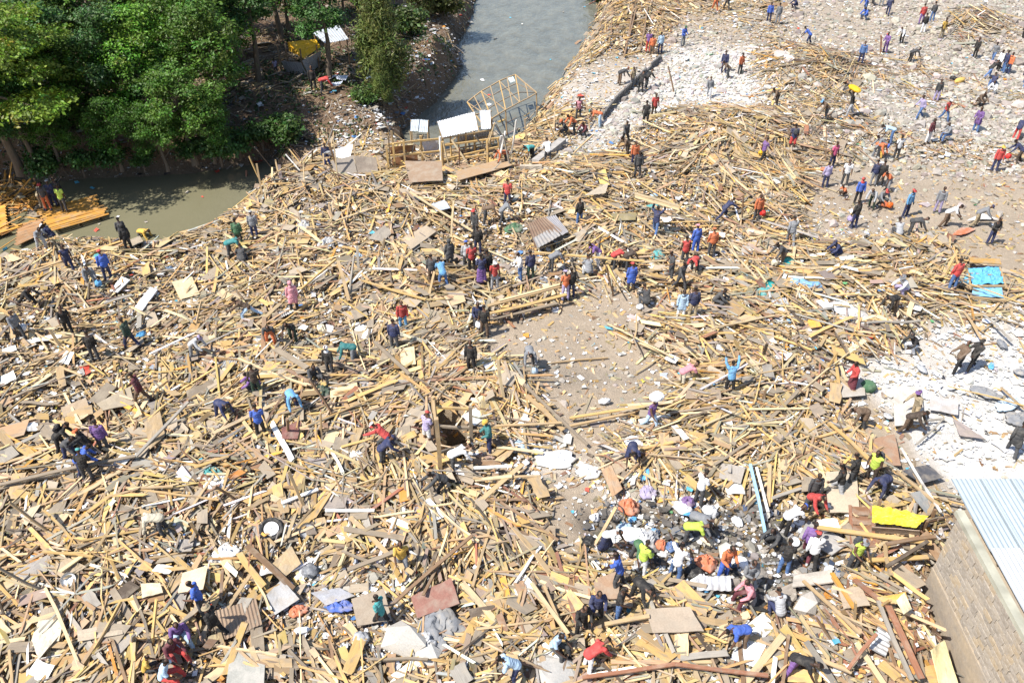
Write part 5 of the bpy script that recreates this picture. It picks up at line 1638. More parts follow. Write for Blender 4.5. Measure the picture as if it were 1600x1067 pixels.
# x, y of the feet in the photo; facing (0 right, 90 away, 180 left, 270 to the viewer); pose; top; bottom; head; extra label words
PEOPLE = """
1012,84,90,stand,purple.S,red.T,hair
1018,87,90,stand,orange.L,brown.T,hair
1031,84,120,stand,ltblue.L,navy.T,hair
1066,72,300,look,blue.L,grey.T,cap.green
1155,116,300,stand,orange.L,dkgrey.T,hair
1130,114,250,stand,navy.L,navy.T,hair
1138,123,200,stoop,brown.S,dkgrey.T,hair
1116,19,280,walk,orange.L,orange.T,hair,bag.white
1134,17,280,walk,dkgrey.S,dkgrey.T,hair
967,132,20,bend,dkgrey.L,brown.T,cap.orange
987,138,300,stand,tan.S,grey.T,hair
1000,146,60,stoop,black.L,black.T,hair
1008,139,40,stoop,black.L,dkgrey.T,hair
1107,152,250,walk,grey.L,ltgrey.T,hair
1021,184,280,stand,red.S,dkbrown.T,hair,bag.white
1008,197,100,stand,black.S,black.S,hair
903,190,280,look,pink.V,dkgrey.T,hair
898,212,210,stoop,orange.L,dkgrey.T,hair
912,213,230,squat,maroon.L,dkgrey.T,hair
938,198,180,bend,orange.S,ltblue.T,cap.teal
880,214,200,squat,dkgrey.S,dkgrey.T,helmet.orange
976,224,290,walk,dkgrey.L,black.T,hair
990,262,280,stand,orange.L,navy.T,hair,bag.white
995,280,280,stand,dkgrey.L,dkgrey.T,hair
981,248,200,stoop,brown.S,dkbrown.T,hair
832,252,200,bend,turquoise.S,black.T,hair
856,258,100,stoop,white.L,dkgrey.T,hair
1189,256,20,walk,purple.S,black.T,hair,bag.yellow
1200,37,280,stand,blue.L,navy.T,hair
1214,39,100,stand,grey.L,grey.T,hair
1241,14,200,squat,navy.L,navy.T,hair
1352,18,200,stoop,blue.L,jeans.T,hair
1350,31,220,squat,blue.L,jeans.T,hair
1386,24,60,walk,navy.L,navy.T,hair
1364,8,200,stoop,orange.S,dkgrey.T,hair
1376,10,60,stand,purple.S,grey.T,hair
1438,38,100,stand,red.L,purple.T,hair
1441,52,100,stand,black.L,white.T,hair
1455,34,100,stand,dkgrey.L,jeans.T,hair
1469,61,280,stand,yellow.S,khaki.T,hair
1264,71,160,stoop,blue.S,navy.T,hair
1343,102,260,stand,jeans.L,navy.T,hair
1408,68,230,stoop,white.L,black.T,hair
1382,83,220,look,purple.L,purple.T,hair
1420,98,10,bend,dkgrey.L,black.T,hair
1522,91,200,stand,black.L,black.T,hair
1550,97,200,walk,grey.L,jeans.T,hair
1558,112,200,stand,white.L,black.T,hair
1566,114,200,stand,navy.L,jeans.T,hair
1573,116,210,stand,orange.L,navy.T,hair
1541,122,20,lunge,black.L,jeans.T,hair
1549,137,60,squat,navy.V,jeans.T,hair
1549,148,220,squat,white.L,white.T,hair
1597,62,180,stand,black.L,black.T,hair
1598,136,30,walk,navy.L,jeans.T,hair
1213,168,200,stoop,brown.L,dkbrown.T,hair
1290,190,190,stoop,brown.L,dkgrey.T,cap.skyblue
1327,184,190,carry,black.L,ltgrey.T,hair,load.yellow
1461,158,270,stand,dkgrey.L,lilac.T,hair
1436,185,190,walk,lilac.L,jeans.T,hair
1473,188,300,walk,red.V,jeans.T,cap.white
1447,226,300,stand,maroon.L,white.T,hair
1469,223,180,sit,grey.L,jeans.T,hair
1523,206,200,look,purple.C,jeans.T,hair
1530,166,280,squat,brown.L,dkbrown.T,hair
1585,219,30,stoop,navy.L,red.T,cap.red
1236,236,90,stand,navy.S,red.S,hair,pack.dkgrey
1298,261,300,stand,magenta.S,navy.T,hair
1366,246,300,bend,orange.L,grey.T,cap.blue
1378,246,180,stoop,grey.L,yellow.T,hair
1398,250,300,stand,white.S,dkgrey.T,hair
1391,226,170,bend,ltblue.S,jeans.T,hair
1552,268,280,stand,red.L,navy.T,cap.yellow
1591,256,160,stoop,navy.L,dkbrown.T,hair,bag.red
1288,293,100,stand,lilac.L,navy.T,hair
1318,290,260,stand,white.S,dkgrey.T,hair
1316,308,200,squat,orange.S,dkbrown.S,hair
1338,318,280,stand,blue.L,black.T,scarf.red
1363,290,90,stand,navy.L,grey.T,hair
1373,291,80,stand,black.L,black.T,hair
1386,298,200,stoop,orange.S,grey.T,hair
1361,325,230,stoop,ltgrey.L,dkgreen.T,hair
1376,321,280,squat,grey.L,dkgrey.T,cap.red,bag.orange
1413,338,300,stand,skyblue.L,navy.T,cap.red
1333,356,100,stand,black.L,navy.T,hair,bag.lilac
1463,332,260,stand,grey.L,lilac.T,hair
1472,353,330,stoop,white.S,brown.T,hair
1520,353,330,stoop,grey.L,khaki.T,cap.navy
1545,381,290,arms,black.L,navy.T,hair
1400,371,90,squat,ltgrey.V,dkgrey.T,hair
1418,368,350,bend,dkgrey.L,dkgrey.T,hair
1233,386,90,walk,grey.L,grey.T,hair
1222,418,200,stoop,dkgrey.L,brown.T,hair,bag.cream
1303,406,190,squat,navy.L,navy.T,cap.navy
1485,456,110,stand,red.L,jeans.T,hair
1405,464,200,squat,white.L,lilac.T,hat.grey
1393,492,200,bend,black.L,brown.T,hair
1421,550,200,squat,black.L,white.T,cap.black
793,326,90,stand,red.S,navy.T,hair
905,356,120,stand,black.L,jeans.T,hair
1022,371,60,carry,navy.L,jeans.T,hair,load.boards
1125,347,20,lunge,navy.L,navy.T,hair
1180,349,280,stand,orange.L,dkgrey.T,hair,bag.red
1085,400,110,stand,blue.L,blue.T,cap.pink
1068,417,100,stand,red.V,dkgrey.T,hair
1110,404,100,stand,orange.L,dkgrey.T,cap.orange
1084,430,230,bend,red.S,dkgrey.T,hair
813,441,200,look,white.L,jeans.T,hair
829,441,120,stand,navy.L,dkgreen.T,hair
860,427,20,bend,grey.L,dkgrey.T,hair
936,418,200,stoop,purple.S,white.T,hair
918,432,90,squat,grey.L,ltgrey.T,hair
956,424,30,bend,red.L,dkgrey.T,hair
975,426,20,bend,dkbrown.S,dkgrey.T,hair
985,456,100,stand,blue.C,dkbrown.T,cap.red
883,471,110,stand,orange.S,lilac.T,cap.lilac
892,468,110,stand,black.L,navy.T,hair
1007,477,100,squat,dkgrey.L,dkgrey.T,hair
1047,441,190,look,dkgrey.S,dkgrey.T,hair
1060,455,300,walk,dkgrey.L,dkgrey.T,hair
1062,501,280,stand,ltblue.C,white.T,hair
1080,502,100,stand,navy.L,khaki.T,hair
1122,482,340,squat,dkgrey.L,dkgrey.T,hair
400,376,100,stand,grey.L,navy.T,cap.ltgrey
462,491,110,stand,pink.C,black.T,scarf.pink
461,536,260,stoop,black.S,dkgreen.T,hair
425,542,280,stoop,dkgrey.S,orange.T,hair
397,503,190,lunge,brown.S,ltblue.T,hair
631,518,280,stand,red.L,skyblue.T,hair
618,551,100,stand,navy.L,dkgrey.T,hair
676,446,100,stand,dkgrey.L,brown.T,hair
694,453,100,stoop,skyblue.L,jeans.T,hair
704,421,110,stand,dkgrey.C,dkgrey.T,hood.dkgrey
738,430,100,stand,red.S,black.T,hair
730,424,110,stand,ltgrey.L,dkgrey.T,cap.blue
753,448,100,stand,navy.S,purple.K,hair
762,441,110,stand,black.L,black.T,hair
773,454,280,stand,red.S,ltgrey.T,cap.white
747,400,90,stand,black.L,navy.T,hair
743,371,220,stand,dkgrey.L,dkgrey.T,cap.red
757,352,10,bend,brown.S,dkgrey.T,hair
782,353,20,stoop,grey.L,dkgrey.T,hair
747,516,280,look,navy.L,dkgrey.T,hair
757,526,100,stand,black.S,brown.T,hair,bag.white
76,327,280,stand,dkgrey.S,orange.T,cap.red
86,322,90,stand,navy.L,navy.T,cap.ltgrey
97,320,100,stand,black.L,dkbrown.T,hair
102,330,90,stand,lime.S,dkgrey.T,hair
67,326,90,stoop,khaki.S,khaki.T,hair
80,377,190,squat,navy.L,dkgrey.T,cap.white
68,393,330,stoop,grey.S,ltgrey.T,hair
205,398,130,stand,black.L,black.T,hood.black
225,385,330,bend,yellow.L,dkgrey.T,hair
197,383,110,stand,dkgrey.L,dkgrey.T,hair
113,427,300,walk,navy.V,navy.T,hair
172,441,120,stand,blue.L,navy.T,cap.red
146,450,300,stoop,grey.L,grey.T,hair,bag.skyblue
46,482,340,lunge,black.L,black.T,hair
112,526,300,walk,black.S,black.T,hair
34,532,320,walk,grey.L,dkgrey.T,hair,bag.white
210,547,160,walk,dkgreen.L,navy.T,hair
376,388,100,stand,green.L,dkgreen.T,hair
360,407,10,bend,teal.L,dkgrey.T,hair
381,414,100,squat,dkgrey.L,dkgrey.T,hair
305,564,340,stoop,ltgrey.L,grey.T,cap.lilac
152,567,110,stand,black.L,dkgrey.T,hair
228,634,190,walk,maroon.L,brown.T,hair
347,656,330,bend,navy.L,navy.T,hair
398,615,200,squat,purple.L,dkgrey.T,hair
98,712,20,stoop,black.L,black.T,hair,pack.black
112,722,330,stoop,dkgrey.L,navy.T,hair
152,720,200,reach,black.L,grey.T,cap.orange
168,712,110,stand,purple.L,dkgrey.T,hair
131,748,20,stoop,blue.L,navy.T,hair
143,757,100,look,black.L,dkgrey.T,cap.turquoise
404,622,110,stand,dkbrown.S,dkgreen.T,hair
411,687,110,stand,blue.S,black.T,hair
458,642,300,bend,skyblue.L,navy.T,hair
518,590,260,stand,black.L,dkgrey.T,scarf.white
557,571,200,bend,teal.L,grey.T,hair
493,602,300,squat,dkgrey.L,dkgrey.T,hair
612,707,160,lunge,red.L,dkgrey.T,cap.white
596,729,20,stoop,navy.L,dkgrey.T,cap.navy
668,697,60,look,lilac.S,white.S,cap.red
706,740,20,bend,white.L,dkgrey.T,hair
702,772,200,lunge,dkgrey.L,black.T,hair
765,709,190,look,teal.L,navy.T,helmet.yellow
737,584,260,stand,black.L,black.T,hair
826,569,280,bend,grey.L,dkgrey.T,hair
1062,606,20,bend,pink.S,cream.T,hair
1138,618,100,lift,skyblue.L,black.T,hair
1013,672,300,walk,purple.V,ltblue.T,hair,load.white
985,723,270,bend,navy.S,navy.T,hair
1090,787,30,look,white.S,dkgrey.T,hair
1328,612,200,look,red.L,maroon.K,hair
1494,581,200,pull,brown.L,black.T,hair
1516,577,190,pull,black.L,black.T,cap.black
1427,656,200,reach,khaki.L,tan.T,cap.purple
1410,674,330,stoop,dkbrown.L,brown.T,hair
1347,667,200,bend,brown.C,dkgrey.T,hair
1578,711,60,walk,dkgrey.C,dkgrey.T,hair
1308,781,140,step,black.L,ltgrey.T,hair
1326,765,120,look,black.L,dkgrey.T,hair
1356,758,220,look,lime.V,dkbrown.T,hair,pack.dkgrey
1376,777,210,bend,navy.L,dkgrey.T,hair
1257,803,280,stoop,red.L,dkgrey.T,hair
1264,790,280,stand,dkgrey.L,dkgrey.T,hair
262,838,200,bend,cream.L,dkgrey.T,hair
322,962,190,look,blue.S,dkgrey.T,hair
345,998,170,walk,black.L,black.T,hat.khaki
294,1024,300,sit,purple.L,ltblue.T,hair
252,1052,30,sit,yellow.S,dkgrey.T,hair
290,1046,330,sit,maroon.L,red.T,hair
288,1070,20,sit,ltblue.S,red.T,hair
630,891,280,walk,yellow.S,grey.T,hair
600,979,150,walk,turquoise.S,black.T,hair
942,862,330,stoop,white.S,navy.K,hair
993,872,280,bend,green.S,dkgrey.T,hair
1078,832,340,bend,grey.L,dkgrey.T,cap.khaki
1068,848,350,bend,lime.S,dkgrey.T,hair
1001,896,60,look,lime.L,white.T,hair
1052,906,60,reach,white.S,jeans.T,hair
968,922,160,reach,blue.S,dkgrey.T,hair
1128,901,280,look,orange.L,blue.T,hair
1163,923,280,arms,grey.L,cream.T,hair
1148,948,200,sit,pink.L,maroon.T,hair
964,969,340,look,black.S,jeans.T,hair
992,936,300,bend,black.L,black.T,hair
930,974,280,look,navy.L,black.T,hair
907,994,280,look,black.L,black.T,hair
884,1037,330,sit,ltblue.S,dkgrey.T,hair
916,1051,20,bend,red.L,white.T,hair
810,1066,200,stoop,ltblue.S,navy.T,hair
1160,1011,190,bend,blue.S,brown.T,hair
1222,833,20,bend,white.S,black.T,cap.blue
1258,870,60,walk,purple.L,maroon.T,hair
1264,886,70,walk,white.L,black.T,cap.red
1222,896,90,look,black.L,jeans.T,hair
1206,855,200,squat,dkgrey.L,dkgrey.T,hair
1328,892,280,look,lime.V,dkgrey.T,cap.grey,pack.dkgrey
1212,958,100,squat,ltgrey.L,navy.T,hair
1230,1055,330,bend,black.S,purple.T,hair
700,200,200,skip,x.L,x.T,hair
512,262,280,stand,navy.L,blue.T,hair
503,146,20,bend,red.L,dkgrey.T,hair
491,142,280,stand,black.L,black.T,hair
432,116,280,stand,lilac.S,dkgrey.S,hair
792,262,200,bend,orange.L,black.T,hair
150,82,280,stand,red.S,dkgrey.T,hair
283,186,100,stand,red.S,dkgrey.T,hair
"""
POSEW = {'stand': 'standing', 'look': 'standing head down', 'walk': 'walking', 'step': 'stepping', 'bend': 'bent double', 'stoop': 'stooping', 'squat': 'squatting', 'sit': 'sitting', 'carry': 'carrying a load overhead',
         'lift': 'with both arms raised', 'reach': 'reaching an arm out', 'lunge': 'lunging forward', 'pull': 'leaning back pulling', 'hips': 'standing', 'arms': 'standing arms folded'}
TOPW = {'L': 'long-sleeved top', 'S': 'T-shirt', 'V': 'vest', 'C': 'long coat'}
BOTW = {'T': 'trousers', 'S': 'shorts', 'K': 'skirt'}
LABELQ = []          # (object, head words, u, v): finished at the end of the script, when every landmark is known


def blob(seed, crush=.75, flat=.7):
    """a crumpled bag: a ball pulled in by folds"""
    import bmesh
    bm = bmesh.new(); bmesh.ops.create_icosphere(bm, subdivisions=3, radius=.5)
    g = np.random.default_rng(seed); o = g.uniform(0, 90, 3)
    co = np.array([v.co for v in bm.verts])
    r = 1 + crush * (np.abs(fbm(co[:, 0] * 2 + o[0] + co[:, 2] * 1.7, co[:, 1] * 2 + o[1] - co[:, 2] * .8, .42, seed, 3) - .5) * -3.2 + .3)
    co = co * r[:, None]; co[:, 2] *= flat; co[:, 2] = np.maximum(co[:, 2], -.22)
    for v, c in zip(bm.verts, co): v.co = c
    me = bpy.data.meshes.new("bag"); bm.to_mesh(me); bm.free()
    me.polygons.foreach_set("use_smooth", np.ones(len(me.polygons), bool))
    return me


def rag(seed):
    """a dropped cloth: ragged outline, thrown into sharp folds"""
    g = np.random.default_rng(seed); nr, nt_ = 13, 40
    t = np.arange(nt_) / nt_ * 2 * np.pi; o = g.uniform(0, 90, 2)
    R = .5 * (.62 + .75 * fbm(np.cos(t) * 1.6 + o[0], np.sin(t) * 1.6 + o[1], 1.0, seed, 3))
    rho = np.linspace(0.02, 1, nr)
    X = rho[:, None] * R * np.cos(t); Y = rho[:, None] * R * np.sin(t)
    f1 = 1 - 2 * np.abs(fbm(X * 4 + o[1] + 1.5 * Y, Y * 3 + o[0], 1.0, seed + 3, 2) - .5) * 2
    f2 = 1 - 2 * np.abs(fbm(X * 11 + o[0], Y * 9 + o[1] - 3 * X, 1.0, seed + 7, 2) - .5) * 2
    Z = (.08 + .34 * np.clip(f1, 0, 1) + .2 * np.clip(f2, 0, 1)) * (1.05 - rho[:, None] ** 2) + .02
    V = np.stack([X + .05 * (f2 - .5), Y + .05 * (f1 - .5), Z], -1).reshape(-1, 3); W = V * [1, 1, 0] - [0, 0, .12]
    i = np.arange(nr * nt_).reshape(nr, nt_); j = np.roll(i, -1, 1); k = nr * nt_
    Fq = np.stack([i[:-1], i[1:], j[1:], j[:-1]], -1).reshape(-1, 4)
    side = np.stack([i[-1], i[-1] + k, j[-1] + k, j[-1]], -1)
    me = npmesh("cloth_heap", np.vstack([V, W]), np.vstack([Fq, Fq[:, ::-1] + k, side]), smooth=True); me.materials.append(M_RAG)
    return me


RAGS = [rag(s) for s in range(40, 47)]
BAGS = [blob(s) for s in range(6)]
for m_ in BAGS: m_.materials.append(M_PLASTIC)
SACKS = [blob(s, .3, .75) for s in range(20, 23)]
for m_ in SACKS: m_.materials.append(M_CLOTH)
SKINS = [(.095, .048, .03), (.07, .036, .023), (.12, .062, .038), (.055, .03, .02)]
KIDS = {(1316, 308), (432, 116), (252, 1052)}
PPOS = []


def wname(c): return NAMES.get(c, c)


def dust(c, g=1.0, k=.16):
    c = np.array(c) * g; m = c.mean()
    return tuple(np.clip((c * (1 - k) + m * k) * .94 + np.array([.3, .27, .22]) * .045, .01, .8))


def build_people():
    for line in PEOPLE.strip().splitlines():
        q = line.split(',')
        u, v, face = float(q[0]), float(q[1]), float(q[2]); pose = q[3]
        if pose == 'skip': continue
        (tc_, ts), (bc, bs) = q[4].split('.'), q[5].split('.')
        hs, hc = (q[6].split('.') + ['black'])[:2]
        fl = WATER_Z + .4 if u < 120 and v < 400 else None
        p = on(u, v, .03, fl)
        z = max(p.z - .03, fl if fl is not None else -9) + (.12 if sample(T_MAP, u, v) > .4 else .0)
        root = empty("person", (p.x, p.y, z), math.radians(face) + rng.normal(0, .12))
        s = rng.uniform(.97, 1.06) * (.72 if (int(u), int(v)) in KIDS else 1)
        root.scale = (s, s, s)
        root["category"] = "person"; root["group"] = "people salvaging timber on the razed site"
        jit = lambda c: dust(CC[c], rng.uniform(.85, 1.15))
        put("body", body_mesh(pose), None, root, color=SKINS[rng.integers(4)])
        put("coat" if ts == 'C' else "shirt" if ts == 'S' else "vest" if ts == 'V' else "jacket", top_mesh(pose, ts), None, root, color=jit(tc_))
        put({'T': "trousers", 'S': "shorts", 'K': "skirt"}[bs], bottom_mesh(pose, bs), None, root, color=jit(bc))
        sc = [(.03, .03, .03), (.5, .5, .5), (.08, .05, .03), (.05, .06, .12)][rng.integers(4)]
        for sm in shoe_mesh(pose): put("shoe", sm, None, root, color=sc)
        put(hs, head_mesh(pose, hs), None, root, color=(.012, .010, .009) if hs == 'hair' else jit(hc))
        words = f"person in {wname(tc_)} {TOPW[ts]} and {wname(bc)} {BOTW[bs]}"
        if hs != 'hair': words = f"person in {wname(hc)} {hs}, {wname(tc_)} {TOPW[ts]} and {wname(bc)} {BOTW[bs]}"
        words += " " + POSEW[pose]
        LABELQ.append((root, words, u, v)); PPOS.append((u, v))
        J = skeleton(pose); M = Matrix.Translation(root.location) @ Matrix.Rotation(root.rotation_euler.z, 4, 'Z') @ Matrix.Scale(s, 4)
        short = f"the person in {wname(tc_)} {TOPW[ts].split()[-1]} and {wname(bc)} {BOTW[bs]}"
        if len(q) > 7:
            kind, c = q[7].split('.')
            if kind == 'bag':
                hp = M @ Vector(J['hnL'])
                o = put("plastic_bag", BAGS[rng.integers(6)], None, None, loc=hp - Vector((0, 0, .22)), rot=(0, 0, rng.uniform(0, 6)), scale=(.34, .34, .55), color=CC[c])
                tag(o, None, "bag"); LABELQ.append((o, f"{wname(c)} bag in the hand of {short}", u, v))
            elif kind == 'load' and c != 'boards':
                hp = M @ Vector(J['head'] + J['hd'] * .2)
                o = put("sack", SACKS[rng.integers(3)], None, None, loc=hp + Vector((0, 0, .12)), rot=(.1, .2, rng.uniform(0, 6)), scale=(1.0 if c == 'yellow' else .6, .55, .5), color=CC[c])
                tag(o, None, "sack"); LABELQ.append((o, f"big {wname(c)} sack on the head of {short}", u, v))
            elif kind == 'load':
                hp = M @ Vector(J['head'] + J['hd'] * .18)
                for k in range(3):
                    o = rod("plank", hp + Vector((-1.3, .35 + .1 * k, .35 + .04 * k)), hp + Vector((1.1, -.3 + .1 * k, -.1 + .04 * k)), .02, tuple(np.array(WOODC['pale']) * (1.1 - .15 * k)), w=.22)
                    tag(o, None, "plank"); LABELQ.append((o, ["lowest", "middle", "topmost"][k] + f" of the pale planks carried by {short}", u, v))
            else:
                bp = M @ Vector(J['chest'] - np.cross([0, 1, 0], J['up']) * .2)
                o = put("backpack", SACKS[1], None, None, loc=bp, rot=(0, math.radians(90 + J['back'][0]), root.rotation_euler.z), scale=(.42, .32, .34), color=CC[c])
                tag(o, None, "backpack"); LABELQ.append((o, f"{wname(c)} backpack worn by {short}", u, v))


build_people()

# ------------------------------------------------------------------ single pieces of debris
WN = {'pine': 'yellow', 'tan': 'tan', 'pale': 'pale', 'grey': 'grey brown', 'slate': 'grey', 'brown': 'brown', 'red': 'reddish', 'white': 'whitish', 'orange': 'orange', 'dark': 'dark'}
USED = []


def plank_mesh(ln, w, t, k):
    """a plank of three lengths, slightly bowed, its ends broken or sawn"""
    g = np.random.default_rng(k)
    X = np.array([-.5, -.17, .18, .5]) * ln; b = g.normal(0, .012, 4) * ln; sy = g.normal(0, .008, 4) * ln
    V = []; 
    for i in range(4):
        e = 0 if i in (1, 2) else 1
        for (y, z) in ((-.5, -.5), (.5, -.5), (.5, .5), (-.5, .5)):
            V.append((X[i] + e * g.uniform(-.16, .16) * w * 2, y * w * (1 + (g.uniform(-.25, .12) if w > .3 else 0)) + sy[i], z * t + b[i]))
    F = [(0, 3, 2, 1), (12, 13, 14, 15)]
    for i in range(3):
        a = i * 4
        F += [(a + j, a + (j + 1) % 4, a + 4 + (j + 1) % 4, a + 4 + j) for j in range(4)]
    V = np.array(V); Fq = np.array(F)
    uv = np.zeros((len(F), 4, 2))
    for i, f in enumerate(F):
        d = V[list(f)]; uv[i, :, 0] = d[:, 0] + k * 3.1; uv[i, :, 1] = (d[:, 1] if abs(np.ptp(d[:, 2])) < abs(np.ptp(d[:, 1])) else d[:, 2]) + k
    me = npmesh("plank", V, Fq, uv); me.materials.append(M_WOOD)
    return me


PLANKS = {L: [plank_mesh(L, w, t, i + int(L * 10)) for i, (w, t) in enumerate(((.10, .05), (.14, .03), (.18, .03), (.08, .08), (.13, .05), (.22, .025)))] for L in (1.3, 1.9, 2.6, 3.5)}
BOARDS = [plank_mesh(l * .85, w * .85, .018, 60 + i) for i, (l, w) in enumerate(((.8, .4), (1.1, .5), (1.4, .38), (.7, .6), (1.2, .62), (.95, .33), (1.6, .45), (.6, .45)))]


def pole_mesh(ln, r, k):
    g = np.random.default_rng(k)
    X = np.linspace(-.5, .5, 6) * ln
    pts = np.stack([X, np.cumsum(g.normal(0, .02, 6)) * ln * .25, g.normal(0, .01, 6)], -1)
    V, Fq = tubes([(pts, np.linspace(r, r * .65, 6))], 6)
    uv = np.stack([V[:, 0], np.arctan2(V[:, 2], V[:, 1]) * .05], -1)[Fq]
    caps = None
    me = npmesh("wooden_pole", V, Fq, uv, smooth=True); me.materials.append(M_WOOD)
    return me


POLES = [(L, pole_mesh(L, r, i)) for i, (L, r) in enumerate(((2.4, .04), (3.2, .045), (4.0, .05), (4.8, .055), (3.0, .035), (3.8, .04)))]


def pick(n, m, vlo, vhi, ulo=-40, uhi=1640, gap=13, power=1.5):
    out = []
    P = np.array(PPOS)
    tries = 0
    while len(out) < n and tries < n * 60:
        tries += 1
        u = rng.uniform(ulo, uhi); v = vlo + (vhi - vlo) * rng.random() ** .85
        if rng.random() > float(sample(m, u, v)) ** power: continue
        p = at(u, v, .3)
        if keepout(p.x, p.y) or bool(inside(PIT, p.x, p.y)): continue
        if float(height(p.x, p.y)) < -.5: continue
        if np.min(np.hypot(P[:, 0] - u, (P[:, 1] - v - 6) * 1.0)) < gap: continue
        if any(abs(u - a) < 7 and abs(v - b) < 5 for a, b in out): continue
        if any(abs(u - a) < r and abs(v - b) < r * .7 for a, b, r in USED): continue
        out.append((u, v))
    return out


def place(name, mesh, u, v, a, ln, dz, color, tilt=.06, roll=.12, scale=None):
    p = on(u, v, dz)
    C, L, W = lay(np.array([p.x]), np.array([p.y]), np.array([a]), np.array([ln]), np.array([dz]), tilt)
    L, W = Vector(L[0]), Vector(W[0]); Nn = L.cross(W)
    M = Matrix((L, W, Nn)).transposed()
    return put(name, mesh, None, None, loc=Vector(C[0]), rot=M.to_quaternion(), scale=scale, color=color)


def dirword(a, u, v):
    p = at(u, v); e = np.array([math.cos(a), math.sin(a)])
    q = to_px(p.x + e[0] * .5, p.y + e[1] * .5)
    dx, dy = q[0] - u, q[1] - v
    t = math.degrees(math.atan2(-dy, dx)) % 180
    return 'level' if t < 20 or t > 160 else 'upright' if 65 < t < 115 else 'right-rising' if t < 90 else 'left-rising'


def flow_at(p):
    return float((fbm(np.array([p.x]), np.array([p.y]), 9, 41, 2)[0] - .5) * 9 + .5)


def shade_of(u, v):
    keys = ['pine', 'tan', 'pale', 'grey', 'slate', 'brown', 'red', 'white', 'orange', 'dark']
    red = u > 1220 and v > 840
    w = [.2, .2, .08, .14, .08, .14, .13, .02, 0, .02] if red else [.27, .22, .19, .12, .08, .05, .01, .04, .01, .02]
    k = keys[rng.choice(10, p=np.array(w) / sum(w))]
    return k, tuple(np.clip(np.array(WOODC[k]) * rng.uniform(.85, 1.2), 0, .85))


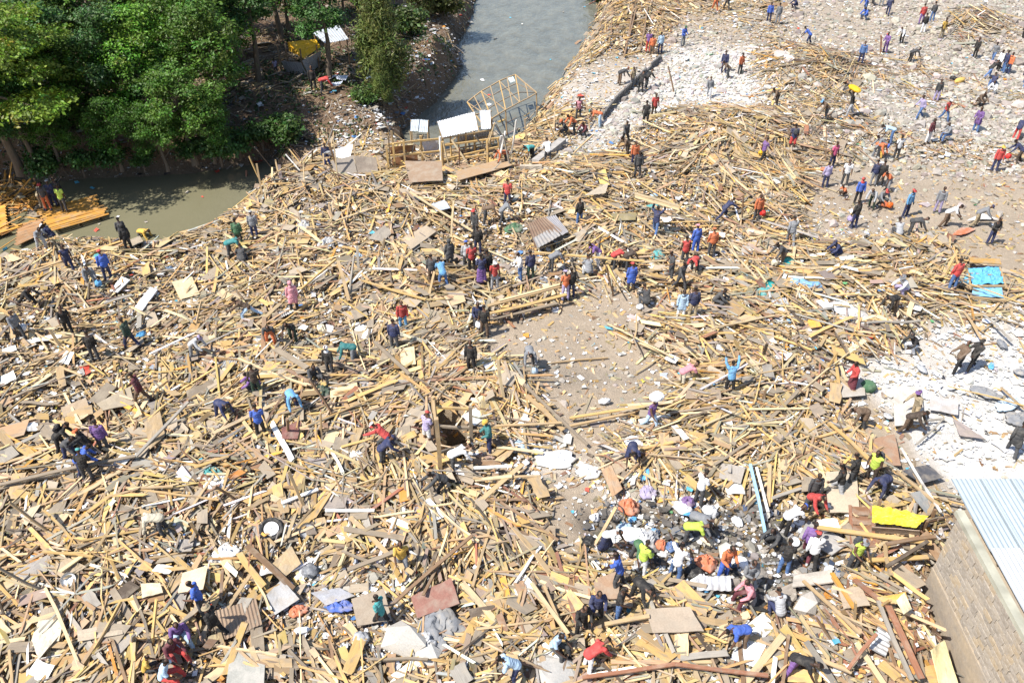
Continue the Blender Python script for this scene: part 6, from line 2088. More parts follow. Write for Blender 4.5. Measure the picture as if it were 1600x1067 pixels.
def build_specials():
    S = [  # big sheets: corners in the photo, lift, thickness, colour, name, label, corrugations
        ([(642, 932), (705, 902), (718, 942), (652, 965)], .45, .03, (.27, .135, .105), 'plywood_sheet', 'large reddish brown board lying flat right of the person in turquoise T-shirt', 0),
        ([(549, 935), (600, 920), (612, 968), (558, 977)], .35, .03, (.30, .24, .18), 'plywood_sheet', 'brown plywood sheet under the feet of the person in turquoise T-shirt', 0),
        ([(1008, 950), (1078, 948), (1100, 985), (1020, 988)], .6, .03, (.36, .29, .22), 'plywood_sheet', 'big bare tan plywood sheet raised above the planks in front of the grey metal sheet', 0),
        ([(1290, 737), (1338, 735), (1343, 800), (1294, 800)], .5, .04, (.46, .38, .28), 'plywood_sheet', 'big pale door-like sheet under the stepping person beside the ladder', 0),
        ([(1317, 695), (1398, 678), (1408, 727), (1340, 722)], .4, .03, (.33, .20, .13), 'plywood_sheet', 'brown chipboard sheet behind the person in lime vest', 0),
        ([(1410, 735), (1450, 725), (1475, 745), (1440, 755)], .4, .02, (.085, .085, .095), 'plywood_sheet', 'dark grey sheet beside the far corner of the roof', 0),
        ([(1422, 770), (1447, 765), (1464, 792), (1448, 802)], .5, .02, (.27, .27, .26), 'plywood_sheet', 'grey sheet behind the yellow tarpaulin', 0),
        ([(819, 822), (868, 820), (868, 845), (818, 846)], .25, .03, (.30, .225, .15), 'plywood_sheet', 'brown panel with slanting lines on the bare path', 0),
        ([(330, 955), (400, 935), (410, 975), (340, 1003)], .4, .02, (.30, .215, .15), 'woven_sheet', 'brown ribbed sheet right of the blue T-shirt pair', 12),
        ([(360, 1018), (415, 1020), (412, 1078), (352, 1078)], .5, .05, (.36, .35, .31), 'concrete_sheet', 'grey flat slab cut by the lower photo edge beside the sitting group', 0),
        ([(635, 640), (670, 630), (677, 655), (640, 657)], .35, .03, (.29, .255, .22), 'plywood_sheet', 'grey brown sheet left of the pit frame', 0),
        ([(660, 562), (708, 550), (722, 575), (690, 580)], .35, .03, (.33, .29, .25), 'plywood_sheet', 'grey sheet above the pit frame, left of the black-clad walker', 0),
        ([(170, 455), (190, 432), (203, 437), (184, 456)], .4, .05, (.78, .78, .76), 'white_panel', 'white panel, upper one of two by the red-capped person in blue', 0),
        ([(210, 480), (235, 448), (246, 452), (222, 485)], .4, .05, (.8, .8, .79), 'white_panel', 'white panel, lower one of two by the red-capped person in blue', 0),
        ([(628, 372), (665, 352), (682, 362), (642, 390)], .4, .03, (.40, .32, .23), 'plywood_sheet', 'tan plywood sheet in the thick timber in front of the stripped walls', 0),
        ([(824, 350), (850, 338), (878, 362), (836, 388)], .7, .02, (.22, .145, .10), 'rusty_sheet', 'rusty brown tin sheet on the scrap heap right of the red T-shirt', 9),
        ([(833, 372), (862, 356), (876, 368), (840, 388)], .8, .02, (.36, .34, .32), 'rusty_sheet', 'grey tin sheet on top of the rusty scrap heap', 7),
        ([(848, 340), (868, 336), (888, 362), (878, 368)], .7, .02, (.30, .29, .30), 'rusty_sheet', 'bent grey tin sheet on the right side of the rusty scrap heap', 6),
        ([(1075, 606), (1125, 608), (1128, 624), (1070, 622)], .5, .03, (.32, .24, .17), 'plywood_sheet', 'brown table-like sheet between the pink T-shirt and the arms-raised person in blue', 0),
        ([(355, 745), (375, 733), (384, 738), (362, 750)], .5, .03, (.42, .17, .05), 'plywood_sheet', 'small orange brown board in the pale litter left of the red board', 0),
        ([(440, 668), (472, 655), (465, 685), (441, 686)], .5, .02, (.26, .12, .10), 'plywood_sheet', 'dull red triangular board right of the blue T-shirt', 0),
        ([(1088, 902), (1141, 899), (1143, 922), (1089, 922)], .35, .01, (.62, .62, .62), 'corrugated_sheet', 'pale grey corrugated metal sheet in front of the orange and blue clad person', 5),
        ([(940, 735), (955, 726), (973, 764), (957, 776)], .4, .03, (.38, .24, .14), 'plywood_sheet', 'long brown board slanting beside the bicycle wheel', 0),
        ([(927, 905), (970, 890), (966, 935), (932, 936)], .4, .03, (.31, .20, .13), 'plywood_sheet', 'brown pierced board beside the blue T-shirt with raised arm', 0),
        ([(470, 690), (510, 680), (515, 720), (478, 732)], .3, .02, (.30, .275, .25), 'plywood_sheet', 'grey sheet right of the red triangular board', 0),
        ([(452, 780), (500, 765), (512, 785), (468, 803)], .35, .02, (.31, .25, .19), 'plywood_sheet', 'brown ribbed sheet left of the grey torn sheets', 8),
        ([(505, 752), (548, 760), (538, 793), (500, 795)], .35, .02, (.28, .24, .21), 'plywood_sheet', 'grey brown torn sheet in front of the big white sack', 0),
        ([(515, 680), (548, 660), (568, 690), (525, 710)], .3, .02, (.27, .25, .24), 'plywood_sheet', 'dark grey flat sheet left of the red lunging person', 0),
        ([(60, 970), (100, 965), (92, 1000), (45, 1010)], .5, .02, (.66, .58, .42), 'plywood_sheet', 'cream plywood piece, leftmost of the pale boards near the lower corner', 0),
        ([(120, 985), (190, 970), (192, 990), (122, 1002)], .6, .02, (.46, .38, .28), 'plywood_sheet', 'long pale board right of the cream plywood piece', 0),
        ([(285, 895), (325, 883), (317, 920), (278, 926)], .55, .02, (.66, .54, .34), 'plywood_sheet', 'bright cream board behind the person in blue T-shirt at lower left', 0),
        ([(220, 912), (250, 910), (254, 924), (222, 934)], .5, .02, (.60, .50, .34), 'plywood_sheet', 'cream broken board left of the bright cream board', 0),
        ([(50, 1000), (85, 975), (98, 985), (60, 1030)], .6, .02, (.72, .64, .5), 'plywood_sheet', 'white cream broken board at the lower left corner heap', 0),
        ([(150, 630), (203, 604), (210, 632), (160, 640)], .4, .02, (.34, .28, .20), 'plywood_sheet', 'tan floor panel beside the maroon walker', 0),
        ([(225, 660), (250, 642), (258, 680), (234, 702)], .6, .02, (.42, .30, .17), 'plywood_sheet', 'tan leaning panel on the bundle right of the black-clad group', 0),
        ([(632, 252), (690, 252), (692, 282), (640, 285)], .9, .03, (.27, .19, .13), 'plywood_sheet', 'big brown board leaning below the stripped walls', 0),
        ([(712, 268), (790, 246), (800, 258), (716, 282)], .6, .03, (.36, .24, .14), 'plywood_sheet', 'long brown board between the stripped walls and the orange bender', 0),
        ([(912, 306), (940, 289), (951, 286), (946, 302)], .7, .02, (.42, .35, .26), 'plywood_sheet', 'tan sheet on the timber heap below the orange T-shirt', 0),
        ([(80, 890), (105, 870), (135, 885), (100, 905)], .4, .02, (.38, .29, .19), 'plywood_sheet', 'tan plywood patch in the left foreground timber', 0),
        ([(420, 885), (455, 852), (470, 880), (440, 905)], .4, .02, (.42, .31, .18), 'plywood_sheet', 'tan broken panel below the tyre with white hub', 0),
        ([(415, 930), (440, 905), (468, 935), (430, 960)], .4, .02, (.38, .37, .36), 'plywood_sheet', 'grey square sheet left of the blue rag', 0),
        ([(485, 925), (530, 918), (555, 930), (510, 945)], .35, .02, (.34, .34, .36), 'plywood_sheet', 'grey blue sheet behind the blue rag', 0),
        ([(228, 705), (255, 712), (245, 728), (218, 722)], .4, .02, (.33, .33, .32), 'plywood_sheet', 'grey flat sheet right of the black-clad group', 0),
        ([(272, 740), (300, 722), (322, 735), (290, 762)], .35, .02, (.33, .30, .26), 'plywood_sheet', 'grey brown sheet among planks left of the orange brown board', 0),
        ([(85, 725), (110, 715), (120, 732), (95, 740)], .4, .02, (.36, .36, .36), 'plywood_sheet', 'grey board beneath the black-clad group', 0),
        ([(1300, 600), (1350, 590), (1352, 618), (1302, 622)], .3, .02, (.38, .35, .31), 'plywood_sheet', 'grey sheet in front of the red skirted person', 0),
        ([(1395, 602), (1440, 604), (1445, 662), (1398, 665)], .3, .02, (.50, .47, .42), 'plywood_sheet', 'pale grey sheet under the khaki jacket on the white ground', 0),
        ([(1453, 618), (1498, 625), (1497, 648), (1453, 640)], .3, .02, (.42, .40, .39), 'plywood_sheet', 'grey cracked sheet on the white ground right of the khaki jacket', 0),
        ([(1488, 652), (1515, 668), (1541, 686), (1500, 680)], .3, .02, (.30, .25, .23), 'plywood_sheet', 'brown torn sheet on the white ground left of the dark-coated walker', 0),
        ([(1455, 1015), (1475, 1000), (1498, 1067), (1470, 1075)], 1.1, .03, (.62, .53, .28), 'plywood_sheet', 'yellowish plywood leaning against the stone building at the lower photo edge', 0),
        ([(1400, 938), (1413, 925), (1425, 950), (1412, 960)], 1.0, .03, (.62, .55, .35), 'plywood_sheet', 'cream board leaning at the end of the stone wall', 0),
        ([(1370, 932), (1415, 925), (1420, 940), (1375, 945)], .9, .03, (.55, .32, .08), 'plywood_sheet', 'orange board under planks at the foot of the stone wall', 0),
        ([(1310, 922), (1345, 915), (1360, 945), (1318, 950)], .6, .02, (.36, .28, .20), 'plywood_sheet', 'tan sheet with brown streaks among the reddish planks', 0),
        ([(1248, 838), (1262, 812), (1330, 846), (1300, 866)], .3, .05, (.30, .29, .28), 'concrete_sheet', 'dark grey slab behind the red-capped person in white', 0),
        ([(1240, 898), (1300, 888), (1302, 908), (1238, 916)], .4, .05, (.40, .36, .31), 'concrete_sheet', 'pale stone slab in front of the lime vest with grey cap', 0),
        ([(1515, 402), (1562, 405), (1565, 412), (1515, 410)], .5, .05, (.40, .24, .08), 'plywood_sheet', 'long brown plank-like board behind the blue tarpaulin', 0),
        ([(1275, 470), (1290, 466), (1302, 482), (1290, 484)], .4, .02, (.75, .74, .72), 'white_panel', 'white panel on the timber below the squatting navy cap', 0),
        ([(1510, 345), (1535, 333), (1560, 343), (1535, 342)], .2, .02, (.8, .8, .79), 'white_panel', 'white sheet on the dirt beside the grey and khaki stooper', 0),
        ([(672, 320), (694, 312), (704, 325), (682, 330)], .6, .02, (.45, .50, .58), 'plywood_sheet', 'bluish grey sheet in the thick timber below the white rags', 0),
        ([(575, 372), (600, 352), (615, 362), (598, 378)], .5, .02, (.36, .31, .25), 'plywood_sheet', 'grey tan sheet left of the tan plywood sheet', 0),
        ([(60, 410), (140, 420), (60, 432), (0, 412)], .4, .02, (.20, .16, .13), 'plywood_sheet', 'dark brown roof board lying at the left photo edge below the raft', 0),
        ([(268, 440), (300, 432), (312, 460), (282, 468)], .4, .02, (.62, .50, .30), 'plywood_sheet', 'pale cream plywood sheet right of the two white panels', 0),
        ([(1200, 925), (1240, 910), (1245, 925), (1212, 938)], .35, .02, (.30, .26, .22), 'plywood_sheet', 'brown grey sheet in the stony patch right of the grey squatter', 0),
        ([(765, 800), (800, 792), (812, 812), (775, 826)], .3, .02, (.48, .41, .32), 'plywood_sheet', 'pale tan sheet left of the lined brown panel', 0),
    ]
    for q, lift, th, c, nm, lab, corr in S:
        mat = M_METAL if nm in ('corrugated_sheet', 'rusty_sheet', 'woven_sheet') else M_STONE if nm == 'concrete_sheet' else M_PLY
        pts = [on(u, v, lift * (.75 + .5 * rng.random())) for u, v in q]
        o = quad_sheet(nm, pts, th, c, mat, corr=corr, sag=.04 if nm != 'white_panel' else .01)
        cu, cv = sum(a for a, _ in q) / 4, sum(b for _, b in q) / 4
        tag(o, lab, 'board' if mat is M_PLY else 'sheet'); o["group"] = "flat sheets and panels lying in the debris"
        USED.append((cu, cv, 12)); TAKEN.add(lab)
        if 'slanting lines' in lab:
            pass
    for o, nm, c, u, v in LOOSE:
        tag(o, None, 'sheet', "tin sheets under the trees"); LABELQ.append((o, f"{c} tin sheet dumped on the far bank", u, v))
    B = [  # long timbers: ends, lifts, width, colour, label
        (835, 394, 1007, 408, .9, .9, .13, 'pine', 'very long yellow beam lying level above the stooping crowd'),
        (1275, 823, 1456, 848, .7, .9, .17, 'pine', 'long straight yellow plank leading from the burnt patch to the stone wall'),
        (890, 653, 1012, 634, .3, .4, .13, 'pine', 'long yellow plank across the end of the bare plaza'),
        (880, 668, 992, 644, .25, .3, .10, 'tan', 'second tan plank just below the long yellow one on the bare plaza'),
        (822, 618, 880, 672, .5, .3, .2, 'tan', 'thick tan beam slanting down to the bare plaza'),
        (818, 600, 918, 695, .6, .25, .12, 'grey', 'long grey brown beam slanting down beside the thick tan one'),
        (0, 757, 212, 712, .6, .6, .15, 'grey', 'very long grey beam running in from the left photo edge below the black-clad group'),
        (212, 713, 294, 628, .6, .9, .13, 'slate', 'dark grey beam rising from the end of the very long grey one'),
        (608, 948, 738, 836, .5, .8, .12, 'brown', 'long brown pole slanting up behind the reddish board'),
        (543, 890, 640, 852, .5, .6, .16, 'grey', 'grey beam left of the person in yellow T-shirt'),
        (440, 786, 497, 764, .5, .5, .14, 'white', 'white beam slanting above the tyre'),
        (508, 797, 585, 797, .5, .5, .12, 'white', 'white strip lying level in front of the torn grey sheet'),
        (740, 731, 800, 728, .5, .5, .12, 'white', 'whitish rail right of the bending person in white'),
        (742, 750, 800, 744, .5, .5, .15, 'pale', 'pale rail just below the whitish rail'),
        (1255, 907, 1345, 990, .7, .7, .11, 'tan', 'long tan pole with blue rag slanting over the stony patch'),
        (910, 1058, 1055, 1037, .7, .7, .12, 'red', 'long reddish beam level across the lower foreground'),
        (1055, 1037, 1200, 1055, .7, .7, .12, 'red', 'second reddish beam continuing to the right of the first'),
        (945, 975, 1015, 962, .6, .7, .14, 'tan', 'tan beam in front of the big tan sheet'),
        (830, 910, 888, 990, .7, .6, .13, 'pale', 'bright pale beam slanting down left of the navy jacket'),
        (850, 915, 880, 985, .6, .6, .09, 'tan', 'tan pole just right of the bright pale beam'),
        (1172, 725, 1196, 835, .6, .5, .10, 'SKY', 'pale blue painted plank standing out of the timber right of the white T-shirt'),
        (1182, 730, 1200, 800, .6, .6, .09, 'white', 'whitish plank beside the pale blue one'),
        (1420, 660, 1475, 654, .3, .3, .08, 'slate', 'thin grey rod on the white ground'),
        (1432, 694, 1473, 655, .3, .5, .07, 'slate', 'grey rod slanting up on the white ground'),
        (1408, 700, 1470, 800, .5, .6, .08, 'white', 'long white rail from the brown chipboard to the building'),
        (1400, 735, 1468, 790, .5, .6, .12, 'tan', 'tan rail below the dark grey sheet'),
        (1295, 660, 1362, 722, .5, .5, .14, 'pine', 'long yellow plank slanting down to the lime vest'),
        (762, 478, 880, 446, .9, .9, .2, 'tan', 'long thick plank on the timber stack behind the bare plaza'),
        (765, 490, 885, 460, .7, .7, .2, 'pine', 'yellow plank on the front of the stack behind the plaza'),
        (762, 500, 870, 474, .4, .5, .18, 'grey', 'grey plank lowest on the stack behind the plaza'),
        (780, 470, 890, 440, 1.0, 1.0, .14, 'pale', 'pale plank topmost of the stack behind the plaza'),
        (640, 300, 740, 362, .8, .5, .12, 'pale', 'long pale plank slanting through the thick timber'),
        (528, 408, 545, 470, 1.4, .4, .16, 'tan', 'tan plank standing upright in the thick timber'),
        (470, 452, 525, 405, .6, 1.2, .1, 'pine', 'yellow plank leaning against the upright tan one'),
        (565, 438, 665, 468, .8, .6, .12, 'pine', 'yellow plank right of the upright tan plank'),
        (0, 440, 120, 400, .5, .6, .14, 'tan', 'long tan plank at the left edge below the raft'),
        (430, 545, 480, 575, .5, .5, .28, 'grey', 'broad grey plank left of the white-scarfed person'),
        (585, 534, 640, 585, .7, .6, .16, 'grey', 'grey beam right of the teal bender'),
        (372, 560, 480, 602, .6, .6, .1, 'pale', 'pale rail left of the white-scarfed person'),
        (855, 568, 950, 559, .1, .1, .07, 'tan', 'thin tan lath lying on the bare plaza'),
        (1300, 895, 1335, 950, .6, .7, .14, 'orange', 'orange plank rising to the reddish stack'),
        (1335, 905, 1385, 945, .8, .9, .17, 'red', 'reddish plank in the stack near the wall'),
        (1385, 940, 1440, 1060, 1.0, 1.0, .19, 'red', 'thick reddish plank along the foot of the stone wall'),
        (1372, 938, 1425, 1062, .9, .8, .13, 'slate', 'grey plank left of the thick reddish one by the wall'),
        (1325, 1045, 1370, 990, .7, 1.1, .1, 'red', 'thin reddish plank crossing the stack by the wall'),
        (1385, 850, 1462, 838, .9, .9, .14, 'brown', 'brown plank in front of the tarpaulin shelter'),
        (1385, 885, 1450, 845, .8, .9, .12, 'dark', 'dark plank slanting to the wall'),
        (1355, 875, 1450, 870, .7, .8, .16, 'pine', 'yellow plank above the orange board by the wall'),
        (130, 315, 150, 340, -.5, -.5, .05, 'dark', 'thin dark pole at the edge of the raft'),
        (120, 372, 172, 330, -.9, -.9, .06, 'dark', 'long thin dark pole in the water right of the raft'),
        (135, 385, 230, 345, -.9, -.2, .06, 'dark', 'thin dark pole pointing over the pool'),
        (0, 340, 62, 262, -.3, .3, .2, 'orange', 'broad orange plank rising at the left photo edge above the raft'),
        (60, 300, 66, 262, -.2, .9, .22, 'brown', 'brown post standing behind the raft people'),
        (960, 462, 947, 415, .1, 2.0, .12, 'brown', 'brown post leaning beside the blue-coated person'),
        (1055, 148, 1032, 104, .1, 2.0, .1, 'brown', 'brown post leaning in the pale rubble'),
        (1377, 84, 1377, 56, .1, 1.5, .3, 'red', 'reddish brown plank standing upright in the far rubble'),
        (1291, 252, 1291, 200, .1, 2.2, .07, 'brown', 'thin post standing beside the magenta T-shirt'),
        (780, 250, 785, 212, .1, 1.9, .32, 'white', 'white door-like plank standing at the stripped walls'),
        (1160, 350, 1162, 305, .1, 2.0, .07, 'brown', 'thin brown post behind the orange jacket'),
        (450, 682, 449, 655, .2, 1.3, .1, 'brown', 'short brown post in front of the red triangular board'),
        (503, 690, 501, 645, .2, 1.6, .12, 'tan', 'tan post right of the red triangular board'),
        (1335, 975, 1337, 940, .3, 1.2, .12, 'tan', 'tan stake standing in the reddish planks'),
        (536, 735, 540, 685, .3, .5, .24, 'grey', 'two-toned grey plank beside the white sack'),
        (580, 900, 695, 880, .3, .3, .02, 'tan', 'skip'),
    ]
    for (u0, v0, u1, v1, z0, z1, w, k, lab) in B:
        if lab == 'skip': continue
        c = (.30, .50, .66) if k == 'SKY' else tuple(np.array(WOODC[k]) * rng.uniform(.92, 1.1))
        if abs(u1 - u0) < 26 and (z1 - z0) > .8:      # standing timbers: foot on the ground
            a = on(u0, v0); b = Vector((a.x, a.y, a.z + z1)); top = at(u1, v1, a.z + z1); b.x, b.y = a.x + np.clip(top.x - a.x, -.7, .7), a.y + np.clip(top.y - a.y, -.6, .6); a.z -= .2
        else:
            a, b = on(u0, v0, z0), on(u1, v1, z1)
        nm = "post" if (b - a).length > 0 and abs((b - a).normalized().z) > .75 else "beam" if w < .15 else "plank"
        o = rod(nm, a, b, .03 if w > .1 else w * .4, c, w=w)
        tag(o, lab, "plank" if nm != "post" else "post", "long timbers", kind="thing"); TAKEN.add(lab)
        USED.append(((u0 + u1) / 2, (v0 + v1) / 2, 6))
    # bags, rags and household things
    R = [  # u, v, sizes, colour, shape, label
        (557, 712, 1.05, .8, .75, 'white', 'sack', 'big white sack in the debris left of the red lunging person'),
        (495, 713, .8, .6, .5, 'lime', 'bag', 'yellow green bag right of the red triangular board'),
        (690, 985, 1.5, 1.6, .45, 'grey', 'cloth', 'big crumpled grey tarpaulin right of the concrete lump'),
        (665, 1005, 1.0, .9, .4, 'ltgrey', 'cloth', 'pale grey sheeting between concrete lump and grey tarpaulin'),
        (984, 791, .95, .8, .6, 'orange', 'cloth', 'orange cloth heap in the coloured rubbish'),
        (1013, 768, .8, .65, .55, 'lilac', 'cloth', 'lilac patterned cloth bundle in the coloured rubbish'),
        (976, 823, .9, .6, .5, 'ltblue', 'bag', 'pale blue plastic bag left of the white sheets'),
        (996, 836, 1.2, .9, .5, 'white', 'cloth', 'white sheet bundle behind the green T-shirt'),
        (1016, 838, .8, 1.3, .45, 'ltgrey', 'cloth', 'light grey sheet hanging right of the white bundle'),
        (921, 846, .75, .7, .6, 'black', 'bag', 'shiny black bin bag left of the white T-shirt and skirt'),
        (1068, 792, 1.1, .9, .5, 'white', 'bag', 'white bag heap in front of the white T-shirt'),
        (1110, 797, .8, .8, .8, 'white', 'bag', 'open white sack with dark inside right of the white T-shirt'),
        (1022, 829, .4, .4, .4, 'skyblue', 'bag', 'small bright blue bag beside the light grey sheet'),
        (1104, 879, 1.0, .9, .5, 'orange', 'cloth', 'orange rags left of the orange and blue clad person'),
        (1084, 893, .9, .9, .5, 'black', 'bag', 'black bag in front of the white T-shirt with jeans'),
        (1050, 852, .8, .5, .3, 'jeans', 'cloth', 'blue rag at the edge of the burnt patch'),
        (1033, 850, .5, .5, .4, 'orange', 'cloth', 'small orange rag beside the light grey sheet'),
        (1075, 783, .8, .5, .4, 'purple', 'cloth', 'dark purple rag behind the white bag heap'),
        (1093, 905, .9, .5, .3, 'white', 'cloth', 'white rag beside the pale corrugated sheet'),
        (532, 944, .85, .5, .3, 'blue', 'cloth', 'bright blue rag left of the plywood under the turquoise T-shirt'),
        (466, 952, .6, .4, .3, 'orange', 'cloth', 'orange red rag in the left foreground'),
        (484, 890, .8, .8, .5, 'grey', 'bag', 'dark grey plastic sheet below the tyre'),
        (565, 995, .8, .7, .4, 'ltgrey', 'bag', 'light grey bag left of the concrete lump'),
        (640, 1052, .5, .5, .5, 'red', 'bag', 'small dark red bag in front of the concrete lump'),
        (1357, 603, 1.0, .9, .9, 'green', 'sack', 'green checked bundle beside the red skirted person'),
        (804, 356, 1.0, .6, .5, 'green', 'cloth', 'green netting heap left of the rusty scrap heap'),
        (1022, 322, .9, .6, .4, 'turquoise', 'cloth', 'turquoise rag in the timber behind the board carrier'),
        (1027, 400, .9, .9, .5, 'turquoise', 'cloth', 'pale turquoise plastic heap right of the long level beam'),
        (1020, 415, .9, .8, .6, 'white', 'bag', 'white sack below the pale turquoise plastic heap'),
        (1200, 455, 1.3, .7, .4, 'turquoise', 'cloth', 'turquoise sheet at the foot of the right-hand timber'),
        (1240, 440, 1.6, .7, .4, 'skyblue', 'cloth', 'bright blue tarpaulin strip left end in the timber'),
        (1275, 447, .9, .6, .4, 'skyblue', 'cloth', 'bright blue tarpaulin strip right end in the timber'),
        (1345, 500, 1.8, 1.2, .3, 'ltgrey', 'cloth', 'crumpled grey white sheeting in front of the squatting black-clad person'),
        (1320, 480, 1.4, 1.0, .3, 'white', 'cloth', 'white sheeting left of the bending person in black and brown'),
        (1500, 125, 1.4, .7, .6, 'yellow', 'sack', 'orange yellow sack lying in the far rubble'),
        (1490, 122, .8, .6, .6, 'black', 'bag', 'black bag left of the orange yellow sack'),
        (1291, 264, 1.0, .8, .4, 'orange', 'bag', 'orange bag at the feet of the magenta T-shirt'),
        (1505, 360, 1.7, .5, .12, 'orange', 'cloth', 'flat orange cloth on the dirt left of the folded-arms person'),
        (1383, 318, .8, .7, .6, 'orange', 'bag', 'orange red bag beside the red-capped squatter'),
        (1592, 652, 1.1, .7, .3, 'grey', 'cloth', 'grey crumpled sheet on the white ground at the right photo edge'),
        (1575, 630, 1.3, .6, .2, 'ltblue', 'cloth', 'pale bluish plastic sheeting on the white ground'),
        (1540, 612, 1.2, .6, .25, 'grey', 'cloth', 'grey rag on the white ground behind the dark-coated walker'),
        (153, 402, .75, .7, .7, 'turquoise', 'sack', 'turquoise round bundle behind the red-capped person in blue'),
        (575, 600, .8, .5, .4, 'ltgrey', 'bag', 'light grey bag right of the dark squatter with green cloth'),
        (505, 612, .9, .8, .5, 'dkgreen', 'cloth', 'grey green cloth in front of the dark squatter'),
        (537, 645, .6, .4, .4, 'skyblue', 'bag', 'small blue bag right of the bright blue bender'),
        (560, 638, 1.2, .5, .35, 'yellow', 'cloth', 'yellow plastic strip right of the small blue bag'),
        (440, 553, 1.0, .7, .5, 'ltgrey', 'bag', 'grey white bag left of the broad grey plank'),
        (340, 756, 1.1, .9, .5, 'white', 'cloth', 'white plastic heap below the orange brown board'),
        (330, 738, .8, .5, .4, 'turquoise', 'cloth', 'turquoise plastic behind the white plastic heap'),
        (348, 862, 1.0, .8, .4, 'white', 'cloth', 'white crumpled cloth right of the cream bender'),
        (85, 1030, .9, 1.2, .6, 'cream', 'sack', 'cream sack at the lower left corner'),
        (545, 490, .7, .5, .4, 'yellow', 'bag', 'yellow bag left of the red and bright blue clad person'),
        (620, 492, 1.0, .6, .4, 'white', 'bag', 'white bag behind the red and bright blue clad person'),
        (560, 510, .9, .6, .3, 'white', 'cloth', 'white rag below the yellow bag'),
        (670, 282, 1.6, .8, .5, 'white', 'cloth', 'white sheeting below the stripped walls'),
        (700, 284, 1.3, .5, .4, 'white', 'cloth', 'white sheeting right part below the stripped walls'),
        (510, 380, .9, 1.0, .5, 'ltgrey', 'cloth', 'grey white rags in the thick timber'),
        (470, 353, .9, 1.0, .5, 'ltgrey', 'cloth', 'pale green grey rag left in the thick timber'),
        (815, 695, .9, .7, .5, 'ltblue', 'bag', 'blue and white bag right of the yellow helmet'),
        (870, 715, 1.4, .8, .4, 'white', 'cloth', 'white sheeting on the path below the plaza'),
        (920, 735, 1.2, .8, .4, 'white', 'cloth', 'white bags left of the long slanting brown board'),
        (990, 690, 1.1, .9, .7, 'white', 'sack', 'white sack behind the navy bender'),
        (945, 625, .8, .4, .4, 'white', 'bag', 'white bag lying on the plaza'),
        (835, 578, .5, .4, .5, 'ltblue', 'sack', 'blue topped sack at the hands of the grey bender'),
        (1118, 606, .5, .5, .8, 'skyblue', 'sack', 'bright blue sack beside the arms-raised person'),
        (1000, 478, .5, .5, .4, 'white', 'bag', 'white bag beside the dark squatter on the plaza edge'),
        (1405, 455, 1.0, .7, .4, 'grey', 'sack', 'grey sack on the back of the squatting white-clad person'),
    ]
    for (u, v, sx, sy, sz, c, kind, lab) in R:
        p = on(u, v, .25)
        me = {'sack': SACKS, 'bag': BAGS, 'cloth': RAGS}[kind][rng.integers(3 if kind != 'cloth' else 7)]
        o = put({'sack': 'sack', 'bag': 'plastic_bag', 'cloth': 'cloth_heap'}[kind], me, None, None, loc=(p.x, p.y, p.z - .05), rot=(rng.normal(0, .12), rng.normal(0, .12), rng.uniform(-.6, .6)), scale=(sx * (.8 if u > 900 and v > 700 else 1.05), sy * (.8 if u > 900 and v > 700 else 1.05), sz * 1.2) if kind == 'cloth' else (sx * .7, sy * .7, sz * .9), color=dust(CC[c], 1, .25))
        tag(o, lab, kind if kind != 'cloth' else 'cloth'); TAKEN.add(lab); USED.append((u, v, 11))
    # stones and concrete
    for (u, v, s, c, lab) in [(632, 1000, (.85, .65, .5), (.47, .44, .39), 'large pale concrete lump in front of the plywood sheets'), (872, 1055, (1.0, .8, .35), (.36, .35, .33), 'grey concrete block beside the pale blue sitter'),
                              (668, 1025, (.5, .4, .3), (.5, .48, .44), 'grey stone at the right foot of the large concrete lump'), (1135, 862, (.4, .28, .35), (.6, .58, .52), 'pale block standing behind the orange and blue clad person'),
                              (1262, 945, (.5, .4, .35), (.44, .41, .37), 'grey stone right of the light grey squatter')]:
        V0, F0 = ico(); g = np.random.default_rng(int(u))
        V = np.sign(V0) * np.abs(V0) ** .7 * g.uniform(.8, 1.15, (12, 1)) * np.array(s)
        me = npmesh("concrete_lump", V, F0); me.materials.append(M_STONE)
        p = on(u, v, .15); o = put("concrete_lump", me, None, None, loc=p, rot=(0, 0, g.uniform(0, 3)), color=c); tag(o, lab, "stone"); TAKEN.add(lab); USED.append((u, v, 15))
    # wheels and basins
    for (u, v, r, lab, hub) in [(424, 826, .36, 'black tyre with white hub lying in the left foreground debris', (.7, .7, .7)), (961, 800, .33, 'thin bicycle wheel lying at the edge of the bare path', None)]:
        p = on(u, v, .4); root = empty("wheel", p); tag(root, lab, "wheel"); TAKEN.add(lab); root.rotation_euler = (.35, .2, 0); USED.append((u, v, 12))
        t = np.linspace(0, 2 * np.pi, 29)
        rr = .075 if hub else .025
        V, Fq = tubes([(np.stack([np.cos(t) * r, np.sin(t) * r, 0 * t], -1), [rr] * 29)], 8)
        me = npmesh("tyre", V, Fq, smooth=True); put("tyre", me, M_RUB, root, color=(.03, .03, .032))
        if hub:
            V, Fq = tubes([([(0, 0, -.05), (0, 0, -.049), (0, 0, .05), (0, 0, .051)], [.02, r - .08, r - .10, .02])], 20); put("hub", npmesh("hub", V, Fq), M_PAINT, root, color=hub)
        else:
            V, Fq = tubes([([(0, 0, -.04), (0, 0, -.039), (0, 0, .04), (0, 0, .041)], [.005, .03, .03, .005])], 8); put("hub", npmesh("hub", V, Fq), M_METAL, root, color=(.3, .3, .3))
            V, Fq = tubes([([(math.cos(a) * .02, math.sin(a) * .02, .03 * (-1) ** i), (math.cos(a) * r, math.sin(a) * r, 0)], [.004, .004]) for i, a in enumerate(np.arange(14) * 2 * np.pi / 14)], 4)
            tag(put("spokes", npmesh("spokes", V, Fq), M_METAL, root, color=(.45, .45, .45)), kind="stuff")
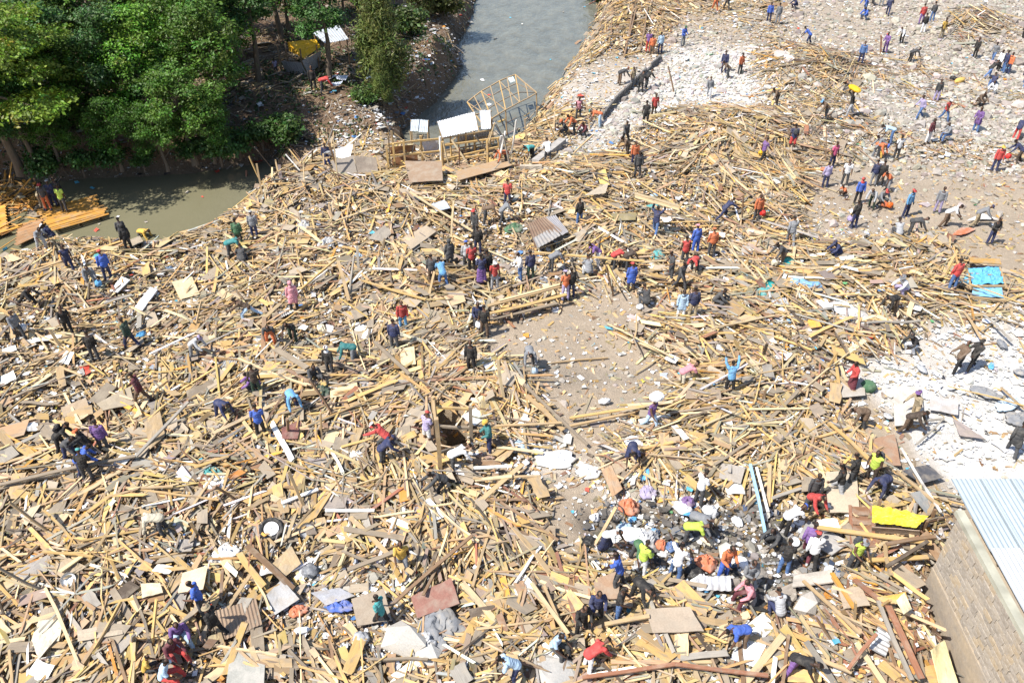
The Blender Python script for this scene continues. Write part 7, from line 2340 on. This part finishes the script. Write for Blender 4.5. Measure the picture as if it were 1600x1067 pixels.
    for (u, v, r, c, lab) in [(1231, 413, .36, 'turquoise', 'turquoise basin at the feet of the dark grey and brown stooper'), (1202, 448, .3, 'turquoise', 'small turquoise tub lying in the timber near the white panel'), (108, 906, .25, 'white', 'white ring-like basin in the left foreground timber'),
                              (480, 830, .3, 'ltgrey', 'grey white basin right of the tyre'), (1240, 846, .2, 'white', 'small white box-like tub beside the purple and maroon climber')]:
        p = on(u, v, .35); t = np.linspace(0, 2 * np.pi, 25)
        V, Fq = tubes([([(0, 0, 0), (0, 0, .001), (0, 0, r * .5), (0, 0, r * .52), (0, 0, r * .5), (0, 0, .03), (0, 0, .029)], [.01, r * .7, r, r * 1.06, r * .96, r * .66, .01])], 22)
        me = npmesh("basin", V, Fq, smooth=True); me.materials.append(M_PLASTIC)
        o = put("basin", me, None, None, loc=p, rot=(.5, .25, 0), color=CC[c]); tag(o, lab, "basin"); TAKEN.add(lab)


def build_singles():
    # planks, nearest and longest of the field
    for (u, v) in pick(235, T_MAP, 400, 1075, gap=14):
        p = at(u, v); L = [1.3, 1.9, 2.6, 3.5][rng.choice(4, p=[.34, .38, .20, .08])]
        k, c = shade_of(u, v); a = flow_at(p) + rng.normal(0, .45) if rng.random() < .7 else rng.uniform(0, 3.14)
        if u > 1240 and v > 900: a = 2.2 + rng.normal(0, .3)
        o = place("plank", PLANKS[L][rng.integers(6)], u, v, a, L, rng.uniform(.28, .48), c, .07)
        tag(o, None, "plank", "single planks lying on top of the debris")
        LABELQ.append((o, f"{'short ' if L == 1.3 else 'long ' if L == 2.6 else 'very long ' if L == 3.5 else ''}{WN[k]} plank lying {dirword(a, u, v)}", u, v))
    for (u, v) in pick(120, T_MAP, 400, 1075, gap=14):
        k, c = shade_of(u, v); a = rng.uniform(0, 3.14); i = rng.integers(8)
        o = place("board", BOARDS[i], u, v, a, 1.0, rng.uniform(.3, .48), c, .10)
        tag(o, None, "board", "broad broken boards lying on top of the debris")
        LABELQ.append((o, f"{['small', 'broad', 'long', 'square', 'big', 'narrow', 'very long', 'tiny'][i]} {WN[k]} board lying {dirword(a, u, v)}", u, v))
    for (u, v) in pick(85, np.clip(T_MAP + .25 * STONE_MAP, 0, 1), 190, 640, gap=10):
        i = rng.integers(6); a = flow_at(at(u, v)) + rng.normal(0, .6); k, c = shade_of(u, v)
        o = place("wooden_pole", POLES[i][1], u, v, a, POLES[i][0], rng.uniform(.25, .5), c, .08)
        tag(o, None, "pole", "thin round poles lying across the debris")
        LABELQ.append((o, f"{'short ' if POLES[i][0] < 3 else 'long ' if POLES[i][0] > 3.9 else ''}{WN[k]} round pole lying {dirword(a, u, v)}", u, v))
    # timbers that stick up out of the heaps
    EDGE = zone([(1.0, [(398, 258), (520, 258), (560, 300), (420, 330), (360, 330)]), (.8, [(860, 170), (960, 170), (900, 240), (800, 260)])], 1)
    for (u, v) in pick(22, EDGE, 170, 335, 340, 980, gap=10, power=1.0) + pick(30, T_MAP, 300, 1040, gap=15) + pick(30, zone([(1, [(590, 215), (790, 195), (850, 235), (800, 275), (600, 280)])], 1), 190, 285, 580, 860, gap=6, power=1.0):
        k, c = shade_of(u, v); L = rng.uniform(1.1, 2.3) * (1.25 if v < 285 else 1); th = rng.uniform(0, 6.28); t = rng.uniform(.15, 1.25 if v < 285 else .9)
        a = on(u, v, .1); b = a + Vector((math.cos(th) * math.sin(t), math.sin(th) * math.sin(t), math.cos(t))) * L
        o = rod("post", a - Vector((0, 0, .3)), b, rng.uniform(.02, .04), c, w=rng.uniform(.06, .13))
        tag(o, None, "post", "timbers sticking up out of the heaps", kind="thing")
        LABELQ.append((o, f"{'short ' if L < 1.5 else 'tall ' if L > 1.95 else ''}{WN[k]} post sticking up", u, v))
    # white and grey flat pieces, paper-thin ply
    for j, (u, v) in enumerate(pick(58, np.clip(T_MAP * .7 + WHITE_MAP * .12, 0, 1), 300, 1070, gap=14)):
        p = on(u, v, .35); w, l = rng.uniform(.35, .8), rng.uniform(.4, 1.3); a = rng.uniform(0, 3.14); e = Vector((math.cos(a), math.sin(a), rng.normal(0, .1))); f = Vector((-math.sin(a), math.cos(a), rng.normal(0, .15)))
        kind = rng.random()
        c, nm, wn_, mat, corr = ((.74, .73, .70), 'white_panel', 'white', M_PLY, 0) if kind < .45 else ((.31, .28, .25), 'plywood_sheet', 'grey brown', M_PLY, 0) if kind < .75 else ((.42, .43, .44), 'tin_sheet', 'grey ribbed', M_METAL, 6) if kind < .88 else ((.36, .27, .18), 'plywood_sheet', 'tan', M_PLY, 0)
        rj = lambda: rng.uniform(.75, 1.1)
        o = quad_sheet(nm, [p - e * l * .5 * rj() - f * w * .5 * rj(), p + e * l * .5 * rj() - f * w * .5 * rj(), p + e * l * .5 * rj() + f * w * .5 * rj(), p - e * l * .5 * rj() + f * w * .5 * rj()], .015, c, mat, corr=corr, sag=.05, n=6)
        tag(o, None, "sheet", "smaller sheets and panels in the debris")
        LABELQ.append((o, f"{'small ' if l < .7 else 'long ' if l > 1.05 else ''}{wn_} {'panel' if nm == 'white_panel' else 'sheet'} lying {dirword(a, u, v)}", u, v))
    # bags and rags
    BC = ['white', 'white', 'ltgrey', 'ltgrey', 'ltblue', 'grey', 'black', 'cream', 'skyblue', 'white']
    for (u, v) in pick(95, np.clip(LIT_MAP - .1, 0, 1), 90, 1070, gap=12, power=1.0):
        p = on(u, v, .2); c = BC[rng.integers(10)]; s = rng.uniform(.2, .5)
        bg_ = rng.random() < .45
        o = put("plastic_bag" if bg_ else "rag", BAGS[rng.integers(6)] if bg_ else RAGS[rng.integers(7)], None, None, loc=(p.x, p.y, p.z), rot=(rng.normal(0, .3), rng.normal(0, .3), rng.uniform(0, 6)), scale=(s * 1.2, s * .8, s * rng.uniform(.4, .8)), color=CC[c])
        tag(o, None, "bag" if bg_ else "cloth", "plastic bags and rags lying in the debris")
        LABELQ.append((o, f"{'small ' if s < .35 else 'large ' if s > .48 else ''}crumpled {wname(c)} {'bag' if bg_ else 'rag'} lying", u, v))
    # stones one can tell apart
    V0, F0 = ico(); ST = []
    for k in range(10):
        g = np.random.default_rng(100 + k); V = np.sign(V0) * np.abs(V0) ** (.5 if k % 2 else .8) * g.uniform(.7, 1.2, (12, 1)) * [1, .8, .55]
        me = npmesh("stone", V, F0); me.materials.append(M_STONE); ST.append(me)
    SM = np.clip(STONE_MAP, 0, 1)
    for (u, v) in pick(185, SM, -5, 420, 830, 1640, gap=10, power=1.2) + pick(45, SM, 780, 960, 1080, 1330, gap=10):
        p = on(u, v, .05); s = np.clip(rng.lognormal(-1.8, .35), .11, .34) * (1 if v < 430 else .7); g = rng.uniform(.75, 1.2)
        wh = float(sample(WHITE_MAP, u, v)) > .4
        c = tuple(np.array((.54, .515, .48) if wh else (.35, .31, .265)) * g)
        o = put("stone", ST[rng.integers(10)], None, None, loc=(p.x, p.y, p.z + s * .15), rot=(rng.normal(0, .3), rng.normal(0, .3), rng.uniform(0, 6)), scale=(s * rng.uniform(.9, 1.5), s, s), color=c)
        tag(o, None, "stone", "broken stones of the far rubble" if v < 430 else "broken stones near the burnt patch")
        LABELQ.append((o, f"{'big ' if s > .21 else 'small ' if s < .14 else ''}{'white' if wh else 'dark' if g < .85 else 'pale' if g > 1.08 else 'grey'} stone lying", u, v))


# ------------------------------------------------------------------ labels that tell one from another, from what stands near
TAKEN = set()
MARKS = [(725, 195, 'the white-roofed stilt shack'), (656, 196, 'the little river platform'), (790, 150, 'the arched roof lattice'), (645, 245, 'the stripped shack walls'), (545, 258, 'the collapsed shack'),
         (475, 80, 'the yellow awning'), (515, 55, 'the flat tin roof'), (100, 335, 'the orange raft'), (605, 90, 'the tall conifer'), (960, 170, 'the ruined low wall'), (975, 40, 'the fallen floor frames'),
         (705, 690, 'the pit frame'), (1405, 806, 'the yellow tarpaulin'), (1348, 820, 'the brown rack'), (1540, 432, 'the blue tarpaulin'), (1500, 900, 'the stone building'), (680, 933, 'the large reddish board'),
         (632, 1000, 'the large concrete lump'), (695, 985, 'the crumpled grey tarpaulin'), (600, 955, 'the turquoise T-shirt'), (765, 690, 'the yellow helmet'), (612, 692, 'the red lunging person'), (557, 712, 'the big white sack'),
         (130, 730, 'the black-clad group'), (322, 940, 'the blue T-shirt pair'), (285, 1040, 'the sitting group'), (262, 825, 'the cream bender'), (424, 826, 'the tyre'), (1055, 968, 'the big tan sheet'),
         (1115, 910, 'the pale corrugated sheet'), (968, 905, 'the raised-arm blue T-shirt'), (1085, 820, 'the grey-capped bender'), (990, 815, 'the coloured rubbish heap'), (1128, 880, 'the orange-topped person'),
         (843, 834, 'the lined brown panel'), (825, 558, 'the grey bender on the plaza'), (985, 435, 'the blue-coated person'), (883, 450, 'the orange T-shirt pair'), (850, 365, 'the rusty scrap heap'),
         (793, 310, 'the lone red T-shirt'), (905, 340, 'the lone black jacket'), (1022, 350, 'the board carrier'), (1068, 400, 'the red vest group'), (1138, 600, 'the arms-raised person'), (1325, 595, 'the red-skirted person'),
         (1427, 640, 'the khaki jacket'), (1505, 565, 'the two leaning pullers'), (1578, 690, 'the dark-coated walker'), (1490, 440, 'the red jacket'), (1405, 455, 'the grey-hatted squatter'), (1245, 442, 'the blue tarpaulin strip'),
         (1303, 395, 'the navy-capped squatter'), (1413, 320, 'the red-capped blue jacket'), (1338, 300, 'the red-scarfed person'), (1545, 365, 'the folded-arms person'), (1298, 245, 'the magenta T-shirt'), (1327, 155, 'the yellow sack carrier'),
         (1523, 190, 'the purple-coated person'), (1447, 210, 'the maroon top'), (1236, 220, 'the red shorts'), (1155, 100, 'the lone orange top'), (1107, 140, 'the grey walker'), (1377, 70, 'the upright reddish plank'),
         (1500, 125, 'the orange yellow sack'), (1469, 45, 'the yellow T-shirt'), (1540, 50, 'the far timber heap'), (1110, 230, 'the great timber heap'), (990, 250, 'the orange and navy pair'), (462, 475, 'the pink scarf'),
         (631, 500, 'the red and bright blue clothes'), (757, 515, 'the brown trousers'), (720, 430, 'the dense crowd'), (203, 470, 'the two white panels'), (172, 425, 'the red-capped blue top'), (205, 380, 'the black hood'),
         (46, 465, 'the lunging black figure'), (112, 510, 'the black T-shirt walker'), (210, 530, 'the dark green walker'), (376, 370, 'the green-clad person'), (535, 435, 'the upright tan plank'), (518, 575, 'the white scarf'),
         (557, 560, 'the teal bender'), (411, 670, 'the blue T-shirt'), (347, 645, 'the navy bender'), (228, 615, 'the maroon walker'), (152, 550, 'the lone black top'), (1013, 655, 'the purple vest'), (985, 710, 'the navy bender with sack'),
         (1090, 770, 'the white T-shirt'), (1257, 785, 'the red stooper'), (1356, 745, 'the lime vest'), (1160, 995, 'the blue T-shirt near the front edge'), (916, 1040, 'the red bender'), (630, 878, 'the yellow T-shirt in front'),
         (1200, 945, 'the light grey squatter'), (1264, 868, 'the red-capped white top'), (1062, 592, 'the pink T-shirt'), (305, 550, 'the lilac cap'), (737, 570, 'the black-clad plaza walker'), (1180, 780, 'the pale blue plank'),
         (80, 985, 'the cream boards'), (300, 905, 'the bright cream board'), (1230, 1040, 'the purple trousers'), (110, 745, 'the very long grey beam'), (940, 640, 'the long yellow plaza plank'), (1430, 1000, 'the wall foot')]


def finish_labels():
    cnt = lambda s: len(s.split())
    mk = np.array([(a, b) for a, b, _ in MARKS], float)

    def rel(dx, dy):
        if math.hypot(dx, dy) < 15: return 'beside'
        if abs(dx) > 1.3 * abs(dy): return 'right of' if dx > 0 else 'left of'
        return 'in front of' if dy > 0 else 'behind'
    for (o, words, u, v) in LABELQ:
        d = np.hypot(mk[:, 0] - u, mk[:, 1] - v); order = np.argsort(d); lab = None
        heads = [words]
        if words.startswith('person'):
            for t in POSEW.values(): words2 = words.replace(' ' + t, '') if words.endswith(t) else None; heads += [words2] if words2 else []
        far_ = lambda i: 'far ' if d[i] > 150 and rel(u - mk[i, 0], v - mk[i, 1]) in ('left of', 'right of') else ''
        for k in range(7):
            i = order[k]
            for h in heads:
                if d[i] < 9 and h.startswith('person'): c = f"{h}"
                c = f"{h} {far_(i)}{rel(u - mk[i, 0], v - mk[i, 1])} {MARKS[i][2]}"
                if 4 <= cnt(c) <= 16 and c not in TAKEN: lab = c; break
            if lab: break
        if not lab:
            for i in order[:6]:
                for j in order[:7]:
                    c = f"{heads[-1]} {rel(u - mk[i, 0], v - mk[i, 1])} {MARKS[i][2]}, nearer {MARKS[j][2]}"
                    if i != j and cnt(c) <= 16 and c not in TAKEN: lab = c; break
                if lab: break
        if not lab: lab = words
        TAKEN.add(lab); o["label"] = lab


build_specials()
build_singles()
finish_labels()
